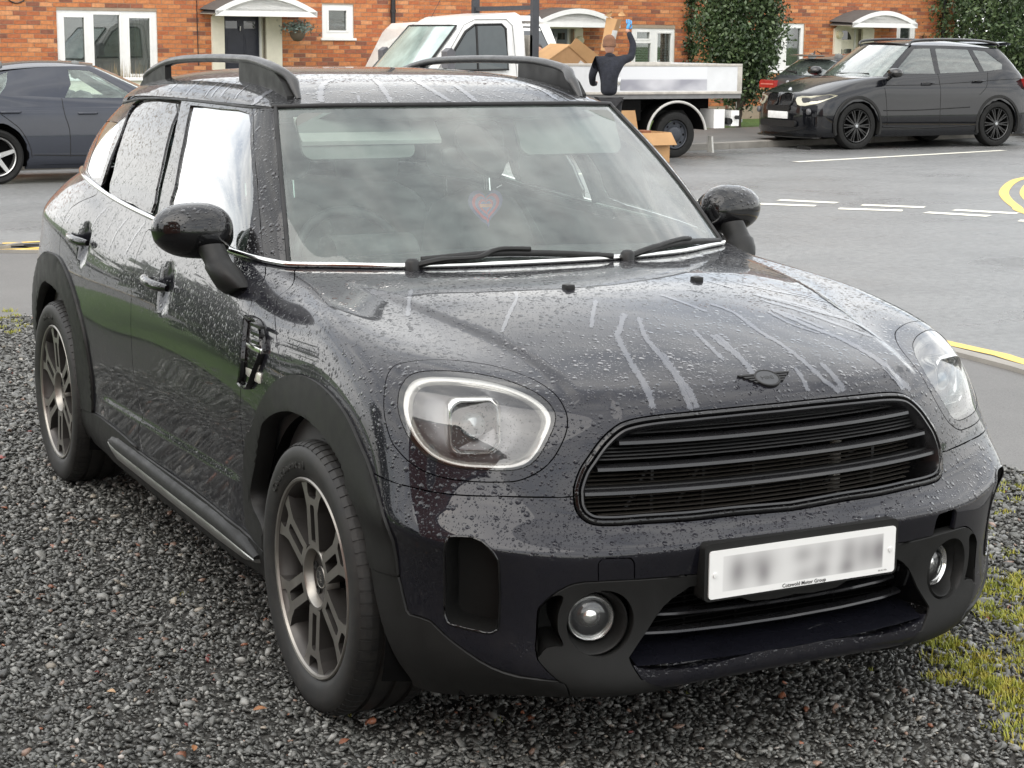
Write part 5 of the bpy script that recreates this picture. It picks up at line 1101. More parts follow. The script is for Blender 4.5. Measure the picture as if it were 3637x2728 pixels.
def make_wheel(name, parent, lettering, size, ang0, spin=0.):
    """outer face towards -y, hub at the origin"""
    R0 = .3425
    w = thing(name, None, None); w.parent = parent
    prof = [(.250, -.090), (.257, -.101), (.275, -.108), (.300, -.1125), (.318, -.1105), (.3305, -.103), (.3375, -.092), (.3412, -.078)]
    for gx in (-.052, 0., .052): prof += [(.3425, gx-.0075), (.3355, gx-.006), (.3355, gx+.006), (.3425, gx+.0075)]
    prof += [(.3412, .078), (.3375, .092), (.3305, .103), (.30, .1125), (.257, .101), (.250, .09)]
    t = MB().lathe(prof, 96).build('tyre', RUBBER_T, w, 40)
    # tread blocks: raised ribs across the shoulders
    mb = MB()
    for k in range(72):
        a = 2*math.pi*k/72
        M = Matrix.Rotation(a, 4, 'Y')
        for s_ in (-1, 1): mb.box((-.0115, .060*s_-.0 if s_ > 0 else -.101, .332), (.0115, .101 if s_ > 0 else -.060, .3435 - .0), 0, M @ Matrix.Translation((0, 0, 0)))
    mb2 = MB()
    V = []; F = []
    for k in range(72):
        a0, a1 = 2*math.pi*(k+.10)/72, 2*math.pi*(k+.90)/72
        for s_ in (-1, 1):
            n = len(V)
            for (r, y) in ((.3440, .060), (.3430, .078), (.3393, .092), (.3330, .1035)):
                for a in (a0, a1): V.append((r*math.sin(a), y*s_, r*math.cos(a)))
            F += [(n, n+1, n+3, n+2), (n+2, n+3, n+5, n+4), (n+4, n+5, n+7, n+6)]
            m_ = len(V)
            for (r, y) in ((.3360, .060), (.3350, .078), (.3310, .092), (.3280, .1035)):
                for a in (a0, a1): V.append((r*math.sin(a), y*s_, r*math.cos(a)))
            for q in range(3):
                F += [(n+2*q, m_+2*q, m_+2*q+2, n+2*q+2), (n+2*q+1, n+2*q+3, m_+2*q+3, m_+2*q+1)]
    tb = MB().add(V, F).build('tread_block', RUBBER_T, t); tb['kind'] = 'stuff'
    rim = MB().lathe([(.2515, -.094), (.2535, -.100), (.2500, -.1035), (.2445, -.102), (.2415, -.096)], 96).build('rim', ALLOY, w, 40)
    MB().lathe([(.2415, -.096), (.232, -.080), (.226, -.02), (.222, .06), (.245, .085)], 72).build('barrel', ALLOYD, rim, 40)
    face = lambda x, z: -.0945+.012*(1-min(1, math.hypot(x, z)/.24))**2
    for k in range(6):
        mb = MB(); o, h = spoke_outline(k+spin); filled(mb, o, [h], -.09, -.045, 0, 1, face)
        mb.build('spoke', [ALLOY, ALLOYD], rim)
    hub = MB().lathe([(.083, -.055), (.083, -.086), (.081, -.0895), (.074, -.0895), (.071, -.086), (.066, -.066), (.030, -.062), (.030, -.060), (0, -.060)], 64)
    hub.build('hub', [ALLOY], rim, 30)
    cup = MB().lathe([(.070, -.0665), (.031, -.0635), (.0, -.0630)], 48); cup.build('hub_recess', ALLOYD, rim, 30)
    mb = MB()
    for k in range(5):
        a = 2*math.pi*k/5+.3; mb.lathe([(.0125, -.060), (.0125, -.0690), (.0095, -.0695), (.0080, -.064), (0, -.0635)], 16, M=Matrix.Translation((.050*math.cos(a), 0, .050*math.sin(a))))
    mb.build('wheel_bolts', DARKP, rim, 40)
    cap = MB().lathe([(.0285, -.060), (.0285, -.0715), (.027, -.0735), (0, -.0740)], 32).build('centre_cap', GLOSS_D, rim, 40)
    MB().lathe([(.0285, -.0715), (.0272, -.0742), (.0258, -.0736)], 32).build('cap_ring', ALLOY, cap, 40)
    Mt = Matrix.Translation((0, -.0745, 0)) @ Matrix.Rotation(math.pi/2, 4, 'X')
    text_mesh('lettering', 'MINI', .015, ALLOY, Mt @ Matrix.Rotation(-1.2, 4, 'Z'), cap)
    MB().lathe([(.165, -.02), (.165, .0), (.07, .0), (.07, -.02)], 48, close=True).build('brake_disc', plain('brake_steel', (.16, .15, .14), .4, .8), w, 40)
    for i, ch in enumerate(lettering):
        a = ang0-i*size/.2855*.80
        M = Matrix.Rotation(0, 4, 'Y') @ Matrix.Translation((.2855*math.cos(a), -.1115, .2855*math.sin(a))) @ Matrix.Rotation(math.pi/2, 4, 'X') @ Matrix.Rotation(a-math.pi/2, 4, 'Z')
        text_mesh('lettering', ch, size, LETTER, M, t, depth=.0022)
    return w
LETTER = plain('moulded_letters', (.035, .035, .033), .5)
t = NT('tread_rubber'); v = t.co()
t.set(base=t.ramp(t.noise(v, 25, 6, .7), [(.35, (.008, .008, .008)), (.75, (.024, .022, .019))]), rough=.6, normal=t.bump(t.noise(v, 350, 3), .25, .0008)); RUBBER_T = t.m
GLOSS_D = plain('cap_black', (.008, .008, .008), .2, coat=.6)
for x, nm, sz, a0 in ((0., 'Continental', .030, 2.45), (-2.67, 'MICHELIN', .022, 1.95)):
    r_ = make_wheel('wheel', car, nm, sz, a0, 0 if x == 0 else .03); r_.location = (x, -.790, .3425)
    l_ = copy_tree(r_); l_.location = (x, .790, .3425); l_.rotation_euler = (0, 0, math.pi)
# silver strip along the sill
SILLX = ((-1.93, .872, .300, .3), (-1.88, .880, .301, .75), (-1.80, .884, .300, 1.), (-1.2, .882, .294, 1.), (-.75, .882, .292, 1.), (-.52, .880, .286, .8), (-.42, .874, .280, .3))
both(lambda sd: MB().loft([[(x, (y+dy)*sd, z+dz*k) for dy, dz in ((-.01, .040), (.010, .036), (.019, .022), (.019, .002), (.0, -.004), (-.012, .03))] for x, y, z, k in SILLX]).build('sill_bar', CLAD, car, 50))
both(lambda sd: MB().loft([[(x, (y+dy)*sd, z+dz*k) for dy, dz in ((.0, -.003), (.0185, .000), (.0205, -.006), (.012, -.032), (.004, -.040), (-.01, -.036))] for x, y, z, k in SILLX]).build('sill_strip', SILVER, car, 50))
# ---- grille
gl = np.array(polyline_uv(CURVES['grille_outline'], 6)); GH, GN = surf_pn(LS, gl[:, 0], gl[:, 1], lower_disp)
GH[0][1] = GH[-1][1] = 0
loopP = np.concatenate([GH, (GH*[1, -1, 1])[-2:0:-1]]); loopN = np.concatenate([GN, (GN*[1, -1, 1])[-2:0:-1]])
def inset_loop(P, N, d, off):
    n = len(P); t = np.roll(P, -1, 0)-np.roll(P, 1, 0); t /= np.linalg.norm(t, axis=1)[:, None]
    w = np.cross(N, t); c = P.mean(0); s_ = np.sign(np.einsum('ij,ij->i', w, c-P).sum()); return P+w*s_*d+N*off
def rings(mb, P, N, spec, mi=0): 
    mb.loft([[tuple(p) for p in inset_loop(P, N, d, o)] for d, o in spec], mi, caps=False)
mb = MB(); rings(mb, loopP, loopN, [(.001, -.02), (.001, .000), (.004, .005), (.010, .006), (.014, .001), (.016, -.008)]); gf = mb.build('grille_frame', GLOSS, car, 50)
mb = MB(); rings(mb, loopP, loopN, [(.015, -.006), (.017, .0035), (.0215, .004), (.025, -.004), (.027, -.05), (.03, -.10)]); mb.build('inner_rim', SATIN, gf, 50)
def x_at(y, z):
    """front surface position at given side offset and height"""
    u, v = x_at.T[np.argmin((x_at.S[:, 1]-abs(y))**2+(x_at.S[:, 2]-z)**2)]
    for _ in range(6):
        p, a, b = LS.ev([u], [v], True); r = np.array([abs(y)-p[0, 1], z-p[0, 2]]); J = np.array([[a[0, 1], b[0, 1]], [a[0, 2], b[0, 2]]])
        d = np.clip(np.linalg.solve(J, r), -.4, .4); u, v = max(u+d[0], 0), v+d[1]
    return float(LS.ev([u], [v])[0, 0])
q = np.meshgrid(np.linspace(0, 5, 100), np.linspace(0, 10.2, 160), indexing='ij'); x_at.T = np.stack([q[0].ravel(), q[1].ravel()], 1); x_at.S = LS.ev(*x_at.T.T)
ocz, ocy = GH[:, 2], GH[:, 1]; kc = int(np.argmax(ocy))
def half_w(z): 
    return float(np.interp(z, ocz[kc:][::-1], ocy[kc:][::-1]) if z < ocz[kc] else np.interp(-z, -ocz[:kc+1], ocy[:kc+1]))
def bar(mb, z, w, depth, h, dpt, n=28, mi=0, droop=0):
    rg = []
    for k in range(n+1):
        y = -w+2*w*k/n; x = x_at(y, z)-depth; zz = z-droop*(y/w)**2
        rg.append([(x, y, zz-h*.3), (x-.002, y, zz+h*.3), (x-.006, y, zz+h*.5), (x-dpt, y, zz+h*.5), (x-dpt, y, zz-h*.5), (x-.004, y, zz-h*.5)])
    mb.loft(rg, mi)
for z, wd in ((.669, .494), (.721, .462), (.777, .408)):
    mb = MB(); bar(mb, z, wd, .004, .0115, .035); mb.build('grille_bar', SATIN, gf, 40)
for z0 in np.arange(.676, .842, .0078):
    if min(abs(z0-.721), abs(z0-.777)) < .011 or (.680 < z0 < .708 ): continue
    w = half_w(z0)-.03
    if w < .1: continue
    mb = MB(); bar(mb, z0, w, .026, .0042, .02, 20); mb.build('grille_rib', DARKP, gf)
mb = MB()                                     # shutters and radiator behind the lower half
for z0 in np.arange(.606, .712, .0095): bar(mb, z0, half_w(z0)-.05, .075, .0035, .012, 12)
mb.build('radiator_fins', plain('radiator', (.035, .030, .024), .6), gf)
for y in (-.30, -.16, -.02, .12, .33): MB().box((.585, y-.004, .60), (.640, y+.004, .715)).build('radiator_strut', DARKP, gf)
for y0, y1 in ((-.36, -.30), (-.22, -.15), (.20, .30)): MB().tube([(.62, y0, .606), (.62, y1, .70)], .006, 6).build('radiator_brace', DARKP, gf)
MB().tube([(.615, .235, .59), (.615, .235, .715)], .015, 12).build('coolant_pipe', plain('grey_pipe', (.40, .38, .34), .35, .4), gf, 40)
bk = MB(); bk.add([tuple(p+np.array([-.16, 0, 0])) for p in loopP], [tuple(range(len(loopP)))]); bk.build('grille_back', VOID, gf)
# ---- lower grille
ls = [(p.x, p.y, p.z) for p in on_low(*np.array(polyline_uv(CURVES['lower_seam'], 3)).T)]
ls = [p for p in ls if p[2] > .282]; le = [(.806, 0, .283)]
LW = [(x, y) for x, y in ((0, .805), (.15, .800), (.30, .784), (.41, .762))]
def low_x(y, z): return float(np.interp(abs(y), [a for a, b in LW], [b for a, b in LW]))
mb = MB()
top = smoothline([Vector(p) for p in ls], 3); sec = []
fullseam = [Vector((p.x, -p.y, p.z)) for p in top]+[]
for sd in (1, -1):
    a = mir(top, sd)
    mb.loft([[tuple(p) for p in a], [tuple(p+Vector((-.02, -.006*sd, 0))) for p in a], [tuple(p+Vector((-.10, -.03*sd, 0))) for p in a]], 0, closed=False)
mb.build('lower_grille_surround', GLOSS, car, 50)
mb = MB(); ys = np.linspace(-.405, .405, 41)
mb.loft([[(low_x(y, .28)-.001, y, .2835+.0*abs(y)) for y in ys], [(low_x(y, .28)-.012, y, .290) for y in ys], [(low_x(y, .3)-.085, y, .312) for y in ys], [(low_x(y, .3)-.11, y, .316) for y in ys]], 0, closed=False)
mb.build('lip_shelf', plain('dark_gloss_shelf', (.006, .0062, .009), .25, coat=.6, spec=.1), car, 50)
lg = MB()
for z, w in ((.342, .372), (.384, .345)):
    m2 = MB(); rg = []
    for k in range(29):
        y = -w+2*w*k/28; x = low_x(y, z)-.036-.012*(abs(y)/w)**6; rg.append([(x, y, z-.001), (x-.003, y, z+.0035), (x-.016, y, z+.0065), (x-.03, y, z+.006), (x-.03, y, z-.003), (x-.004, y, z-.0045)])
    m2.loft(rg); m2.build('lower_grille_bar', SATIN, car, 40)
m2 = MB()
for y in np.linspace(-.36, .36, 6): m2.box((.645, y-.003, .31), (.660, y+.003, .41))
for z in np.arange(.318, .41, .013): m2.box((.645, -.37, z), (.67, .37, z+.003))
m2.build('lower_grille_mesh', VOID, car)['kind'] = 'stuff'
MB().box((.60, -.45, .28), (.64, .45, .44)).build('lower_grille_back', VOID, car)
# ---- pockets beside the fog lamps, corner intakes, fog lamps
def pit(name, key, mat, depth, shift, both_sides=True, mat_floor=None):
    q = np.array(polyline_uv(CURVES[key], 3)[:-1]); P, N = surf_pn(LS, q[:, 0], q[:, 1], lower_disp); n0 = N.mean(0); n0 /= np.linalg.norm(n0); sh = np.array(shift)
    for sd in (1, -1):
        c = P.mean(0); R_ = [P+N*.001, P-N*.004, c+(P-c)*.9-n0*depth+sh]
        o = MB().loft([[tuple(p*[1, sd, 1]) for p in r] for r in R_], 0, caps=False)
        o.add([tuple(p*[1, sd, 1]) for p in R_[-1]], [tuple(range(len(P)))])
        o.build(name, mat, car, 40)
pit('corner_intake', 'intake', CLAD, .055, (-.02, -.02, 0))
both(lambda sd: MB().tube(mir(on_low(*np.array(polyline_uv(CURVES['intake'], 4)[:-1]).T, .001), sd), .0032, 6, closed=True).build('intake_trim', GLOSS, car, 60))
pit('bumper_pocket', 'pocket', CLAD, .09, (-.03, 0, 0))
CLEAR = glass('lamp_lens', (.95, .96, .96), beads=.6)
LAMPBOWL = plain('lamp_reflector', (.15, .15, .155), .36, .45, rvar=.1)
BRIGHT = plain('lamp_chrome', (.86, .86, .84), .10, .9, var=.05)
LIGHTRING = plain('clear_light_guide', (.50, .49, .46), .20, .3, coat=1.)
def fog(sd):
    root = thing('fog_lamp', None, None); root.parent = car
    c = Vector((.700, .490*sd, .390)); d = Vector((.955, .30*sd, 0)).normalized()
    M = Matrix.Translation(c) @ d.to_track_quat('Y', 'Z').to_matrix().to_4x4()
    MB().lathe([(.078, .030), (.074, .034), (.070, .030), (.058, -.010), (.056, -.020)], 48, M=M).build('fog_cup', CLAD, root, 40)
    MB().lathe([(.054, -.02), (.055, -.002), (.051, .004), (.047, .0), (.044, -.010)], 48, M=M).build('fog_rim', BRIGHT, root, 40)
    MB().lathe([(.047, -.004), (.040, .002), (.025, .008), (.0, .011)], 40, M=M).build('fog_glass', CLEAR, root, 60)
    MB().lathe([(.048, -.010), (.040, -.018), (.032, -.035), (.024, -.038), (0, -.040)], 40, M=M).build('fog_reflector', LAMPBOWL, root, 30)
    MB().lathe([(.026, -.038), (.026, -.012), (.022, -.004), (.012, .001), (0, .002)], 32, M=M).build('fog_projector', BRIGHT, root, 60)
both(fog)
# ---- headlights
lu = np.array(polyline_uv(CURVES['lens_outline'], 5, False)[:-1])
lc = lu.mean(0); n0 = LS.nrm(*lc[:, None])[1][0]
def lens_ring(s_, d, sd):
    P, N = LS.nrm(*(lc+(lu-lc)*s_).T); P = P-N*min(d, .02)-n0*max(d-.02, 0); return [tuple(p*[1, sd, 1]) for p in P]
pj = LS.ev(*np.array(CURVES['proj'][0])[:, None])[0]
def rrect(w, h, r, n=6):
    out = []
    for cx, cy, a0 in ((w/2-r, h/2-r, 0), (-w/2+r, h/2-r, 90), (-w/2+r, -h/2+r, 180), (w/2-r, -h/2+r, 270)):
        out += [(cx+r*math.cos(math.radians(a0+90*k/n)), cy+r*math.sin(math.radians(a0+90*k/n))) for k in range(n+1)]
    return out
def headlight(sd):
    h = MB().loft([lens_ring(1.0, .000, sd), lens_ring(.985, .006, sd), lens_ring(.955, .016, sd), lens_ring(.93, .022, sd)], caps=False).build('headlight', DARKP, car, 50)
    MB().loft([lens_ring(.955, .017, sd), lens_ring(.945, .011, sd), lens_ring(.90, .011, sd), lens_ring(.865, .014, sd), lens_ring(.845, .017, sd), lens_ring(.832, .023, sd)], caps=False).build('light_ring', LIGHTRING, h, 60)
    mb = MB().loft([lens_ring(.834, .023, sd), lens_ring(.80, .034, sd), lens_ring(.70, .052, sd), lens_ring(.5, .066, sd), lens_ring(.25, .07, sd)], caps=False)
    r_ = lens_ring(.25, .07, sd); mb.add(r_, [tuple(range(len(r_)))]); mb.build('reflector', LAMPBOWL, h, 60)
    f_ = Vector((.93, .28*sd, .10)).normalized(); c = Vector((pj[0], pj[1]*sd, pj[2]))-Vector(n0*[1, sd, 1])*.040
    M = Matrix.Translation(c) @ f_.to_track_quat('Z', 'Y').to_matrix().to_4x4()
    rg = lambda w, hh, z: [(M @ Vector((a*1.22, b*1.16, z)))[:] for a, b in rrect(w, hh, .022)]
    MB().loft([rg(.100, .112, -.05), rg(.098, .110, .012), rg(.092, .104, .018), rg(.084, .096, .012), rg(.078, .090, -.03)], caps=False).build('projector_frame', BRIGHT, h, 50)
    mb = MB().loft([rg(.080, .092, -.018), rg(.03, .03, -.022)]); mb.build('projector_back', plain('lamp_dark', (.05, .05, .055), .2, .5), h, 40)
    MB().lathe([(.030, -.02), (.028, -.006), (.018, .004), (0, .008)], 32, axis='z', M=M).build('projector_lens', plain('lens_ball', (.20, .23, .24), .05, .3, coat=1.), h, 60)
    l = LP.build('lens', [(.5, .7, .8)], CLEAR, h, off=-.001, gap=.001, skirt=.003, sides=(sd,))
both(headlight)
# ---- mirrors
def mirror(sd):
    root = thing('door_mirror', None, None); root.parent = car
    rg = []
    for k in range(25):
        t = -1+2*k/24; a = (max(1-abs(t)**2.6, 0))**.5
        y = .905+t*.115; cx = -.862-.012*t; cz = 1.126+.004*t
        hx, hz = .082*a+.001, .078*a*(1+.10*(-t))+.001
        rg.append([(cx+(hx*math.cos(q)*(1.0 if math.cos(q) > 0 else .72)), y*sd, cz+hz*math.copysign(abs(math.sin(q))**.86, math.sin(q))) for q in np.linspace(0, 2*math.pi, 28, endpoint=False)])
    MB().loft(rg).build('mirror_shell', GLOSS, root, 60)
    MB().loft([[(-.925, (.905+a*.09)*sd, 1.126+b*.058) for a, b in [(math.cos(q), math.sin(q)) for q in np.linspace(0, 2*math.pi, 24, endpoint=False)]], [(-.923, (.905+a*.07)*sd, 1.126+b*.045) for a, b in [(math.cos(q), math.sin(q)) for q in np.linspace(0, 2*math.pi, 24, endpoint=False)]]]).build('mirror_glass', CHROME, root, 40)
    arm = [(-.80, .872, 1.085, .046, .038), (-.765, .868, 1.056, .044, .037), (-.748, .866, 1.043, .044, .037), (-.740, .865, 1.036, .050, .042), (-.715, .854, 1.010, .054, .044), (-.700, .843, .988, .057, .044), (-.690, .828, .972, .057, .040)]
    MB().loft([[(x+rx*math.cos(q), (y+ry*math.sin(q))*sd, z+.3*rx*math.cos(q)) for q in np.linspace(0, 2*math.pi, 20, endpoint=False)] for x, y, z, rx, ry in arm]).build('mirror_arm', CLAD, root, 40)
both(mirror)
# ---- door handles
def handles(sd):
    for x0, x1, z in ((-1.462, -1.215, .920), (-2.400, -2.150, .962)):
        pts = []
        for k in range(9):
            t = k/8; x = x0+(x1-x0)*t; o = .004+.030*math.sin(math.pi*min(max(t, .02), .98))**.45; pts.append((x, (.866+.004*(x < -2)+o)*sd, z-.004*t))
        MB().tube(pts, [.010, .0125, .0135, .0135, .0135, .0135, .0135, .0125, .009], 12, flat=1.15).build('door_handle', GLOSS, car, 60)
both(handles)
# ---- vent badge on the flank
def vent(sd):
    q = np.array(polyline_uv(CURVES['scuttle'], 3)[:-1]); P, N = surf_pn(LS, q[:, 0], q[:, 1], lower_disp); P, N = P*[1, sd, 1], N*[1, sd, 1]
    mb = MB(); rings(mb, P, N, [(.0, .0), (.001, .010), (.006, .016), (.012, .014), (.016, .004)]); v_ = mb.build('vent_frame', GLOSS, car, 40)
    c = P.mean(0)
    for k in range(5):
        z = .915-.022*k; MB().box((-.462+.010*k*.4, (.868)*sd-.008, z-.004), (-.385-.008*k, (.868)*sd+.006, z+.004)).build('vent_slat', SATIN, v_)
    MB().box((-.492, .868*sd-.012, .846), (-.375, .868*sd+.014, .862), bev=.004).build('vent_bar', CHROME, v_, 40)
    MB().box((-.500, .868*sd-.012, .765), (-.385, .868*sd+.018, .795), bev=.006).build('side_repeater', plain('repeater', (.80, .78, .70), .15, .3, coat=1), v_, 40)
both(vent)
# ---- roof rails
def rail(sd):
    y0 = .505
    pr_ = smoothline([(x, y0*sd-.02*sd*(1 if x > -1.2 or x < -2.72 else 0), z) for x, z in ((-1.118, 1.480), (-1.150, 1.512), (-1.185, 1.540), (-1.26, 1.569), (-1.44, 1.590), (-1.63, 1.594), (-1.96, 1.592), (-2.32, 1.579), (-2.56, 1.545), (-2.68, 1.515), (-2.74, 1.488))], 4)
    rr = MB(); rr.tube(pr_, [.0185*min(1, .45+i*.09, .45+(len(pr_)-1-i)*.09) for i in range(len(pr_))], 12, flat=.75); r_ = rr.build('roof_rail', plain('satin_black_rail', (.026, .026, .026), .38, coat=.2, bump=.6, bscale=260, bdist=.002), car, 60)
    for x0, x1 in ((-1.575, -1.135), (-2.73, -2.40)):
        low, hi = [], []
        for k in range(11):
            x = x0+(x1-x0)*k/10
            zt = float(np.interp(-x, [-p.x for p in pr_], [p.z for p in pr_]))-.008; low.append((x, 1.47)); hi.append((x, zt))
        mb = MB(); mb.prism([(a, b) for a, b in low]+[(a, b) for a, b in hi[::-1]], (y0-.012)*sd, (y0+.012)*sd, 'xz'); mb.build('rail_foot', CLAD, r_)
both(rail)
# ---- number plate
pl = thing('number_plate', None, None); pl.parent = car
MB().prism(rrect(.540, .134, .014), .780, .822, 'yz', M=Matrix.Translation((0, 0, .4965))).build('plate_holder', CLAD, pl, 40)
t = NT('number_plate_white'); v = t.co('Object'); sp = t.n('ShaderNodeSeparateXYZ', {0: v}); y_, z_ = sp.outputs[1], sp.outputs[2]
acc = None
for cy, cz, ry, rz, s_ in ((-.185, 0, .018, .034, .62), (-.120, .01, .030, .030, .5), (-.112, -.02, .014, .022, .35), (-.005, .018, .022, .020, .45), (.0, -.03, .022, .016, .35), (.055, .02, .02, .022, .35), (.048, -.025, .018, .02, .5), (.125, .012, .020, .030, .5), (.120, -.03, .02, .018, .5), (.170, 0, .016, .034, .45), (.216, .0, .022, .034, .75)):
    a = t.math('DIVIDE', t.math('SUBTRACT', y_, cy), ry*1.35); b = t.math('DIVIDE', t.math('SUBTRACT', z_, cz), rz*1.2)
    g = t.math('MULTIPLY', t.math('EXPONENT', t.math('MULTIPLY', t.math('ADD', t.math('MULTIPLY', a, a), t.math('MULTIPLY', b, b)), -1.0)), s_)
    acc = g if acc is None else t.math('ADD', acc, g)
inb = t.math('MULTIPLY', t.rng(t.math('ABSOLUTE', y_), .222, .226, 1, 0), t.rng(t.math('ABSOLUTE', t.math('SUBTRACT', z_, .0)), .040, .042, 1, 0))
acc = t.math('MULTIPLY', t.math('ADD', acc, .18), inb)
t.set(base=t.mix(t.math('MINIMUM', acc, .9), (.82, .82, .80), (.19, .18, .185)), rough=.35, coat=.3)
pm = MB().prism(rrect(.520, .111, .008), .8225, .8265, 'yz').build('plate', t.m, pl, 40); pm.location = (0, 0, .4915)
mb = MB()
for y in (-.245, .245): mb.lathe([(.0065, .826), (.006, .829), (0, .8295)], 16, axis='x', M=Matrix.Translation((0, y, .4915)))
mb.build('plate_screw', plain('white_cap', (.75, .75, .73), .4), pl, 40)
yz = Matrix(((0, 0, 1, 0), (1, 0, 0, 0), (0, 1, 0, 0), (0, 0, 0, 1)))
text_mesh('lettering', 'Cotswold Motor Group', .0125, plain('print_black', (.03, .03, .03), .6), Matrix.Translation((.8272, .0, .4425)) @ yz, pl, depth=.0001, bold=.0002)
text_mesh('lettering', 'BS AU 145e', .005, MATS['print_black'], Matrix.Translation((.8272, .225, .4435)) @ yz, pl, depth=.0001)
# ---- winged badge
def badge():
    P0, N0 = LS.nrm([0.], [9.63]); c = Vector(P0[0]); n = Vector(N0[0]); n = Vector((n.x, 0, n.z)).normalized(); yv = Vector((0, 1, 0)); up = n.cross(yv) if n.cross(yv).z > 0 else yv.cross(n)
    M = Matrix((yv, up, n)).transposed().to_4x4(); M.translation = c+n*.011
    d = MB(); V = []
    el = lambda rx, ry, z: [(rx*math.cos(q), ry*math.sin(q), z) for q in np.linspace(0, 2*math.pi, 32, endpoint=False)]
    b = MB().loft([el(.034, .029, -.008), el(.034, .029, .001), el(.0325, .0275, .0025), el(.030, .025, .0018), el(.0295, .0245, .0005)], M=M).build('winged_badge', DARKP, car, 40)
    MB().loft([el(.0295, .0245, .0), el(.029, .024, .0012)], M=M).build('badge_face', plain('badge_grey', (.035, .037, .040), .35), b, 40)
    for s_ in (1, -1):
        for k, (x1, y) in enumerate(((.073, .015), (.062, .0065), (.052, -.002), (.043, -.0105))):
            MB().prism([(s_*.026, y-.0026), (s_*(x1-.004), y-.0026), (s_*x1, y+.0026), (s_*.026, y+.0026)], -.010, .0008, 'xy', M=M).build('badge_feather', DARKP, b)
    text_mesh('lettering', 'MINI', .017, MATS['cap_black'], M @ Matrix.Translation((0, 0, .0016)), b, depth=.0004)
badge()
# ---- washer jets and wipers
for y in (.195, -.195): 
    x, z = .046, 1.037
    MB().box((x-.016, y-.013, z-.014), (x+.014, y+.013, z+.010), bev=.006).build('washer_jet', CLAD, car, 40)
def wiper(arm, blade):
    A = [Vector(p)+Vector((.012, 0, .020)) for p in WIPERS[arm]]; Bl = [Vector(p)+Vector((.006, 0, .012)) for p in WIPERS[blade]]
    A[0] -= Vector((0, 0, .012))
    a = MB().tube(smoothline(A, 5), [.013]*6+[.010]*(len(smoothline(A, 5))-6), 8, flat=.7).build('wiper', CLAD, car, 50)
    MB().tube(smoothline(Bl, 5), .0075, 8, flat=1.2).build('wiper_blade', DARKP, a, 50)
    MB().lathe([(.020, -.03), (.020, .012), (.012, .020), (0, .021)], 20, axis='z', M=Matrix.Translation(A[0])).build('wiper_hub', DARKP, a, 50)
wiper('wiper_arm', 'wiper_blade'); wiper('wiper_arm_b', 'wiper_blade_b')
# scuttle panel under the screen edge
# ---- cabin
FAB = plain('seat_cloth', (.15, .155, .15), .85, bump=.2, bscale=300); LIN = plain('pale_headlining', (.45, .45, .43), .9); DASH = plain('dash_plastic', (.05, .052, .052), .6, bump=.2, bscale=500)
def pad(name, M, w, h, d, mat, parent, p=.62, taper=0.):
    rg = []
    for k in range(13):
        t = -1+2*k/12; a = max(1-abs(t)**4, 0)**.4; ww = w*(1-taper*(t+1)/2)
        rg.append([(M @ Vector((d*a*math.copysign(abs(math.sin(q))**p, math.sin(q)), ww*a*math.copysign(abs(math.cos(q))**p, math.cos(q))+0, h*t)))[:] for q in np.linspace(0, 2*math.pi, 24, endpoint=False)])
    return MB().loft(rg).build(name, mat, parent, 60)
def seat(y, x):
    s_ = thing('seat', None, None); s_.parent = car
    pad('seat_back', Matrix.Translation((x-.10, y, .83)) @ Matrix.Rotation(-.26, 4, 'Y'), .255, .34, .075, FAB, s_, taper=.25)
    pad('seat_cushion', Matrix.Translation((x+.22, y, .52)) @ Matrix.Rotation(math.pi/2-.1, 4, 'Y'), .25, .28, .08, FAB, s_)
    pad('headrest', Matrix.Translation((x-.24, y, 1.285)) @ Matrix.Rotation(-.15, 4, 'Y'), .150, .110, .055, FAB, s_, p=.75)
    mb = MB()
    for o in (-.085, .085): mb.tube([(x-.215, y+o, 1.10), (x-.235, y+o, 1.22)], .007, 8)
    mb.build('headrest_post', CHROME, s_, 40)
seat(.37, -1.50); seat(-.37, -1.50)
for y in (.36, -.36): pad('rear_headrest', Matrix.Translation((-2.62, y, 1.18)), .13, .09, .05, FAB, car)
pad('rear_seat', Matrix.Translation((-2.56, 0, .86)) @ Matrix.Rotation(-.3, 4, 'Y'), .62, .30, .08, FAB, car)
dp = [(-.47, .95), (-.50, 1.030), (-.62, 1.045), (-.80, 1.045), (-.90, 1.020), (-.93, .95), (-.92, .80), (-.80, .60), (-.50, .60)]
MB().loft([[(x+(.07*(abs(y)/.7)**2 if x < -.7 else -.10*(abs(y)/.7)**2), y, z-.012*(abs(y)/.7)**2) for x, z in dp] for y in np.linspace(-.70, .70, 21)]).build('dashboard', DASH, car, 40)
MB().loft([[(-.86+.10*math.cos(q)*.8, y, 1.04+.055*math.sin(q)) for q in np.linspace(0, 2*math.pi, 16, endpoint=False)] for y in (-.50, -.46, -.28, -.24)]).build('instrument_hood', DASH, car, 50)
Ms = Matrix.Translation((-.98, -.37, .985)) @ Matrix.Rotation(-.42, 4, 'Y')
sw = MB().tube([(Ms @ Vector((0, .178*math.cos(q), .178*math.sin(q))))[:] for q in np.linspace(0, 2*math.pi, 40, endpoint=False)], .0155, 10, closed=True).build('steering_wheel', plain('wheel_leather', (.05, .05, .052), .5), car, 60)
mb = MB(); mb.lathe([(.06, .015), (.055, .03), (0, .034)], 24, axis='x', M=Ms)
for q in (0., math.pi, -math.pi/2): mb.box((-.006, .04, -.016), (.012, .172, .016), M=Ms @ Matrix.Rotation(q, 4, 'X'))
mb.build('wheel_boss', DASH, sw)
uu = np.linspace(0, 10, 26); V = RS.ev(np.repeat(np.linspace(0, 9, 12)*.97, 26), np.tile(uu, 12)); V[:, 2] -= .045
F = [(i*26+j, i*26+j+1, (i+1)*26+j+1, (i+1)*26+j) for i in range(11) for j in range(25)]
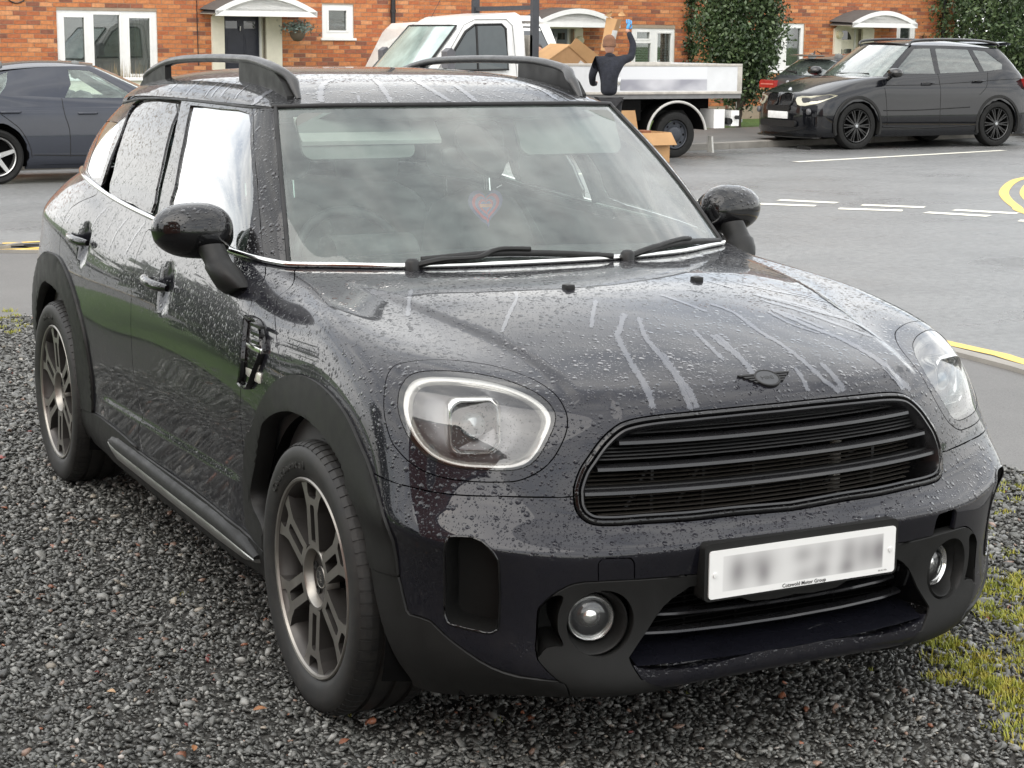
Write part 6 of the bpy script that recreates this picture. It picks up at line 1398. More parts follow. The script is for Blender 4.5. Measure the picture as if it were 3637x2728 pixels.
mesh_np('headlining', np.concatenate([V, V*[1, -1, 1]]), F+[tuple(a+len(V) for a in f_) for f_ in F], LIN, car, True)
MB().loft([[(-1.02+a*.07, y*.9, 1.425+.006*b-.17*a*.4) for a, b in ((0, 1), (1, 1), (1, -1), (0, -1))] for y in (-.60, -.1)]).build('sun_visor', LIN, car)
for y in (-.36, .36): MB().prism(rrect(.36, .15, .03), -.006, .006, 'xy', M=Matrix.Translation((-1.005+.03, y, 1.375)) @ Matrix.Rotation(math.radians(90), 4, 'Z') @ Matrix.Rotation(math.radians(62), 4, 'X')).build('sun_visor', plain('visor_grey', (.20, .21, .20), .8), car, 40)
# sensor housing and inner mirror behind the glass
cs = Vector((-.895, 0, 1.395)); td = Vector((.60, 0, -.42)).normalized()
Mh = Matrix.Translation(cs+td*.075+Vector((-.035, 0, -.02))) @ Matrix((td, Vector((0, 1, 0)), td.cross(Vector((0, 1, 0))))).transposed().to_4x4()
MB().loft([[(a*.12, b*.070, z) for a, b in [(math.cos(q), math.sin(q)) for q in np.linspace(0, 2*math.pi, 32, endpoint=False)]] for z in (-.010, .012)], M=Mh).build('sensor_housing', plain('sensor_black', (.014, .012, .012), .5), car, 50)
pad('inner_mirror', Matrix.Translation((-.90, .0, 1.312)) @ Matrix.Rotation(-.2, 4, 'Y'), .115, .036, .018, MATS['sensor_black'], car)
# frit: printed black band round the edge of the windscreen
fr = MB(); fu = np.linspace(0, 6.55, 50)
for v0, v1 in ((2.78, 2.995), (.005, .20)):
    for sd in (1, -1):
        A, N = GS.nrm(fu, np.full(50, v0)); Bq, N2 = GS.nrm(fu, np.full(50, v1))
        fr.loft([[tuple((p-n*.005)*[1, sd, 1]) for p, n in zip(A, N)], [tuple((p-n*.005)*[1, sd, 1]) for p, n in zip(Bq, N2)]], closed=False)
vv = np.linspace(0, 3, 24)
for sd in (1, -1):
    ee = np.array(CURVES['screen_edge']); ue = np.interp(vv, ee[:, 1], ee[:, 0]); A, N = GS.nrm(ue-.02, vv); Bq, N2 = GS.nrm(ue-.34-.25*(np.abs(vv/3-.5)*2)**6, vv)
    fr.loft([[tuple((p-n*.0055)*[1, sd, 1]) for p, n in zip(A, N)], [tuple((p-n*.0055)*[1, sd, 1]) for p, n in zip(Bq, N2)]], closed=False)
fr.build('screen_frit', MATS['sensor_black'], car)
# ---- water running off the panels
t = NT('water_sky_sheen'); at = t.n('ShaderNodeAttribute', attribute_name='edge'); v = t.co()
t.set(base=(.115, .12, .135), rough=.30, metal=.2, coat=1., coat_rough=.05, spec=.3)  # pale bluish base puts the sheen of reflected sky into the water's colour
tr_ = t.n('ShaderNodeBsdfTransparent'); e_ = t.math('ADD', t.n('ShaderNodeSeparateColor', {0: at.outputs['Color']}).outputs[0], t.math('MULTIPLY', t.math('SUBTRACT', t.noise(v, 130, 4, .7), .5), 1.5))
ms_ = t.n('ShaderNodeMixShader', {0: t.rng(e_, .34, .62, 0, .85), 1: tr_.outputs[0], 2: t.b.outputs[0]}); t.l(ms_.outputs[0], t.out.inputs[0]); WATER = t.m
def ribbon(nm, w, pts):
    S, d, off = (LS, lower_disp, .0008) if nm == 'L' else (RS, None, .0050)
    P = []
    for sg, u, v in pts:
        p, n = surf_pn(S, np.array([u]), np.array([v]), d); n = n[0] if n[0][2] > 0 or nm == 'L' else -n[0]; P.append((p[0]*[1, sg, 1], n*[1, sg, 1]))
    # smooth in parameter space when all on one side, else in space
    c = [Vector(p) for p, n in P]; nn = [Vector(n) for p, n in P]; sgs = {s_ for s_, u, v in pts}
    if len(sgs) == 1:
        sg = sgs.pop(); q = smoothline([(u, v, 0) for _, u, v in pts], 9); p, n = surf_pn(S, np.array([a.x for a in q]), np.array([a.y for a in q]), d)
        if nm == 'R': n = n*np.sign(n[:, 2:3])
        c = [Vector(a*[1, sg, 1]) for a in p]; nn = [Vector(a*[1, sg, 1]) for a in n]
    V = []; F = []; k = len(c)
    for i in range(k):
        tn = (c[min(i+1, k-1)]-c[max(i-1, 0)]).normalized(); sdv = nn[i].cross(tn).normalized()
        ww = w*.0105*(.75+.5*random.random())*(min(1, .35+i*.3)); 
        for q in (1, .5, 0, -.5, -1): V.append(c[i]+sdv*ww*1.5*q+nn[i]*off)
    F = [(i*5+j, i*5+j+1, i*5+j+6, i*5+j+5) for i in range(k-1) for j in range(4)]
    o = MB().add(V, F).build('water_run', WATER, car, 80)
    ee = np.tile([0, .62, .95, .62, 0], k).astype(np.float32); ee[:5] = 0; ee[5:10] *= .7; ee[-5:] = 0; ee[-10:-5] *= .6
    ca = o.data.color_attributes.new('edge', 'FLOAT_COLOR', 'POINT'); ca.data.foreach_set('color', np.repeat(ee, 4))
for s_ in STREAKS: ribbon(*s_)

# heart shaped air freshener on two threads under the mirror
hf = thing('air_freshener', 'purple and red heart shaped air freshener hanging inside the windscreen', 'air freshener', (-.86, .015, 1.165))
def heart(k, x): 
    out = []
    for i in range(40):
        q = 2*math.pi*i/40; a = 16*math.sin(q)**3; b = 13*math.cos(q)-5*math.cos(2*q)-2*math.cos(3*q)-math.cos(4*q)
        out.append((a/16*.058*k+(.010*k if b < -12 else 0), (b/17*.068)*k-.0))
    return out
for k, c, nm in ((1., (.16, .13, .26), 'card'), (.80, (.62, .07, .10), 'red_band'), (.62, (.20, .15, .30), 'inner_band'), (.44, (.60, .08, .12), 'inner_heart'), (.30, (.22, .16, .32), 'core')):
    MB().prism(heart(k, 0), -.002, .002+.0012*(1-k)*2, 'yz').build(nm, plain('freshener_%s' % nm, c, .5), hf)
MB().box((.003, -.020, -.004), (.0052, .020, .006)).build('label', plain('freshener_label', (.75, .25, .12), .5), hf)
for y in (-.006, .006): MB().tube([(0, y*.5, .05), (-.01, y, .15)], .0011, 5).build('thread', plain('white_thread', (.7, .7, .68), .7), hf)
# ================================================================ the other vehicles
def car_net(p):
    """generic parametric body: returns lower net and roof edge, in a frame like the hatchback's"""
    xf, xr, W, zs, zh = p['xf'], p['xr'], p['W'], p['zs'], p['zh']      # nose, tail, half width, shoulder height at nose, at cowl
    xc, xb = p['xc'], p['xb']                                              # cowl centre, rear screen base
    out = [(xf, 0), (xf-.025, .34*W), (xf-.10, .66*W), (xf-.26, .90*W), (xf-.50, .975*W)]
    xs = np.linspace(xf-.85, xr+.75, 9)
    out += [(x, W) for x in xs]
    out += [(xr+.45, .975*W), (xr+.20, .90*W), (xr+.07, .66*W), (xr+.015, .34*W), (xr, 0)]
    n = len(out); ns = 5
    tw = p.get('tw', .86)
    top = [(xc, 0), (xc-.02, .34*W*.9), (xc-.07, .60*W), (xc-.16, .78*W), (xc-.27, .84*W)]
    xt = np.linspace(xc-.42, xb+.55, 9)
    top += [(x, tw*W) for x in xt]+[(xb+.30, .84*W), (xb+.14, .78*W), (xb+.06, .58*W), (xb+.015, .3*W), (xb, 0)]
    zt = [p['zc']]*5+[p['zc']+(p['zb']-p['zc'])*k/8 for k in range(9)]+[p['zb']]*5
    net = []
    for k in range(n):
        a = np.array(out[k]); b = np.array(top[k]); front = max(0, min(1, (6-k)/3.)); rear = max(0, min(1, (k-(n-7))/3.))
        nin = np.array([0., 0.])
        if k < 5: nin = (np.array([xf-.6, 0])-a); nin /= np.linalg.norm(nin)
        elif k >= n-5: nin = (np.array([xr+.6, 0])-a); nin /= np.linalg.norm(nin)
        else: nin = np.array([0., -1])
        zsh = zs*front+(1-front)*(p['zsh'])
        if rear: zsh = zsh*(1-rear)+p.get('zrs', .95)*rear
        r = []
        for z, i in ((p['zbot'], .05), (p['zbot']+.07, .012), (.36, .0), (.48, -.004), (.62, .0)): 
            q = a+nin*i; r.append((q[0], q[1], z if k >= 5 else z))
        q = a+nin*(.035*front+.01+.02*rear); r.append((q[0], q[1], .62+(zsh-.62)*.75))
        s_ = a+nin*(.11*front+.03+.06*rear); r.append((s_[0], s_[1], zsh))
        for f_ in (.18, .45, .75): 
            m_ = s_*(1-f_)+b*f_; zz = zsh+(zt[k]-zsh)*(1-(1-f_)**(1.7 if front > .3 else 1.25)); r.append((m_[0], m_[1], zz))
        r.append((b[0], b[1], zt[k])); net.append(r)
    xe, xre, We, ze = p['xe'], p['xre'], p['We'], p['ze']
    ed = [(xe, 0, ze+.02), (xe-.01, .3*We, ze+.018), (xe-.04, .62*We, ze+.012), (xe-.09, .88*We, ze+.004), (xe-.14, .97*We, ze)]
    xx = np.linspace(xe-.26, xre+.30, 9); ed += [(x, We, ze-p.get('drop', .03)*(k/8)**2) for k, x in enumerate(xx)]
    zr_ = ze-p.get('drop', .03)
    ed += [(xre+.14, .97*We, zr_), (xre+.08, .88*We, zr_), (xre+.03, .62*We, zr_+.01), (xre+.01, .3*We, zr_+.015), (xre, 0, zr_+.018)]
    return net, ed
def build_vehicle(root, p, paint, glassm, arches, wins, wheel_fn, cladding=None):
    net, ed = car_net(p); S = Spline(net, .01, .005)
    n = len(ed); b = S.ev(np.arange(n), np.full(n, len(net[0])-1.)); e = np.array(ed); rows = []
    for k in range(n):
        t_ = np.array([0, .5, 1])[:, None]; c = b[k]*(1-t_)+e[k]*t_; o = np.array([.6 if k < 3 else 0, 1 if 3 <= k <= n-4 else .0, .3]); c[1] += o/np.linalg.norm(o)*.02; rows.append(c)
    G = Spline(rows, .01, .0)
    uS, vS = np.meshgrid(np.linspace(0, n-1, 240), np.linspace(0, len(net[0])-1, 120), indexing='ij'); PS = S.ev(uS.ravel(), vS.ravel())
    uG, vG = np.meshgrid(np.linspace(0, n-1, 240), np.linspace(0, 2, 60), indexing='ij'); PG = G.ev(uG.ravel(), vG.ravel())
    def near(P, u, v, x, z, side=True):
        d_ = (P[:, 0]-x)**2+(P[:, 2]-z)**2+np.where(P[:, 1] > .35*p['W'], 0, 9.)
        k = np.argmin(d_); return u.ravel()[k], v.ravel()[k]
    cuts = []
    for cx, R_ in arches:
        cuts.append([near(PS, uS, vS, cx+R_*math.cos(q), max(.34+R_*math.sin(q), p['zbot']+.01)) for q in np.linspace(-.55, math.pi+.55, 30)]); cuts[-1][0] = (cuts[-1][0][0], 0.); cuts[-1][-1] = (cuts[-1][-1][0], 0.)
    SP = Panels(S, cuts, .25, .34, .3, .1)
    done = set()
    def seed_uv(PN, u, v): return PN.cen[np.argmin((((PN.uv[PN.T].mean(1))-np.array([u, v]))**2).sum(1))]
    SP.build('body', [seed_uv(SP, (n-1)*.5, 6.)], paint, root, merge=True, skirt=.03, gap=0)
    gc = []
    for w in wins: gc.append([near(PG, uG, vG, x, z) for x, z in w+[w[0]]])
    GPn = Panels(G, gc+[[(3.4, 0), (3.5, 2)], [(n-4.2, 0), (n-4.2, 2)], [(0, 1.9), (3.5, 1.9)]], .25, .2, .3, .25)
    GPn.build('windscreen', [seed_uv(GPn, .5, 1.)], glassm[0], root, merge=True, skirt=.01)
    for w in wins:
        q = np.mean([near(PG, uG, vG, x, z) for x, z in w], 0); GPn.build('side_window', [seed_uv(GPn, *q)], glassm[1], root, off=-.003, skirt=.01, gap=0)
    GPn.build('pillars', [seed_uv(GPn, (n-1)*.5, 1.93), seed_uv(GPn, 4.2, 1.96)], p.get('pillar', paint), root, skirt=.01, gap=0)
    GPn.build('rear_screen', [seed_uv(GPn, n-1.6, 1.)], glassm[1], root, merge=True, skirt=.01)
    # roof
    bs = [0, .3, .55, .75, .9, .97, 1.]; xe, xre, We, ze = p['xe'], p['xre'], p['We'], p['ze']; av = np.linspace(0, 1, 11); rn = []
    for b_ in bs:
        r = []
        for a_ in av:
            y = b_*We*(1-.06*(2*a_-1)**4); x0 = xe-.10*b_**2.5; x1 = xre+.08*b_**2.5; zed = ze-p.get('drop', .03)*max(0, (a_-.1)/.9)**2+.02*(1-b_)*0
            r.append((x0+(x1-x0)*a_, y, zed+p['crown']*(1-b_**3.2)*(.25+.75*math.sin(math.pi*min(max(a_*.9+.08, 0), 1)))))
        rn.append(r)
    RR = Panels(Spline(rn, 0, 0, symN=False), [], .5, .5, .1, .3); RR.build('roof', [tuple(RR.cen[len(RR.cen)//2])], p.get('roofm', paint), root, merge=True, skirt=.02)
    MB().box((xr_(p)+.1, -p['W']*.80, p['zbot']+.02), (p['xf']-.2, p['W']*.80, .5)).build('underbody', VOID, root)
    MB().box((p['xb']+.3, -p['W']*.76, .5), (p['xc']-.2, p['W']*.76, p['zc']-.10)).build('cabin_floor', VOID, root)
    for x in (p['xc']-1.05, p['xc']-1.95):
        for y in (.38, -.38): pad('seat', Matrix.Translation((x, y, p['zc']-.10)) @ Matrix.Rotation(-.2, 4, 'Y'), .40, .23, .08, FAB, root); pad('headrest', Matrix.Translation((x-.10, y, p['zc']+.36)), .09, .11, .05, FAB, root)
    ws = []
    for x in (0, p['wb']):
        for sd in (1, -1):
            w = wheel_fn(root, p['wr']); w.location = (x, sd*(p['W']-.125), p['wr']); w.rotation_euler = (0, 0, math.pi if sd > 0 else 0)
            aa = np.linspace(math.radians(-20), math.radians(200), 24)
            MB().loft([[(x+r*math.cos(q), (p['W']*.99+h)*sd, p['wr']+r*math.sin(q)) for q in aa] for r, h in ((p['ar'], -.01), (p['ar'], -.28), (.05, -.28))], closed=False).build('wheel_liner', VOID, root, fix=False)
            if cladding: MB().loft([[(x+r*math.cos(q), (p['W']+h)*sd, p['wr']+r*math.sin(q)) for q in np.linspace(math.radians(-18), math.radians(198), 30)] for r, h in ((p['ar']+.055, -.015), (p['ar']+.045, .012), (p['ar']+.005, .014), (p['ar']-.01, -.05))], closed=False).build('arch_trim', cladding, root, 40, fix=False)
    return S
def xr_(p): return p['xr']
def far_wheel(root, r, rim, spokes, rimr, dark, cross=False):
    """outer face towards -y"""
    w = thing('wheel', None, None); w.parent = root
    MB().lathe([(rimr, -.06), (rimr+.02, -.10), (r*.90, -.112), (r*.97, -.10), (r, -.075), (r, .075), (r*.95, .10), (rimr, .09)], 48).build('tyre', RUBBER, w, 40)
    o = MB().lathe([(rimr+.004, -.085), (rimr-.004, -.100), (rimr-.014, -.092), (rimr-.02, -.04), (rimr-.03, .08)], 48).build('rim', rim, w, 40)
    MB().lathe([(rimr-.025, .0), (0, .0)], 32).build('brake_disc', VOID, o)
    for k in range(spokes):
        a = 2*math.pi*k/spokes
        m_ = MB()
        if cross:
            for s_ in (-1, 1): m_.add([(-.010+s_*.012, -.088, .05), (.010+s_*.012, -.088, .05), (.010+s_*.055, -.090, rimr-.008), (-.008+s_*.055, -.090, rimr-.008), (-.010+s_*.012, -.05, .05), (.010+s_*.012, -.05, .05), (.010+s_*.055, -.05, rimr-.008), (-.008+s_*.055, -.05, rimr-.008)], [(0, 1, 2, 3), (4, 7, 6, 5), (0, 4, 5, 1), (2, 6, 7, 3), (1, 5, 6, 2), (0, 3, 7, 4)], M=Matrix.Rotation(a, 4, 'Y'))
        else: m_.add([(-.028, -.085, .04), (.028, -.085, .04), (.020, -.092, rimr-.01), (-.020, -.092, rimr-.01), (-.028, -.04, .04), (.028, -.04, .04), (.020, -.04, rimr-.01), (-.020, -.04, rimr-.01)], [(0, 1, 2, 3), (4, 7, 6, 5), (0, 4, 5, 1), (2, 6, 7, 3), (1, 5, 6, 2), (0, 3, 7, 4)], M=Matrix.Rotation(a, 4, 'Y'))
        m_.build('spoke', rim, o)
    MB().lathe([(.055, -.05), (.055, -.088), (.032, -.094), (0, -.095)], 24).build('hub', rim, o, 40)
    MB().lathe([(.028, -.09), (.024, -.098), (0, -.099)], 20).build('centre_cap', dark, o, 40)
    return w
SEAM = plain('panel_gap', (.006, .006, .006), .8)
def seam(root, S, p, pts, r=.004):
    """thin shut line lying on the body side (x, z points)"""
    u, v = np.meshgrid(np.linspace(3, S.nu-4, 160), np.linspace(0, S.nv-1, 90), indexing='ij'); P, N = S.nrm(u.ravel(), v.ravel())
    q = []
    for x, z in [(a.x, a.y) for a in smoothline([(x, z, 0) for x, z in pts], 4)]:
        k = np.argmin((P[:, 0]-x)**2+(P[:, 2]-z)**2+np.where(P[:, 1] > .3, 0, 9)); q.append(P[k]*[0, 1, 0]+np.array([x, 0, z]))
    for sd in (1, -1): MB().tube([(a[0], (a[1]+.001)*sd, a[2]) for a in q], r, 5).build('door_seam', SEAM, root)
    return q
def handle_bar(root, x, y, z, L, mat):
    for sd in (1, -1): MB().tube([(x-L/2, (y-.015)*sd, z), (x-L*.42, (y+.022)*sd, z), (x+L*.42, (y+.022)*sd, z), (x+L/2, (y-.015)*sd, z)], .013, 8).build('door_handle', mat, root, 50)
GLW = glass('far_windscreen', (.62, .74, .68), sky_haze=.20, refl=1.6); GLS = glass('far_side_glass', (.85, .96, .92), sky_haze=.16, refl=.9); GLD = glass('privacy_glass', (.08, .085, .085), sky_haze=.10, refl=1.4)
# ---- grey hatchback on the left
hb_paint = plain('slate_grey_paint', (.032, .036, .048), .32, .35, coat=1., spec=.1, rvar=.03, var=.05)
hc = thing('parked_car', 'slate grey five door hatchback on the road at the left edge, side on', 'car', (-17.88, 4.42, 0), math.pi/2)
PH = dict(xf=.86, xr=-3.42, W=.885, zs=.72, zsh=.86, zh=.9, xc=-.42, xb=-3.20, zc=.93, zb=1.02, zbot=.17, xe=-1.32, xre=-2.98, We=.60, ze=1.335, crown=.075, drop=.10, wb=-2.62, wr=.315, ar=.36, zrs=.95, tw=.90)
wheelH = lambda root, r: far_wheel(root, r, ALLOY_F, 5, .225, DARKP)
ALLOY_F = plain('silver_alloy', (.48, .48, .47), .3, .8)
SH_ = build_vehicle(hc, PH, hb_paint, (GLW, GLS), ((0, .36), (-2.62, .36)), [[(-.95, .97), (-1.46, 1.285), (-1.72, 1.30), (-1.80, .97)], [(-1.90, .97), (-1.86, 1.30), (-2.30, 1.285), (-2.46, .99)], [(-2.53, .995), (-2.40, 1.27), (-2.56, 1.22), (-2.72, 1.03)]], wheelH)
seam(hc, SH_, PH, [(-1.84, .97), (-1.83, .80), (-1.78, .6), (-1.78, .3)]); seam(hc, SH_, PH, [(-.72, .9), (-.60, .7), (-.60, .45), (-.62, .3)]); seam(hc, SH_, PH, [(-2.66, .98), (-2.62, .86), (-2.45, .72), (-2.34, .62), (-2.25, .45), (-2.22, .3)]); seam(hc, SH_, PH, [(-.62, .33), (-1.4, .31), (-2.2, .33)], .006)
handle_bar(hc, -1.56, .885, .80, .22, hb_paint); handle_bar(hc, -2.44, .885, .82, .22, hb_paint)
for sd in (1, -1):
    MB().loft([[(-.80+.085*math.cos(q)*k, (.98+j)*sd, 1.0+.062*math.sin(q)*k) for q in np.linspace(0, 2*math.pi, 18, endpoint=False)] for j, k in ((-.10, .5), (-.07, .95), (.0, 1), (.07, .8), (.09, .3))]).build('door_mirror', hb_paint, hc, 60)
    MB().box((-3.40, sd*.60-.12, .72), (-3.26, sd*.60+.14, .90), bev=.02).build('tail_lamp', plain('red_lamp', (.35, .015, .012), .2, coat=1), hc, 40)
MB().box((-3.45, -.26, .50), (-3.42, .26, .61)).build('number_plate', plain('plate_yellow', (.7, .55, .06), .5), hc)
MB().loft([[(x, y, .205+.012*math.cos(y)) for y in (-.87, -.80)] for x in (-.5, -2.1)], closed=False).build('sill_trim', CLAD, hc, fix=False)
# ---- black four by four
x5_paint = plain('black_suv_paint', (.0055, .006, .008), .3, .2, coat=1., spec=.1, rvar=.03, var=.05)
xv = thing('parked_car', 'large black four by four with black spoked wheels facing left by the far kerb', 'car', (-20.30, 15.84, 0), -math.pi/2)
PX = dict(xf=.88, xr=-3.87, W=.965, zs=.90, zsh=1.00, zh=1.1, xc=-.40, xb=-3.62, zc=1.16, zb=1.26, zbot=.20, xe=-1.13, xre=-3.25, We=.67, ze=1.66, crown=.095, drop=.05, wb=-2.92, wr=.375, ar=.43, zrs=1.06, tw=.89, pillar=None)
PX['pillar'] = x5_paint
wheelX = lambda root, r: far_wheel(root, r, BLKRIM, 10, .262, GALV, cross=True)
BLKRIM = plain('black_alloy', (.012, .012, .012), .3, coat=.6)
SX = build_vehicle(xv, PX, x5_paint, (GLW, GLD), ((0, .43), (-2.92, .43)), [[(-.78, 1.20), (-1.28, 1.60), (-1.62, 1.61), (-1.62, 1.21)], [(-1.72, 1.21), (-1.72, 1.61), (-2.42, 1.60), (-2.55, 1.24)], [(-2.66, 1.245), (-2.52, 1.59), (-2.78, 1.57), (-3.08, 1.36), (-3.05, 1.28)]], wheelX, cladding=CLAD)
seam(xv, SX, PX, [(-1.67, 1.2), (-1.67, .9), (-1.67, .5), (-1.67, .34)]); seam(xv, SX, PX, [(-.50, 1.1), (-.55, .8), (-.58, .5), (-.58, .34)]); seam(xv, SX, PX, [(-2.72, 1.22), (-2.66, 1.0), (-2.50, .86)]); seam(xv, SX, PX, [(-.5, .62), (-1.2, .62), (-2.3, .66)], .009); seam(xv, SX, PX, [(-.55, 1.02), (-1.5, 1.03), (-2.9, 1.10), (-3.5, 1.12)], .005); seam(xv, SX, PX, [(-.5, .36), (-1.4, .33), (-2.45, .36)], .012)
handle_bar(xv, -1.42, .955, 1.06, .22, x5_paint); handle_bar(xv, -2.50, .955, 1.09, .22, x5_paint)
def fx(S, y, z):
    u, v = np.meshgrid(np.linspace(0, 4.5, 60), np.linspace(0, S.nv-1, 80), indexing='ij'); P = S.ev(u.ravel(), v.ravel()); return float(P[np.argmin((P[:, 1]-abs(y))**2+(P[:, 2]-z)**2), 0])
for sd in (1, -1):                                                   # two rounded grilles side by side, with upright bars
    pts = rrect(.30, .20, .07, 5); g_ = MB(); rg = []
    for d_, s_ in ((.0, 1.08), (.03, 1.06), (.035, .97), (.0, .93), (-.06, .92)): rg.append([(fx(SX, (.185*sd+a*s_), .785+b*s_)+d_-.01, .185*sd+a*s_, .785+b*s_) for a, b in pts])
    k_ = g_.loft(rg, caps=False).build('kidney_grille', GLOSS_D, xv, 40)
    MB().add([(p_[0]-.05, p_[1], p_[2]) for p_ in rg[0]], [tuple(range(len(pts)))]).build('grille_back', VOID, k_, fix=False)
    for i in range(8): y = .185*sd-.11+i*.0315; MB().box((fx(SX, y, .785)-.03, y-.004, .70), (fx(SX, y, .785)+.012, y+.004, .868)).build('grille_bar', SATIN, k_)
    hl = [(.40, .80), (.46, .70), (.62, .685), (.80, .74), (.90, .84), (.86, .87), (.66, .84), (.50, .84)]
    hl = [(a.x, a.y) for a in smoothline([(y, z, 0) for y, z in hl], 3, True)]
    def lx(y, z): 
        u, v = np.meshgrid(np.linspace(0, 7, 120), np.linspace(4, S_.nv-1, 80), indexing='ij'); P, N = S_.nrm(u.ravel(), v.ravel()); k = np.argmin((P[:, 1]-y)**2*1.+(P[:, 2]-z)**2); return P[k], N[k]
    S_ = SX; ring0 = []; ring1 = []; c_ = np.zeros(3)
    for y, z in hl: P_, N_ = lx(y, z); ring0.append(P_-N_*.01); ring1.append(P_+N_*.012)
    cen = np.mean(ring1, 0)+np.array([.01, .005, .0])
    o = MB(); o.loft([[tuple(q*[1, sd, 1]) for q in ring0], [tuple(q*[1, sd, 1]) for q in ring1], [tuple((cen+(q-cen)*.85+np.array([.008, .004, 0]))*[1, sd, 1]) for q in ring1], [tuple((cen+(q-cen)*.3+np.array([.012, .008, 0]))*[1, sd, 1]) for q in ring1]])
    o.build('headlight', plain('yellowed_headlight', (.48, .46, .36), .15, .2, coat=1), xv, 60)
    MB().lathe([(.050, .0), (.050, .03), (.035, .04), (0, .045)], 20, M=Matrix.Translation((fx(SX, .68, .56)-.005, .68*sd, .60)) @ Matrix.Rotation(-math.pi/2, 4, 'Z')).build('fog_lamp', LAMPBOWL, xv, 40)
    MB().loft([[(x, .62*sd+y*sd, z) for y, z in ((-.20, -.07), (.18, -.05), (.20, .05), (-.16, .06))] for x in (.80, fx(SX, .62, .40)+.012)]).build('corner_intake', DARKP, xv)
    MB().loft([[(-.62+.10*math.cos(q)*k, (1.08+j)*sd, 1.22+.075*math.sin(q)*k) for q in np.linspace(0, 2*math.pi, 18, endpoint=False)] for j, k in ((-.14, .4), (-.10, .95), (.0, 1.05), (.09, .85), (.12, .3))]).build('door_mirror', GLOSS_D, xv, 60)
    MB().tube([(-.62, .90*sd, 1.12), (-.63, .98*sd, 1.17)], .03, 8).build('mirror_arm', GLOSS_D, xv, 50)
    MB().tube(smoothline([(-1.22, .655*sd, 1.665), (-1.30, .66*sd, 1.725), (-1.8, .66*sd, 1.755), (-2.6, .655*sd, 1.745), (-3.05, .65*sd, 1.70), (-3.12, .645*sd, 1.65)], 5), .022, 8).build('roof_rail', GLOSS_D, xv, 60)
    MB().loft([[(x, (.80+k)*sd, z) for x, z in ((-3.82, .95), (-3.52, .98), (-3.50, 1.12), (-3.78, 1.15))] for k in (-.30, .145)]).build('tail_lamp', MATS['red_lamp'], xv)
MB().box((.868, -.26, .475), (.895, .26, .59), bev=.006).build('number_plate', plain('plate_white', (.78, .78, .76), .4), xv, 40)
MB().prism(rrect(.95, .10, .04), .845, .888, 'yz', M=Matrix.Translation((0, 0, .40))).build('lower_grille', DARKP, xv, 40)
MB().prism(rrect(.60, .075, .03), .84, .885, 'yz', M=Matrix.Translation((0, 0, .645))).build('upper_intake', DARKP, xv, 40)
MB().loft([[(fx(SX, y, .25)+d_, y, .185+h) for y in np.linspace(-.85, .85, 19)] for d_, h in ((-.05, .03), (.05, .01), (.05, -.005), (-.05, .0))], closed=False).build('front_splitter', GLOSS_D, xv, fix=False)
MB().lathe([(.038, .0), (.036, .008), (0, .010)], 24, axis='x', M=Matrix.Translation((fx(SX, 0, .93)-.005, 0, .935)) @ Matrix.Rotation(-.6, 4, 'Y')).build('round_badge', plain('badge_white', (.5, .52, .55), .3, .3), xv, 40)
MB().loft([[(x, y, z) for y in np.linspace(-.58, .58, 11)] for x, z in ((-3.10, 1.70), (-3.36, 1.725), (-3.46, 1.70), (-3.44, 1.675), (-3.12, 1.66))], closed=False).build('tail_spoiler', plain('grey_spoiler', (.30, .32, .35), .4), xv, 60, fix=False)
MB().tube([(-.52, -.62, 1.19), (-.44, -.1, 1.195), (-.50, .55, 1.20)], .010, 6).build('wiper', DARKP, xv)
# ---- small grey hatchback, tail towards us, behind the four by four
b1_paint = plain('mid_grey_paint', (.055, .058, .065), .3, .35, coat=1., spec=.1, rvar=.03, var=.05)
b1 = thing('parked_car', 'dark grey hatchback with red tail lamps seen from behind, beyond the black four by four', 'car', (-22.05, 19.85, .10), math.pi/2)
PB = dict(xf=.78, xr=-3.45, W=.87, zs=.72, zsh=.86, zh=.9, xc=-.62, xb=-3.30, zc=.94, zb=1.03, zbot=.19, xe=-1.35, xre=-2.92, We=.60, ze=1.35, crown=.07, drop=.06, wb=-2.66, wr=.315, ar=.35, zrs=.98, tw=.90)
SB = build_vehicle(b1, PB, b1_paint, (GLW, GLD), ((0, .35), (-2.66, .35)), [[(-.98, .98), (-1.46, 1.29), (-1.75, 1.30), (-1.78, .98)], [(-1.86, .98), (-1.84, 1.30), (-2.35, 1.30), (-2.66, 1.10), (-2.60, 1.02)]], wheelH)
for sd in (1, -1):
    MB().loft([[(x, (y)*sd, z) for y, z in ((.38, .80), (.84, .80), (.85, .90), (.80, .94), (.40, .93))] for x in (-3.20, -3.462)]).build('tail_lamp', MATS['red_lamp'], b1, 40)
    MB().box((-3.468, sd*.62-.20, .855), (-3.463, sd*.62+.18, .875)).build('lamp_strip', plain('pale_red_lamp', (.6, .20, .16), .2, coat=1), b1)
MB().lathe([(.042, .0), (.040, .010), (0, .013)], 24, axis='x', M=Matrix.Translation((-3.455, 0, .90)) @ Matrix.Rotation(math.pi, 4, 'Z')).build('round_badge', MATS['badge_white'], b1, 40)
MB().loft([[(x, y, z) for y in np.linspace(-.66, .66, 11)] for x, z in ((-3.30, .66), (-3.49, .65), (-3.51, .50), (-3.45, .40), (-3.30, .40))], closed=False).build('rear_bumper', b1_paint, b1, 50, fix=False)
MB().box((-3.475, -.26, .70), (-3.462, .26, .81)).build('number_plate', MATS['plate_yellow'], b1)
MB().loft([[(x, y, z) for y in np.linspace(-.52, .52, 11)] for x, z in ((-2.86, 1.385), (-3.06, 1.378), (-3.10, 1.362), (-3.06, 1.350), (-2.88, 1.36))], closed=False).build('roof_spoiler', b1_paint, b1, 60, fix=False)
MB().tube([(-3.30, 0, 1.06), (-3.27, .02, 1.085), (-3.24, .36, 1.10)], .014, 6).build('rear_wiper', DARKP, b1)
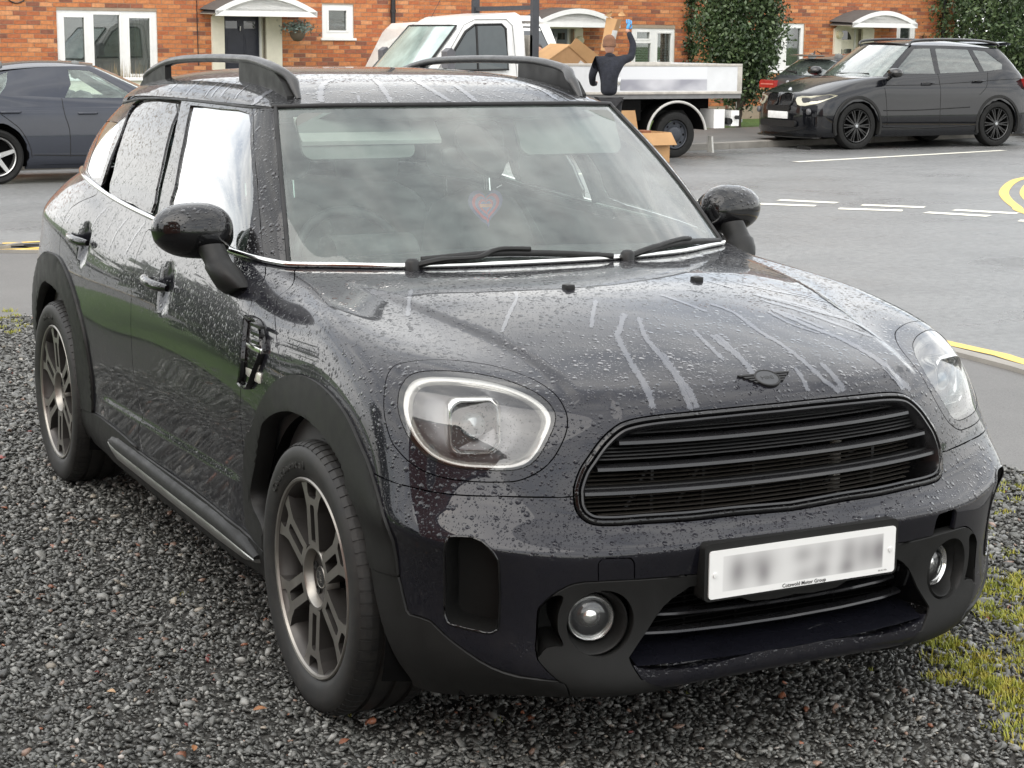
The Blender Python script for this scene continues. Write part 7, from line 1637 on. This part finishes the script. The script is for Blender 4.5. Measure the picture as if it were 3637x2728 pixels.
MB().loft([[(x, .0+y, z) for y in (-.02, .02)] for x, z in ((-2.75, 1.39), (-2.86, 1.45), (-2.90, 1.45), (-2.92, 1.38))], closed=False).build('roof_fin', b1_paint, b1, fix=False)
# ---- white dropside tipper truck
VW = plain('van_white', (.78, .78, .76), .35, coat=.5, var=.05)
tk = thing('tipper_truck', 'white tipper truck with a dropside bed full of cardboard, facing left', 'truck', (-19.55, 7.72, 0), -math.pi/2)
# cab: section outlines in (x forward, z), swept across the width with narrowing
prof = [(.55, .42), (.60, .62), (.57, .84), (.45, 1.02), (.06, 1.16), (-.06, 1.20), (-.66, 1.88), (-.80, 1.965), (-1.0, 2.0), (-1.4, 2.04), (-1.60, 2.06), (-1.68, 2.02), (-1.71, 1.85), (-1.72, 1.2), (-1.72, .45)]
def cab_ring(y, k):
    out = []
    for x, z in prof:
        yy = y*(1-.13*max(0, (z-1.1)/.95)**1.3)
        fr_ = -.20*(abs(y)/.95)**3 if x > -.9 else 0
        out.append((x+fr_*(.6 if z > 1.1 else 1.0), yy, z+(-.05*k)))
    return out
ys = [-.98, -.95, -.80, -.4, 0, .4, .80, .95, .98]
cb = MB(); cb.loft([cab_ring(y, 1 if abs(y) > .97 else 0) for y in ys]); cab_ = cb.build('cab', VW, tk, 40)
def cab_pt(x, z, sd): return (x, sd*(.98*(1-.13*max(0, (z-1.1)/.95)**1.3)+.004), z)
for sd in (1, -1):
    dw = [(-.42, 1.26), (-.56, 1.46), (-.80, 1.79), (-.95, 1.885), (-1.36, 1.895), (-1.42, 1.84), (-1.43, 1.28)]
    f_ = MB(); f_.add([cab_pt(x, z, sd) for x, z in dw], [tuple(range(len(dw)))]); o = f_.build('cab_window', GLS if sd < 0 else plain('cab_dark_glass', (.03, .04, .04), .06, coat=1), tk, fix=False)
    MB().tube([cab_pt(x, z, sd) for x, z in dw], .018, 6, closed=True).build('window_rubber', DARKP, tk, 50)
    MB().tube([cab_pt(-.96, 1.28, sd), cab_pt(-.97, 1.87, sd)], .018, 6).build('window_bar', DARKP, tk)
    dr = [(-.28, .60), (-.30, 1.20), (-.60, 1.62), (-.78, 1.88), (-.95, 1.955), (-1.44, 1.965), (-1.53, 1.88), (-1.56, 1.2), (-1.56, .58)]
    MB().tube([cab_pt(x, z, sd) for x, z in dr], .006, 5, closed=True).build('door_seam', plain('seam_grey', (.25, .25, .25), .8), tk)
    MB().loft([[(-.45+a, sd*(1.10+b), 1.42+c) for a, c in ((-.05, -.13), (.06, -.12), (.07, .10), (.0, .15), (-.06, .10))] for b in (-.09, .09)]).build('door_mirror', plain('grey_mirror', (.10, .10, .11), .5), tk, 40)
    MB().tube([(-.45, sd*.97, 1.28), (-.44, sd*1.06, 1.34)], .025, 6).build('mirror_arm', DARKP, tk)
    MB().box((-1.50, sd*.985-.01, 1.10), (-1.34, sd*.985+.015, 1.10), bev=.006).build('door_handle', DARKP, tk)
    MB().loft([[(x, sd*y, z) for y, z in ((.55, .78), (.90, .82), (.93, .98), (.62, 1.0))] for x in (.30, .44)]).build('headlight', LAMPBOWL, tk)
wq = []
for y in np.linspace(-.80, .80, 13):
    fr_ = -.20*(abs(y)/.95)**3*.6; a_ = (-.075+fr_, y*1.12, 1.222); b_ = (-.645+fr_, y*1.0, 1.865); wq.append((a_, b_))
nrm_ = Vector((.65, 0, .6)).normalized()*.012
MB().loft([[tuple(Vector(a)+nrm_) for a, b in wq], [tuple(Vector(a).lerp(Vector(b), .5)+nrm_*1.6) for a, b in wq], [tuple(Vector(b)+nrm_) for a, b in wq]], closed=False).build('windscreen', plain('truck_screen', (.33, .42, .39), .05, coat=1., var=.45, vscale=1.6), tk, 60, fix=False)
MB().tube([tuple(Vector(p_)+nrm_) for p_ in [a for a, b in wq]+[b for a, b in wq][::-1]], .016, 6, closed=True).build('screen_rubber', DARKP, tk, 50)
MB().box((.50, -.45, .50), (.635, .45, .78), bev=.02).build('front_grille', DARKP, tk, 40); MB().box((.46, -.92, .30), (.66, .92, .50), bev=.04).build('front_bumper', DARKP, tk, 40)
MB().tube([(-.95, -.55, 2.0), (-1.15, -.55, 2.35)], .004, 5).build('aerial', DARKP, tk)
# chassis, bed, rack
ch = MB(); ch.box((-5.1, -.42, .52), (-1.5, -.32, .70)); ch.build('chassis_rail', DARKP, tk); MB().box((-5.1, .32, .52), (-1.5, .42, .70)).build('chassis_rail', DARKP, tk)
MB().box((-5.32, -.98, .86), (-1.82, .98, .93)).build('bed_floor', plain('bed_steel', (.20, .20, .20), .6), tk)
MB().box((-5.0, -.60, .68), (-1.9, .60, .86)).build('sub_frame', VOID, tk)
ALU = plain('dropside_white', (.66, .67, .68), .4, .1, var=.08, vscale=3, bump=.1, bscale=20, bdist=.004); ALUF = plain('dropside_frame', (.50, .47, .42), .45, .3, var=.2)
for sd in (1, -1):
    MB().box((-5.24, sd*.985-.012, .965), (-1.90, sd*.985+.012, 1.325)).build('dropside', ALU, tk)
    for a, b, c, d_ in ((-5.32, -1.82, .925, .965), (-5.32, -1.82, 1.325, 1.365), (-5.32, -5.24, .965, 1.325), (-1.90, -1.82, .965, 1.325)): MB().box((a, sd*.985-.02, c), (b, sd*.985+.02, d_), bev=.005).build('dropside_frame', ALUF, tk, 40)
    MB().box((-3.22, sd*1.000-.008, 1.06), (-3.08, sd*1.000+.010, 1.16), bev=.006).build('latch', CHROME_H, tk, 40)
# faded lettering panel, unreadable
t = NT('faded_panel'); v = t.co(); z_ = t.n('ShaderNodeSeparateXYZ', {0: v}).outputs[2]
t.set(base=t.mix(t.rng(z_, 1.13, 1.15, 1, 0), (.70, .71, .73), t.ramp(t.noise(t.co('Object', (1.2, 1, 2)), 1.3, 3), [(.35, (.30, .30, .34)), (.65, (.58, .58, .61))])), rough=.4)
MB().box((-4.70, .997, .985), (-3.22, 1.0015, 1.315)).build('sign_panel', t.m, tk)
MB().box((-5.34, -.97, .93), (-5.30, .97, 1.36)).build('tailboard', ALU, tk); MB().box((-1.86, -.97, .93), (-1.80, .97, 1.75)).build('headboard', ALUF, tk)
for y in (.94, -.94): MB().box((-1.90, y-.04, .5), (-1.80, y+.04, 2.95)).build('rack_post', plain('rack_grey', (.045, .048, .055), .5), tk)
MB().box((-1.89, -.9, 2.10), (-1.83, .9, 2.16)).build('rack_bar', MATS['rack_grey'], tk)
wheelT = lambda root, r: far_wheel(root, r, plain('steel_rim', (.045, .05, .06), .5, .3), 0, .205, GALV)
for x in (-.28, -4.20):
    for sd in (1, -1):
        w = wheelT(tk, .335); w.location = (x, sd*.86, .335); w.rotation_euler = (0, 0, math.pi if sd > 0 else 0)
        rim_ = [c for c in children(w) if c.name.startswith('rim')][0]
        MB().lathe([(.195, -.055), (.19, -.062), (.13, -.055), (.11, -.085), (.07, -.10), (.0, -.10)], 36).build('wheel_dish', MATS['steel_rim'], rim_, 30)
        for k in range(8):
            a = k*math.pi/4; MB().lathe([(.018, -.056), (.016, -.0595), (0, -.060)], 10, M=Matrix.Translation((.163*math.cos(a), -.003, .163*math.sin(a)))).build('rim_hole', VOID, rim_)
        aa = np.linspace(math.radians(8), math.radians(172), 22)
        if x < -1: MB().loft([[(x+(.50+k)*math.cos(q), sd*y, .335+(.47+k)*math.sin(q)) for q in aa] for y, k in ((.62, 0), (.99, 0), (.995, .018), (.62, .02))], closed=False).build('mudguard', VOID, tk, fix=False); MB().tube([(x+.505*math.cos(q), sd*.996, .335+.48*math.sin(q)) for q in aa], .020, 8).build('mudguard_edge', plain('mudguard_grey', (.50, .49, .46), .5), tk, 50)
        else: MB().loft([[(x+r*math.cos(q), sd*(.985+h), .335+r*math.sin(q)) for q in aa] for r, h in ((.42, .0), (.38, .004), (.37, -.2), (.05, -.2))], closed=False).build('wheel_arch', VOID, tk, fix=False)
MB().box((-5.05, .45, .42), (-4.86, .97, .70)).build('rear_lamp_board', VW, tk); MB().box((-5.30, .20, .45), (-5.16, .98, .68)).build('rear_beam', VW, tk); MB().tube([(-5.14, .3, .52), (-5.14, .98, .52)], .05, 8).build('tow_bar', DARKP, tk); MB().tube([(-5.24, .99, .58), (-5.24, 1.06, .58)], .03, 10).build('tow_jaw', DARKP, tk)
MB().box((-3.6, .6, .55), (-2.7, .95, .86)).build('side_locker', VOID, tk); MB().loft([[(-4.87, y, z) for y, z in ((.80, .06), (.94, .06), (.90, .30), (.80, .30))], [(-4.90, y, z) for y, z in ((.80, .06), (.94, .06), (.90, .30), (.80, .30))]]).build('mudflap', plain('pale_flap', (.45, .45, .42), .7), tk)
# ---- white van beyond the truck
wv = thing('parked_van', 'white van seen from behind beyond the truck, with a dark rear window', 'van', (-26.0, 11.26, .10), math.pi)
vp = [(.9, .4), (.95, .8), (.6, 1.1), (.0, 1.75), (-.3, 1.86), (-2.9, 1.90), (-3.18, 1.84), (-3.42, 1.40), (-3.50, .9), (-3.50, .4)]
MB().loft([[(x, y*(1-.12*max(0, z-1.0)), z-(.06 if abs(y) > .9 and z > 1.7 else 0)) for x, z in vp] for y in (-.93, -.88, 0, .88, .93)]).build('body', VW, wv, 40)
rw = [(-3.20, -.62, 1.80), (-3.20, .62, 1.80), (-3.43, .72, 1.40), (-3.43, -.72, 1.40)]
MB().add(rw, [(0, 1, 2, 3)]).build('rear_window', plain('van_dark_glass', (.035, .042, .05), .08, coat=1), wv, fix=False); MB().tube(rw, .016, 6, closed=True).build('window_rubber', DARKP, wv, 50)
MB().loft([[(x, y, z) for y in (-.72, .72)] for x, z in ((-1.6, 1.89), (-1.7, 1.97), (-3.0, 1.985), (-3.12, 1.90))], closed=False).build('roof_pod', VW, wv, fix=False)
MB().box((-3.56, -.9, .35), (-3.46, .9, .58), bev=.02).build('rear_bumper', DARKP, wv, 40)
for sd in (1, -1): MB().box((-3.53, sd*.80-.08, .75), (-3.46, sd*.80+.08, 1.15), bev=.01).build('tail_lamp', MATS['red_lamp'], wv, 40)
for x in (0, -2.7):
    for sd in (1, -1): w = wheelT(wv, .33); w.location = (x, sd*.84, .33); w.rotation_euler = (0, 0, math.pi if sd > 0 else 0)
# ---- another car's corner at the right edge
ec = thing('parked_car', 'dark car showing only its front corner and wheel at the far right edge', 'car', (-21.05, 21.95, 0), -math.pi/2)
PE = dict(PB); SE = build_vehicle(ec, PE, b1_paint, (GLW, GLD), ((0, .35), (-2.66, .35)), [[(-.98, .98), (-1.46, 1.29), (-1.75, 1.30), (-1.78, .98)], [(-1.86, .98), (-1.84, 1.30), (-2.35, 1.30), (-2.66, 1.10), (-2.60, 1.02)]], wheelH)
# ================================================================ cardboard
CARD = plain('cardboard', (.46, .27, .125), .85, var=.12, vscale=4, bump=.15, bscale=60); CARDI = plain('cardboard_inside', (.36, .21, .10), .9, var=.1); TAPE = plain('clear_tape', (.55, .53, .50), .25)
def panel(mb, a, b, c, d_, th=.006, mi=0):
    P = [Vector(q) for q in (a, b, c, d_)]; n = (P[1]-P[0]).cross(P[3]-P[0]).normalized()*th
    mb.add([tuple(q) for q in P]+[tuple(q+n) for q in P], [(0, 1, 2, 3), (4, 7, 6, 5), (0, 4, 5, 1), (1, 5, 6, 2), (2, 6, 7, 3), (3, 7, 4, 0)], mi); return mb
bx = thing('cardboard_box', 'open cardboard box standing on the road by the truck wheel', 'box', (-17.95, 10.95, 0), .06)
w, d_, h = .62, .50, .42
for nm, q in (('side', ((-d_/2, -w/2, 0), (d_/2, -w/2, 0), (d_/2, -w/2, h), (-d_/2, -w/2, h))), ('side', ((d_/2, w/2, 0), (-d_/2, w/2, 0), (-d_/2, w/2, h), (d_/2, w/2, h))), ('side', ((d_/2, -w/2, 0), (d_/2, w/2, 0), (d_/2, w/2, h), (d_/2, -w/2, h))), ('side', ((-d_/2, w/2, 0), (-d_/2, -w/2, 0), (-d_/2, -w/2, h), (-d_/2, w/2, h)))): panel(MB(), *q).build('side', CARD, bx)
panel(MB(), (-d_/2, -w/2, .01), (d_/2, -w/2, .01), (d_/2, w/2, .01), (-d_/2, w/2, .01)).build('base', CARDI, bx)
panel(MB(), (d_/2+.008, -w/2-.02, h), (d_/2+.008, w/2+.02, h), (d_/2+.10, w/2+.06, h-.17), (d_/2+.10, -w/2-.02, h-.17)).build('flap', CARD, bx)
panel(MB(), (-d_/2, -w/2, h), (-d_/2, w/2-.2, h), (-d_/2-.06, w/2-.22, h+.29), (-d_/2-.06, -w/2-.04, h+.29)).build('flap', CARD, bx)
panel(MB(), (-d_/2, w/2+.006, h), (d_/2, w/2+.006, h), (d_/2, w/2+.07, h-.16), (-d_/2, w/2+.07, h-.16)).build('flap', CARD, bx)
MB().box((-.1, -.05, .30), (.1, .10, .445), bev=.01).build('packing', plain('brown_packing', (.26, .10, .05), .8), bx)
text_mesh('lettering', 'MOTA', .05, plain('box_print', (.12, .08, .05), .8), Matrix.Translation((d_/2+.0005, .16, .24)) @ Matrix(((0, 0, 1, 0), (1, 0, 0, 0), (0, 1, 0, 0), (0, 0, 0, 1))), bx, depth=.0004)
cb1 = thing('cardboard_box', 'big tilted cardboard box with a flap and tape lying in the truck bed', 'box', (-19.35, 10.5, 1.0))
q = lambda y, z, x=0: (x, y-10.5, z-1.0)
panel(MB(), q(10.10, 1.38, .12), q(10.50, 1.62, .12), q(10.95, 1.20, .12), q(10.42, 1.05, .12)).build('side', CARDI, cb1)
panel(MB(), q(10.08, 1.37, .13), q(10.49, 1.62, .13), q(10.47, 1.63, -.45), q(10.06, 1.38, -.45), .012).build('side', CARD, cb1)
panel(MB(), q(10.46, 1.60, .14), q(10.54, 1.72, .20), q(10.98, 1.42, .22), q(10.92, 1.25, .14), .008).build('flap', CARD, cb1)
panel(MB(), q(10.49, 1.62, .12), q(10.95, 1.20, .12), q(10.93, 1.20, -.45), q(10.47, 1.62, -.45)).build('side', CARD, cb1)
panel(MB(), q(10.52, 1.25, .128), q(10.66, 1.40, .128), q(10.78, 1.32, .128), q(10.64, 1.20, .128), .002).build('tape', TAPE, cb1)
hc_ = thing('cardboard_sheet', 'long folded piece of cardboard held up by the man in the beanie', 'cardboard', (-17.95, 10.45, 1.75), 0)
q = lambda y, z, x=0: (x, y-10.45, z-1.75)
panel(MB(), q(10.27, 1.55, -.02), q(10.34, 1.54, .05), q(10.50, 1.98, .03), q(10.38, 2.0, -.06), .008).build('strip', CARD, hc_)
panel(MB(), q(10.34, 1.54, .05), q(10.47, 1.56, -.04), q(10.62, 1.98, -.06), q(10.50, 1.98, .03), .008).build('strip', CARDI, hc_)
panel(MB(), q(10.30, 2.03, .02), q(10.42, 2.09, .0), q(10.47, 2.07, -.05), q(10.40, 1.99, .0), .006).build('torn_flap', CARD, hc_)
panel(MB(), q(10.56, 2.05, -.05), q(10.61, 2.09, -.03), q(10.65, 2.03, .0), q(10.54, 2.02, .0), .006).build('torn_flap', CARD, hc_)
panel(MB(), q(10.37, 1.67, .06), q(10.47, 1.69, .03), q(10.50, 1.82, .04), q(10.41, 1.83, .06), .002).build('label', plain('white_label', (.6, .6, .58), .5), hc_)
# ================================================================ people
def skin_body(name, verts, edges, mat, parent, sub=2, root=0):
    me = bpy.data.meshes.new(name); me.from_pydata([v_[:3] for v_ in verts], edges, [])
    o = bpy.data.objects.new(name, me); col.objects.link(o)
    o.modifiers.new('s', 'SKIN'); sv = me.skin_vertices[0].data
    for i, v_ in enumerate(verts): sv[i].radius = (v_[3], v_[4] if len(v_) > 4 else v_[3]); sv[i].use_root = i == root
    m_ = o.modifiers.new('d', 'SUBSURF'); m_.levels = sub
    dg = bpy.context.evaluated_depsgraph_get(); me2 = bpy.data.meshes.new_from_object(o.evaluated_get(dg)); me2.name = name
    bpy.data.objects.remove(o); return link(name, me2, parent, mat, True)
SKINM = plain('skin', (.50, .27, .19), .55, var=.08); FLEECE = plain('navy_fleece', (.016, .018, .026), .95, var=.3, vscale=14, bump=.7, bscale=45, bdist=.012); TROUS = plain('dark_trousers', (.018, .018, .020), .9, var=.2, bump=.4, bscale=30, bdist=.01); BEANIE = plain('brown_knit', (.17, .085, .05), .95, var=.15, bump=.9, bscale=110, bdist=.006); GLOVE = plain('blue_glove', (.06, .30, .58), .5); BOOT = plain('boot', (.02, .018, .016), .7)
def head_mesh(parent, M, face=True, hair=None):
    """head about 0.23 m tall; +x is forward"""
    rg = []
    for z, rx, ry, cx in ((-.115, .035, .035, .010), (-.10, .058, .050, .018), (-.07, .078, .062, .014), (-.03, .090, .070, .006), (.01, .096, .075, .0), (.05, .096, .076, -.004), (.085, .082, .066, -.006), (.108, .052, .044, -.006), (.117, .015, .015, -.006)):
        rg.append([(M @ Vector((cx+rx*math.cos(a), ry*math.sin(a), z)))[:] for a in np.linspace(0, 2*math.pi, 24, endpoint=False)])
    o = MB().loft(rg).build('head', SKINM, parent, 70)
    MB().loft([[(M @ Vector((x, w*math.cos(a), z+hh*math.sin(a))))[:] for a in np.linspace(0, 2*math.pi, 10, endpoint=False)] for x, z, w, hh in ((.080, -.005, .012, .028), (.104, -.018, .016, .014), (.112, -.022, .010, .008))]).build('nose', SKINM, o, 70)
    MB().loft([[(M @ Vector((x, w*math.cos(a), -.062+hh*math.sin(a))))[:] for a in np.linspace(0, 2*math.pi, 12, endpoint=False)] for x, w, hh in ((.080, .026, .009), (.093, .020, .006))]).build('mouth', plain('lips', (.38, .14, .11), .5), o, 60)
    for s_ in (1, -1):
        MB().lathe([(.0135, -.004), (.012, .004), (.006, .008), (0, .009)], 12, axis='x', M=M @ Matrix.Translation((.084, .031*s_, .012))).build('eye', plain('eye_dark', (.05, .035, .03), .25), o, 60)
        MB().loft([[(M @ Vector((-.008+.020*math.cos(a)*k, (.074+d_)*s_, -.005+.032*math.sin(a)*k)))[:] for a in np.linspace(0, 2*math.pi, 12, endpoint=False)] for d_, k in ((-.006, 1), (.008, 1), (.012, .6))]).build('ear', SKINM, o, 60)
    return o
def hand_mesh(parent, name, M, mat, curl=1.0, sd=1):
    """palm with four unequal bent fingers and a thumb; +z runs along the fingers, palm faces +x"""
    V = [(0, 0, 0, .026, .020), (0, 0, .045, .038, .018), (0, 0, .085, .040, .016)]; E = [(0, 1), (1, 2)]
    o = skin_body(name, [tuple((M @ Vector(v_[:3])))+tuple(v_[3:]) for v_ in V], E, mat, parent, 2)
    for y, L in ((-.030, .070), (-.010, .080), (.010, .076), (.030, .060)):
        P = [(0, y*.8, .070), (.004, y, .095), (.012+.020*curl, y, .095+L*.38), (.030*curl+.020, y, .095+L*.50), (.052*curl+.02, y, .095+L*.42)]
        skin_body('finger', [tuple(M @ Vector(p_))+(r_,) for p_, r_ in zip(P, (.010, .0095, .009, .0085, .0075))], [(i, i+1) for i in range(4)], mat, o, 1)
    P = [(.004, -.022*sd, .020), (.018, -.046*sd, .040), (.036, -.050*sd, .066), (.052, -.040*sd, .082)]
    skin_body('thumb', [tuple(M @ Vector(p_))+(r_,) for p_, r_ in zip(P, (.013, .012, .010, .0085))], [(0, 1), (1, 2), (2, 3)], mat, o, 1)
    return o
# man with his back to us: local frame +x is where he faces (towards the truck bed)
mn = thing('person', 'man in navy fleece and brown beanie, back turned, raising cardboard in a blue glove', 'person', (-17.60, 10.20, 0), math.radians(160))
skin_body('body', [(0, 0, .93, .165, .125), (.0, 0, 1.06, .17, .125), (.01, 0, 1.22, .19, .125), (.01, 0, 1.36, .185, .115), (.0, 0, 1.45, .09, .075), (.01, 0, 1.53, .055, .055),
    (.0, .165, 1.42, .072, .068), (.06, .225, 1.22, .060, .058), (.24, .19, 1.10, .046, .044), (.34, .12, 1.10, .036, .034),
    (.0, -.18, 1.43, .075, .07), (.06, -.315, 1.46, .062, .06), (.09, -.345, 1.64, .05, .048), (.12, -.275, 1.81, .037, .034)],
    [(0, 1), (1, 2), (2, 3), (3, 4), (4, 5), (3, 6), (6, 7), (7, 8), (8, 9), (3, 10), (10, 11), (11, 12), (12, 13)], FLEECE, mn)
skin_body('trousers', [(0, 0, .92, .155, .12), (.0, .095, .84, .105, .10), (.01, .11, .48, .075, .075), (-.02, .115, .10, .062, .062), (.0, -.095, .84, .105, .10), (.03, -.11, .48, .075, .075), (.02, -.12, .10, .062, .062)], [(0, 1), (1, 2), (2, 3), (0, 4), (4, 5), (5, 6)], TROUS, mn)
for y in (.115, -.12): MB().loft([[(x, y+w_*math.cos(a), max(z+h_*math.sin(a), 0)) for a in np.linspace(0, 2*math.pi, 14, endpoint=False)] for x, w_, z, h_ in ((-.07, .03, .05, .04), (-.05, .045, .06, .06), (.05, .048, .055, .055), (.15, .045, .035, .035), (.19, .025, .025, .022))]).build('boot', BOOT, mn, 50)
Mh_ = Matrix.Translation((.03, .0, 1.625)) @ Matrix.Rotation(-.35, 4, 'Z')
hd = head_mesh(mn, Mh_)
MB().loft([[(Mh_ @ Vector((cx+rx*math.cos(a), ry*math.sin(a), z)))[:] for a in np.linspace(0, 2*math.pi, 28, endpoint=False)] for z, rx, ry, cx in ((-.022, .098, .082, -.010), (-.018, .108, .092, -.010), (.015, .110, .094, -.008), (.020, .105, .089, -.008), (.07, .100, .086, -.010), (.11, .078, .068, -.010), (.135, .040, .036, -.010), (.142, .012, .012, -.010))]).build('beanie', BEANIE, hd, 60)
skin_body('wrist', [(.118, -.28, 1.79, .030), (.128, -.255, 1.845, .027)], [(0, 1)], SKINM, mn, 1)
hand_mesh(mn, 'gloved_hand', Matrix.Translation((.125, -.262, 1.83)) @ Matrix.Rotation(.25, 4, 'X') @ Matrix.Rotation(.1, 4, 'Y') @ Matrix.Scale(1.12, 4), GLOVE, 1.0, 1)
hand_mesh(mn, 'hand', Matrix.Translation((.33, .125, 1.10)) @ Matrix.Rotation(1.3, 4, 'Y'), SKINM, 1.0, -1)
# second person on the far side of the bed, mostly behind the rack post
sp = thing('person', 'person with dark hair peering past the truck rack post, one hand raised', 'person', (-20.95, 10.86, .0), math.radians(-20))
skin_body('body', [(0, 0, .90, .15, .12), (0, 0, 1.10, .165, .12), (0, 0, 1.26, .17, .11), (0, 0, 1.34, .08, .07), (0, 0, 1.41, .05, .05), (0, .17, 1.28, .065, .06), (.08, .24, 1.12, .052, .05), (.20, .20, 1.30, .040, .038), (.22, .17, 1.42, .034, .032), (0, -.17, 1.28, .065, .06), (.03, -.22, 1.05, .05, .05), (.12, -.2, .88, .038, .038)], [(0, 1), (1, 2), (2, 3), (3, 4), (2, 5), (5, 6), (6, 7), (7, 8), (2, 9), (9, 10), (10, 11)], FLEECE, sp)
skin_body('trousers', [(0, 0, .90, .145, .115), (.0, .09, .82, .10, .10), (.01, .10, .48, .072, .072), (-.02, .105, .10, .06, .06), (.0, -.09, .82, .10, .10), (.02, -.10, .48, .072, .072), (.0, -.105, .10, .06, .06)], [(0, 1), (1, 2), (2, 3), (0, 4), (4, 5), (5, 6)], TROUS, sp)
for y in (.105, -.105): MB().loft([[(x, y+w_*math.cos(a), max(z+h_*math.sin(a), 0)) for a in np.linspace(0, 2*math.pi, 14, endpoint=False)] for x, w_, z, h_ in ((-.07, .03, .05, .04), (-.05, .045, .06, .06), (.05, .048, .055, .055), (.15, .045, .035, .035), (.19, .025, .025, .022))]).build('boot', BOOT, sp, 50)
Mh2 = Matrix.Translation((.02, 0, 1.505)); hd = head_mesh(sp, Mh2)
MB().loft([[(Mh2 @ Vector((cx+rx*math.cos(a), ry*math.sin(a), z-.05*max(0, -math.cos(a))*(z < .05))))[:] for a in np.linspace(0, 2*math.pi, 28, endpoint=False)] for z, rx, ry, cx in ((.03, .085, .080, -.022), (.055, .094, .082, -.012), (.09, .086, .072, -.010), (.116, .056, .05, -.010), (.126, .02, .02, -.010))]).build('hair', plain('dark_hair', (.03, .02, .015), .7), hd, 60)
hand_mesh(sp, 'hand', Matrix.Translation((.225, .165, 1.43)) @ Matrix.Rotation(-.1, 4, 'X'), SKINM, .7, 1)
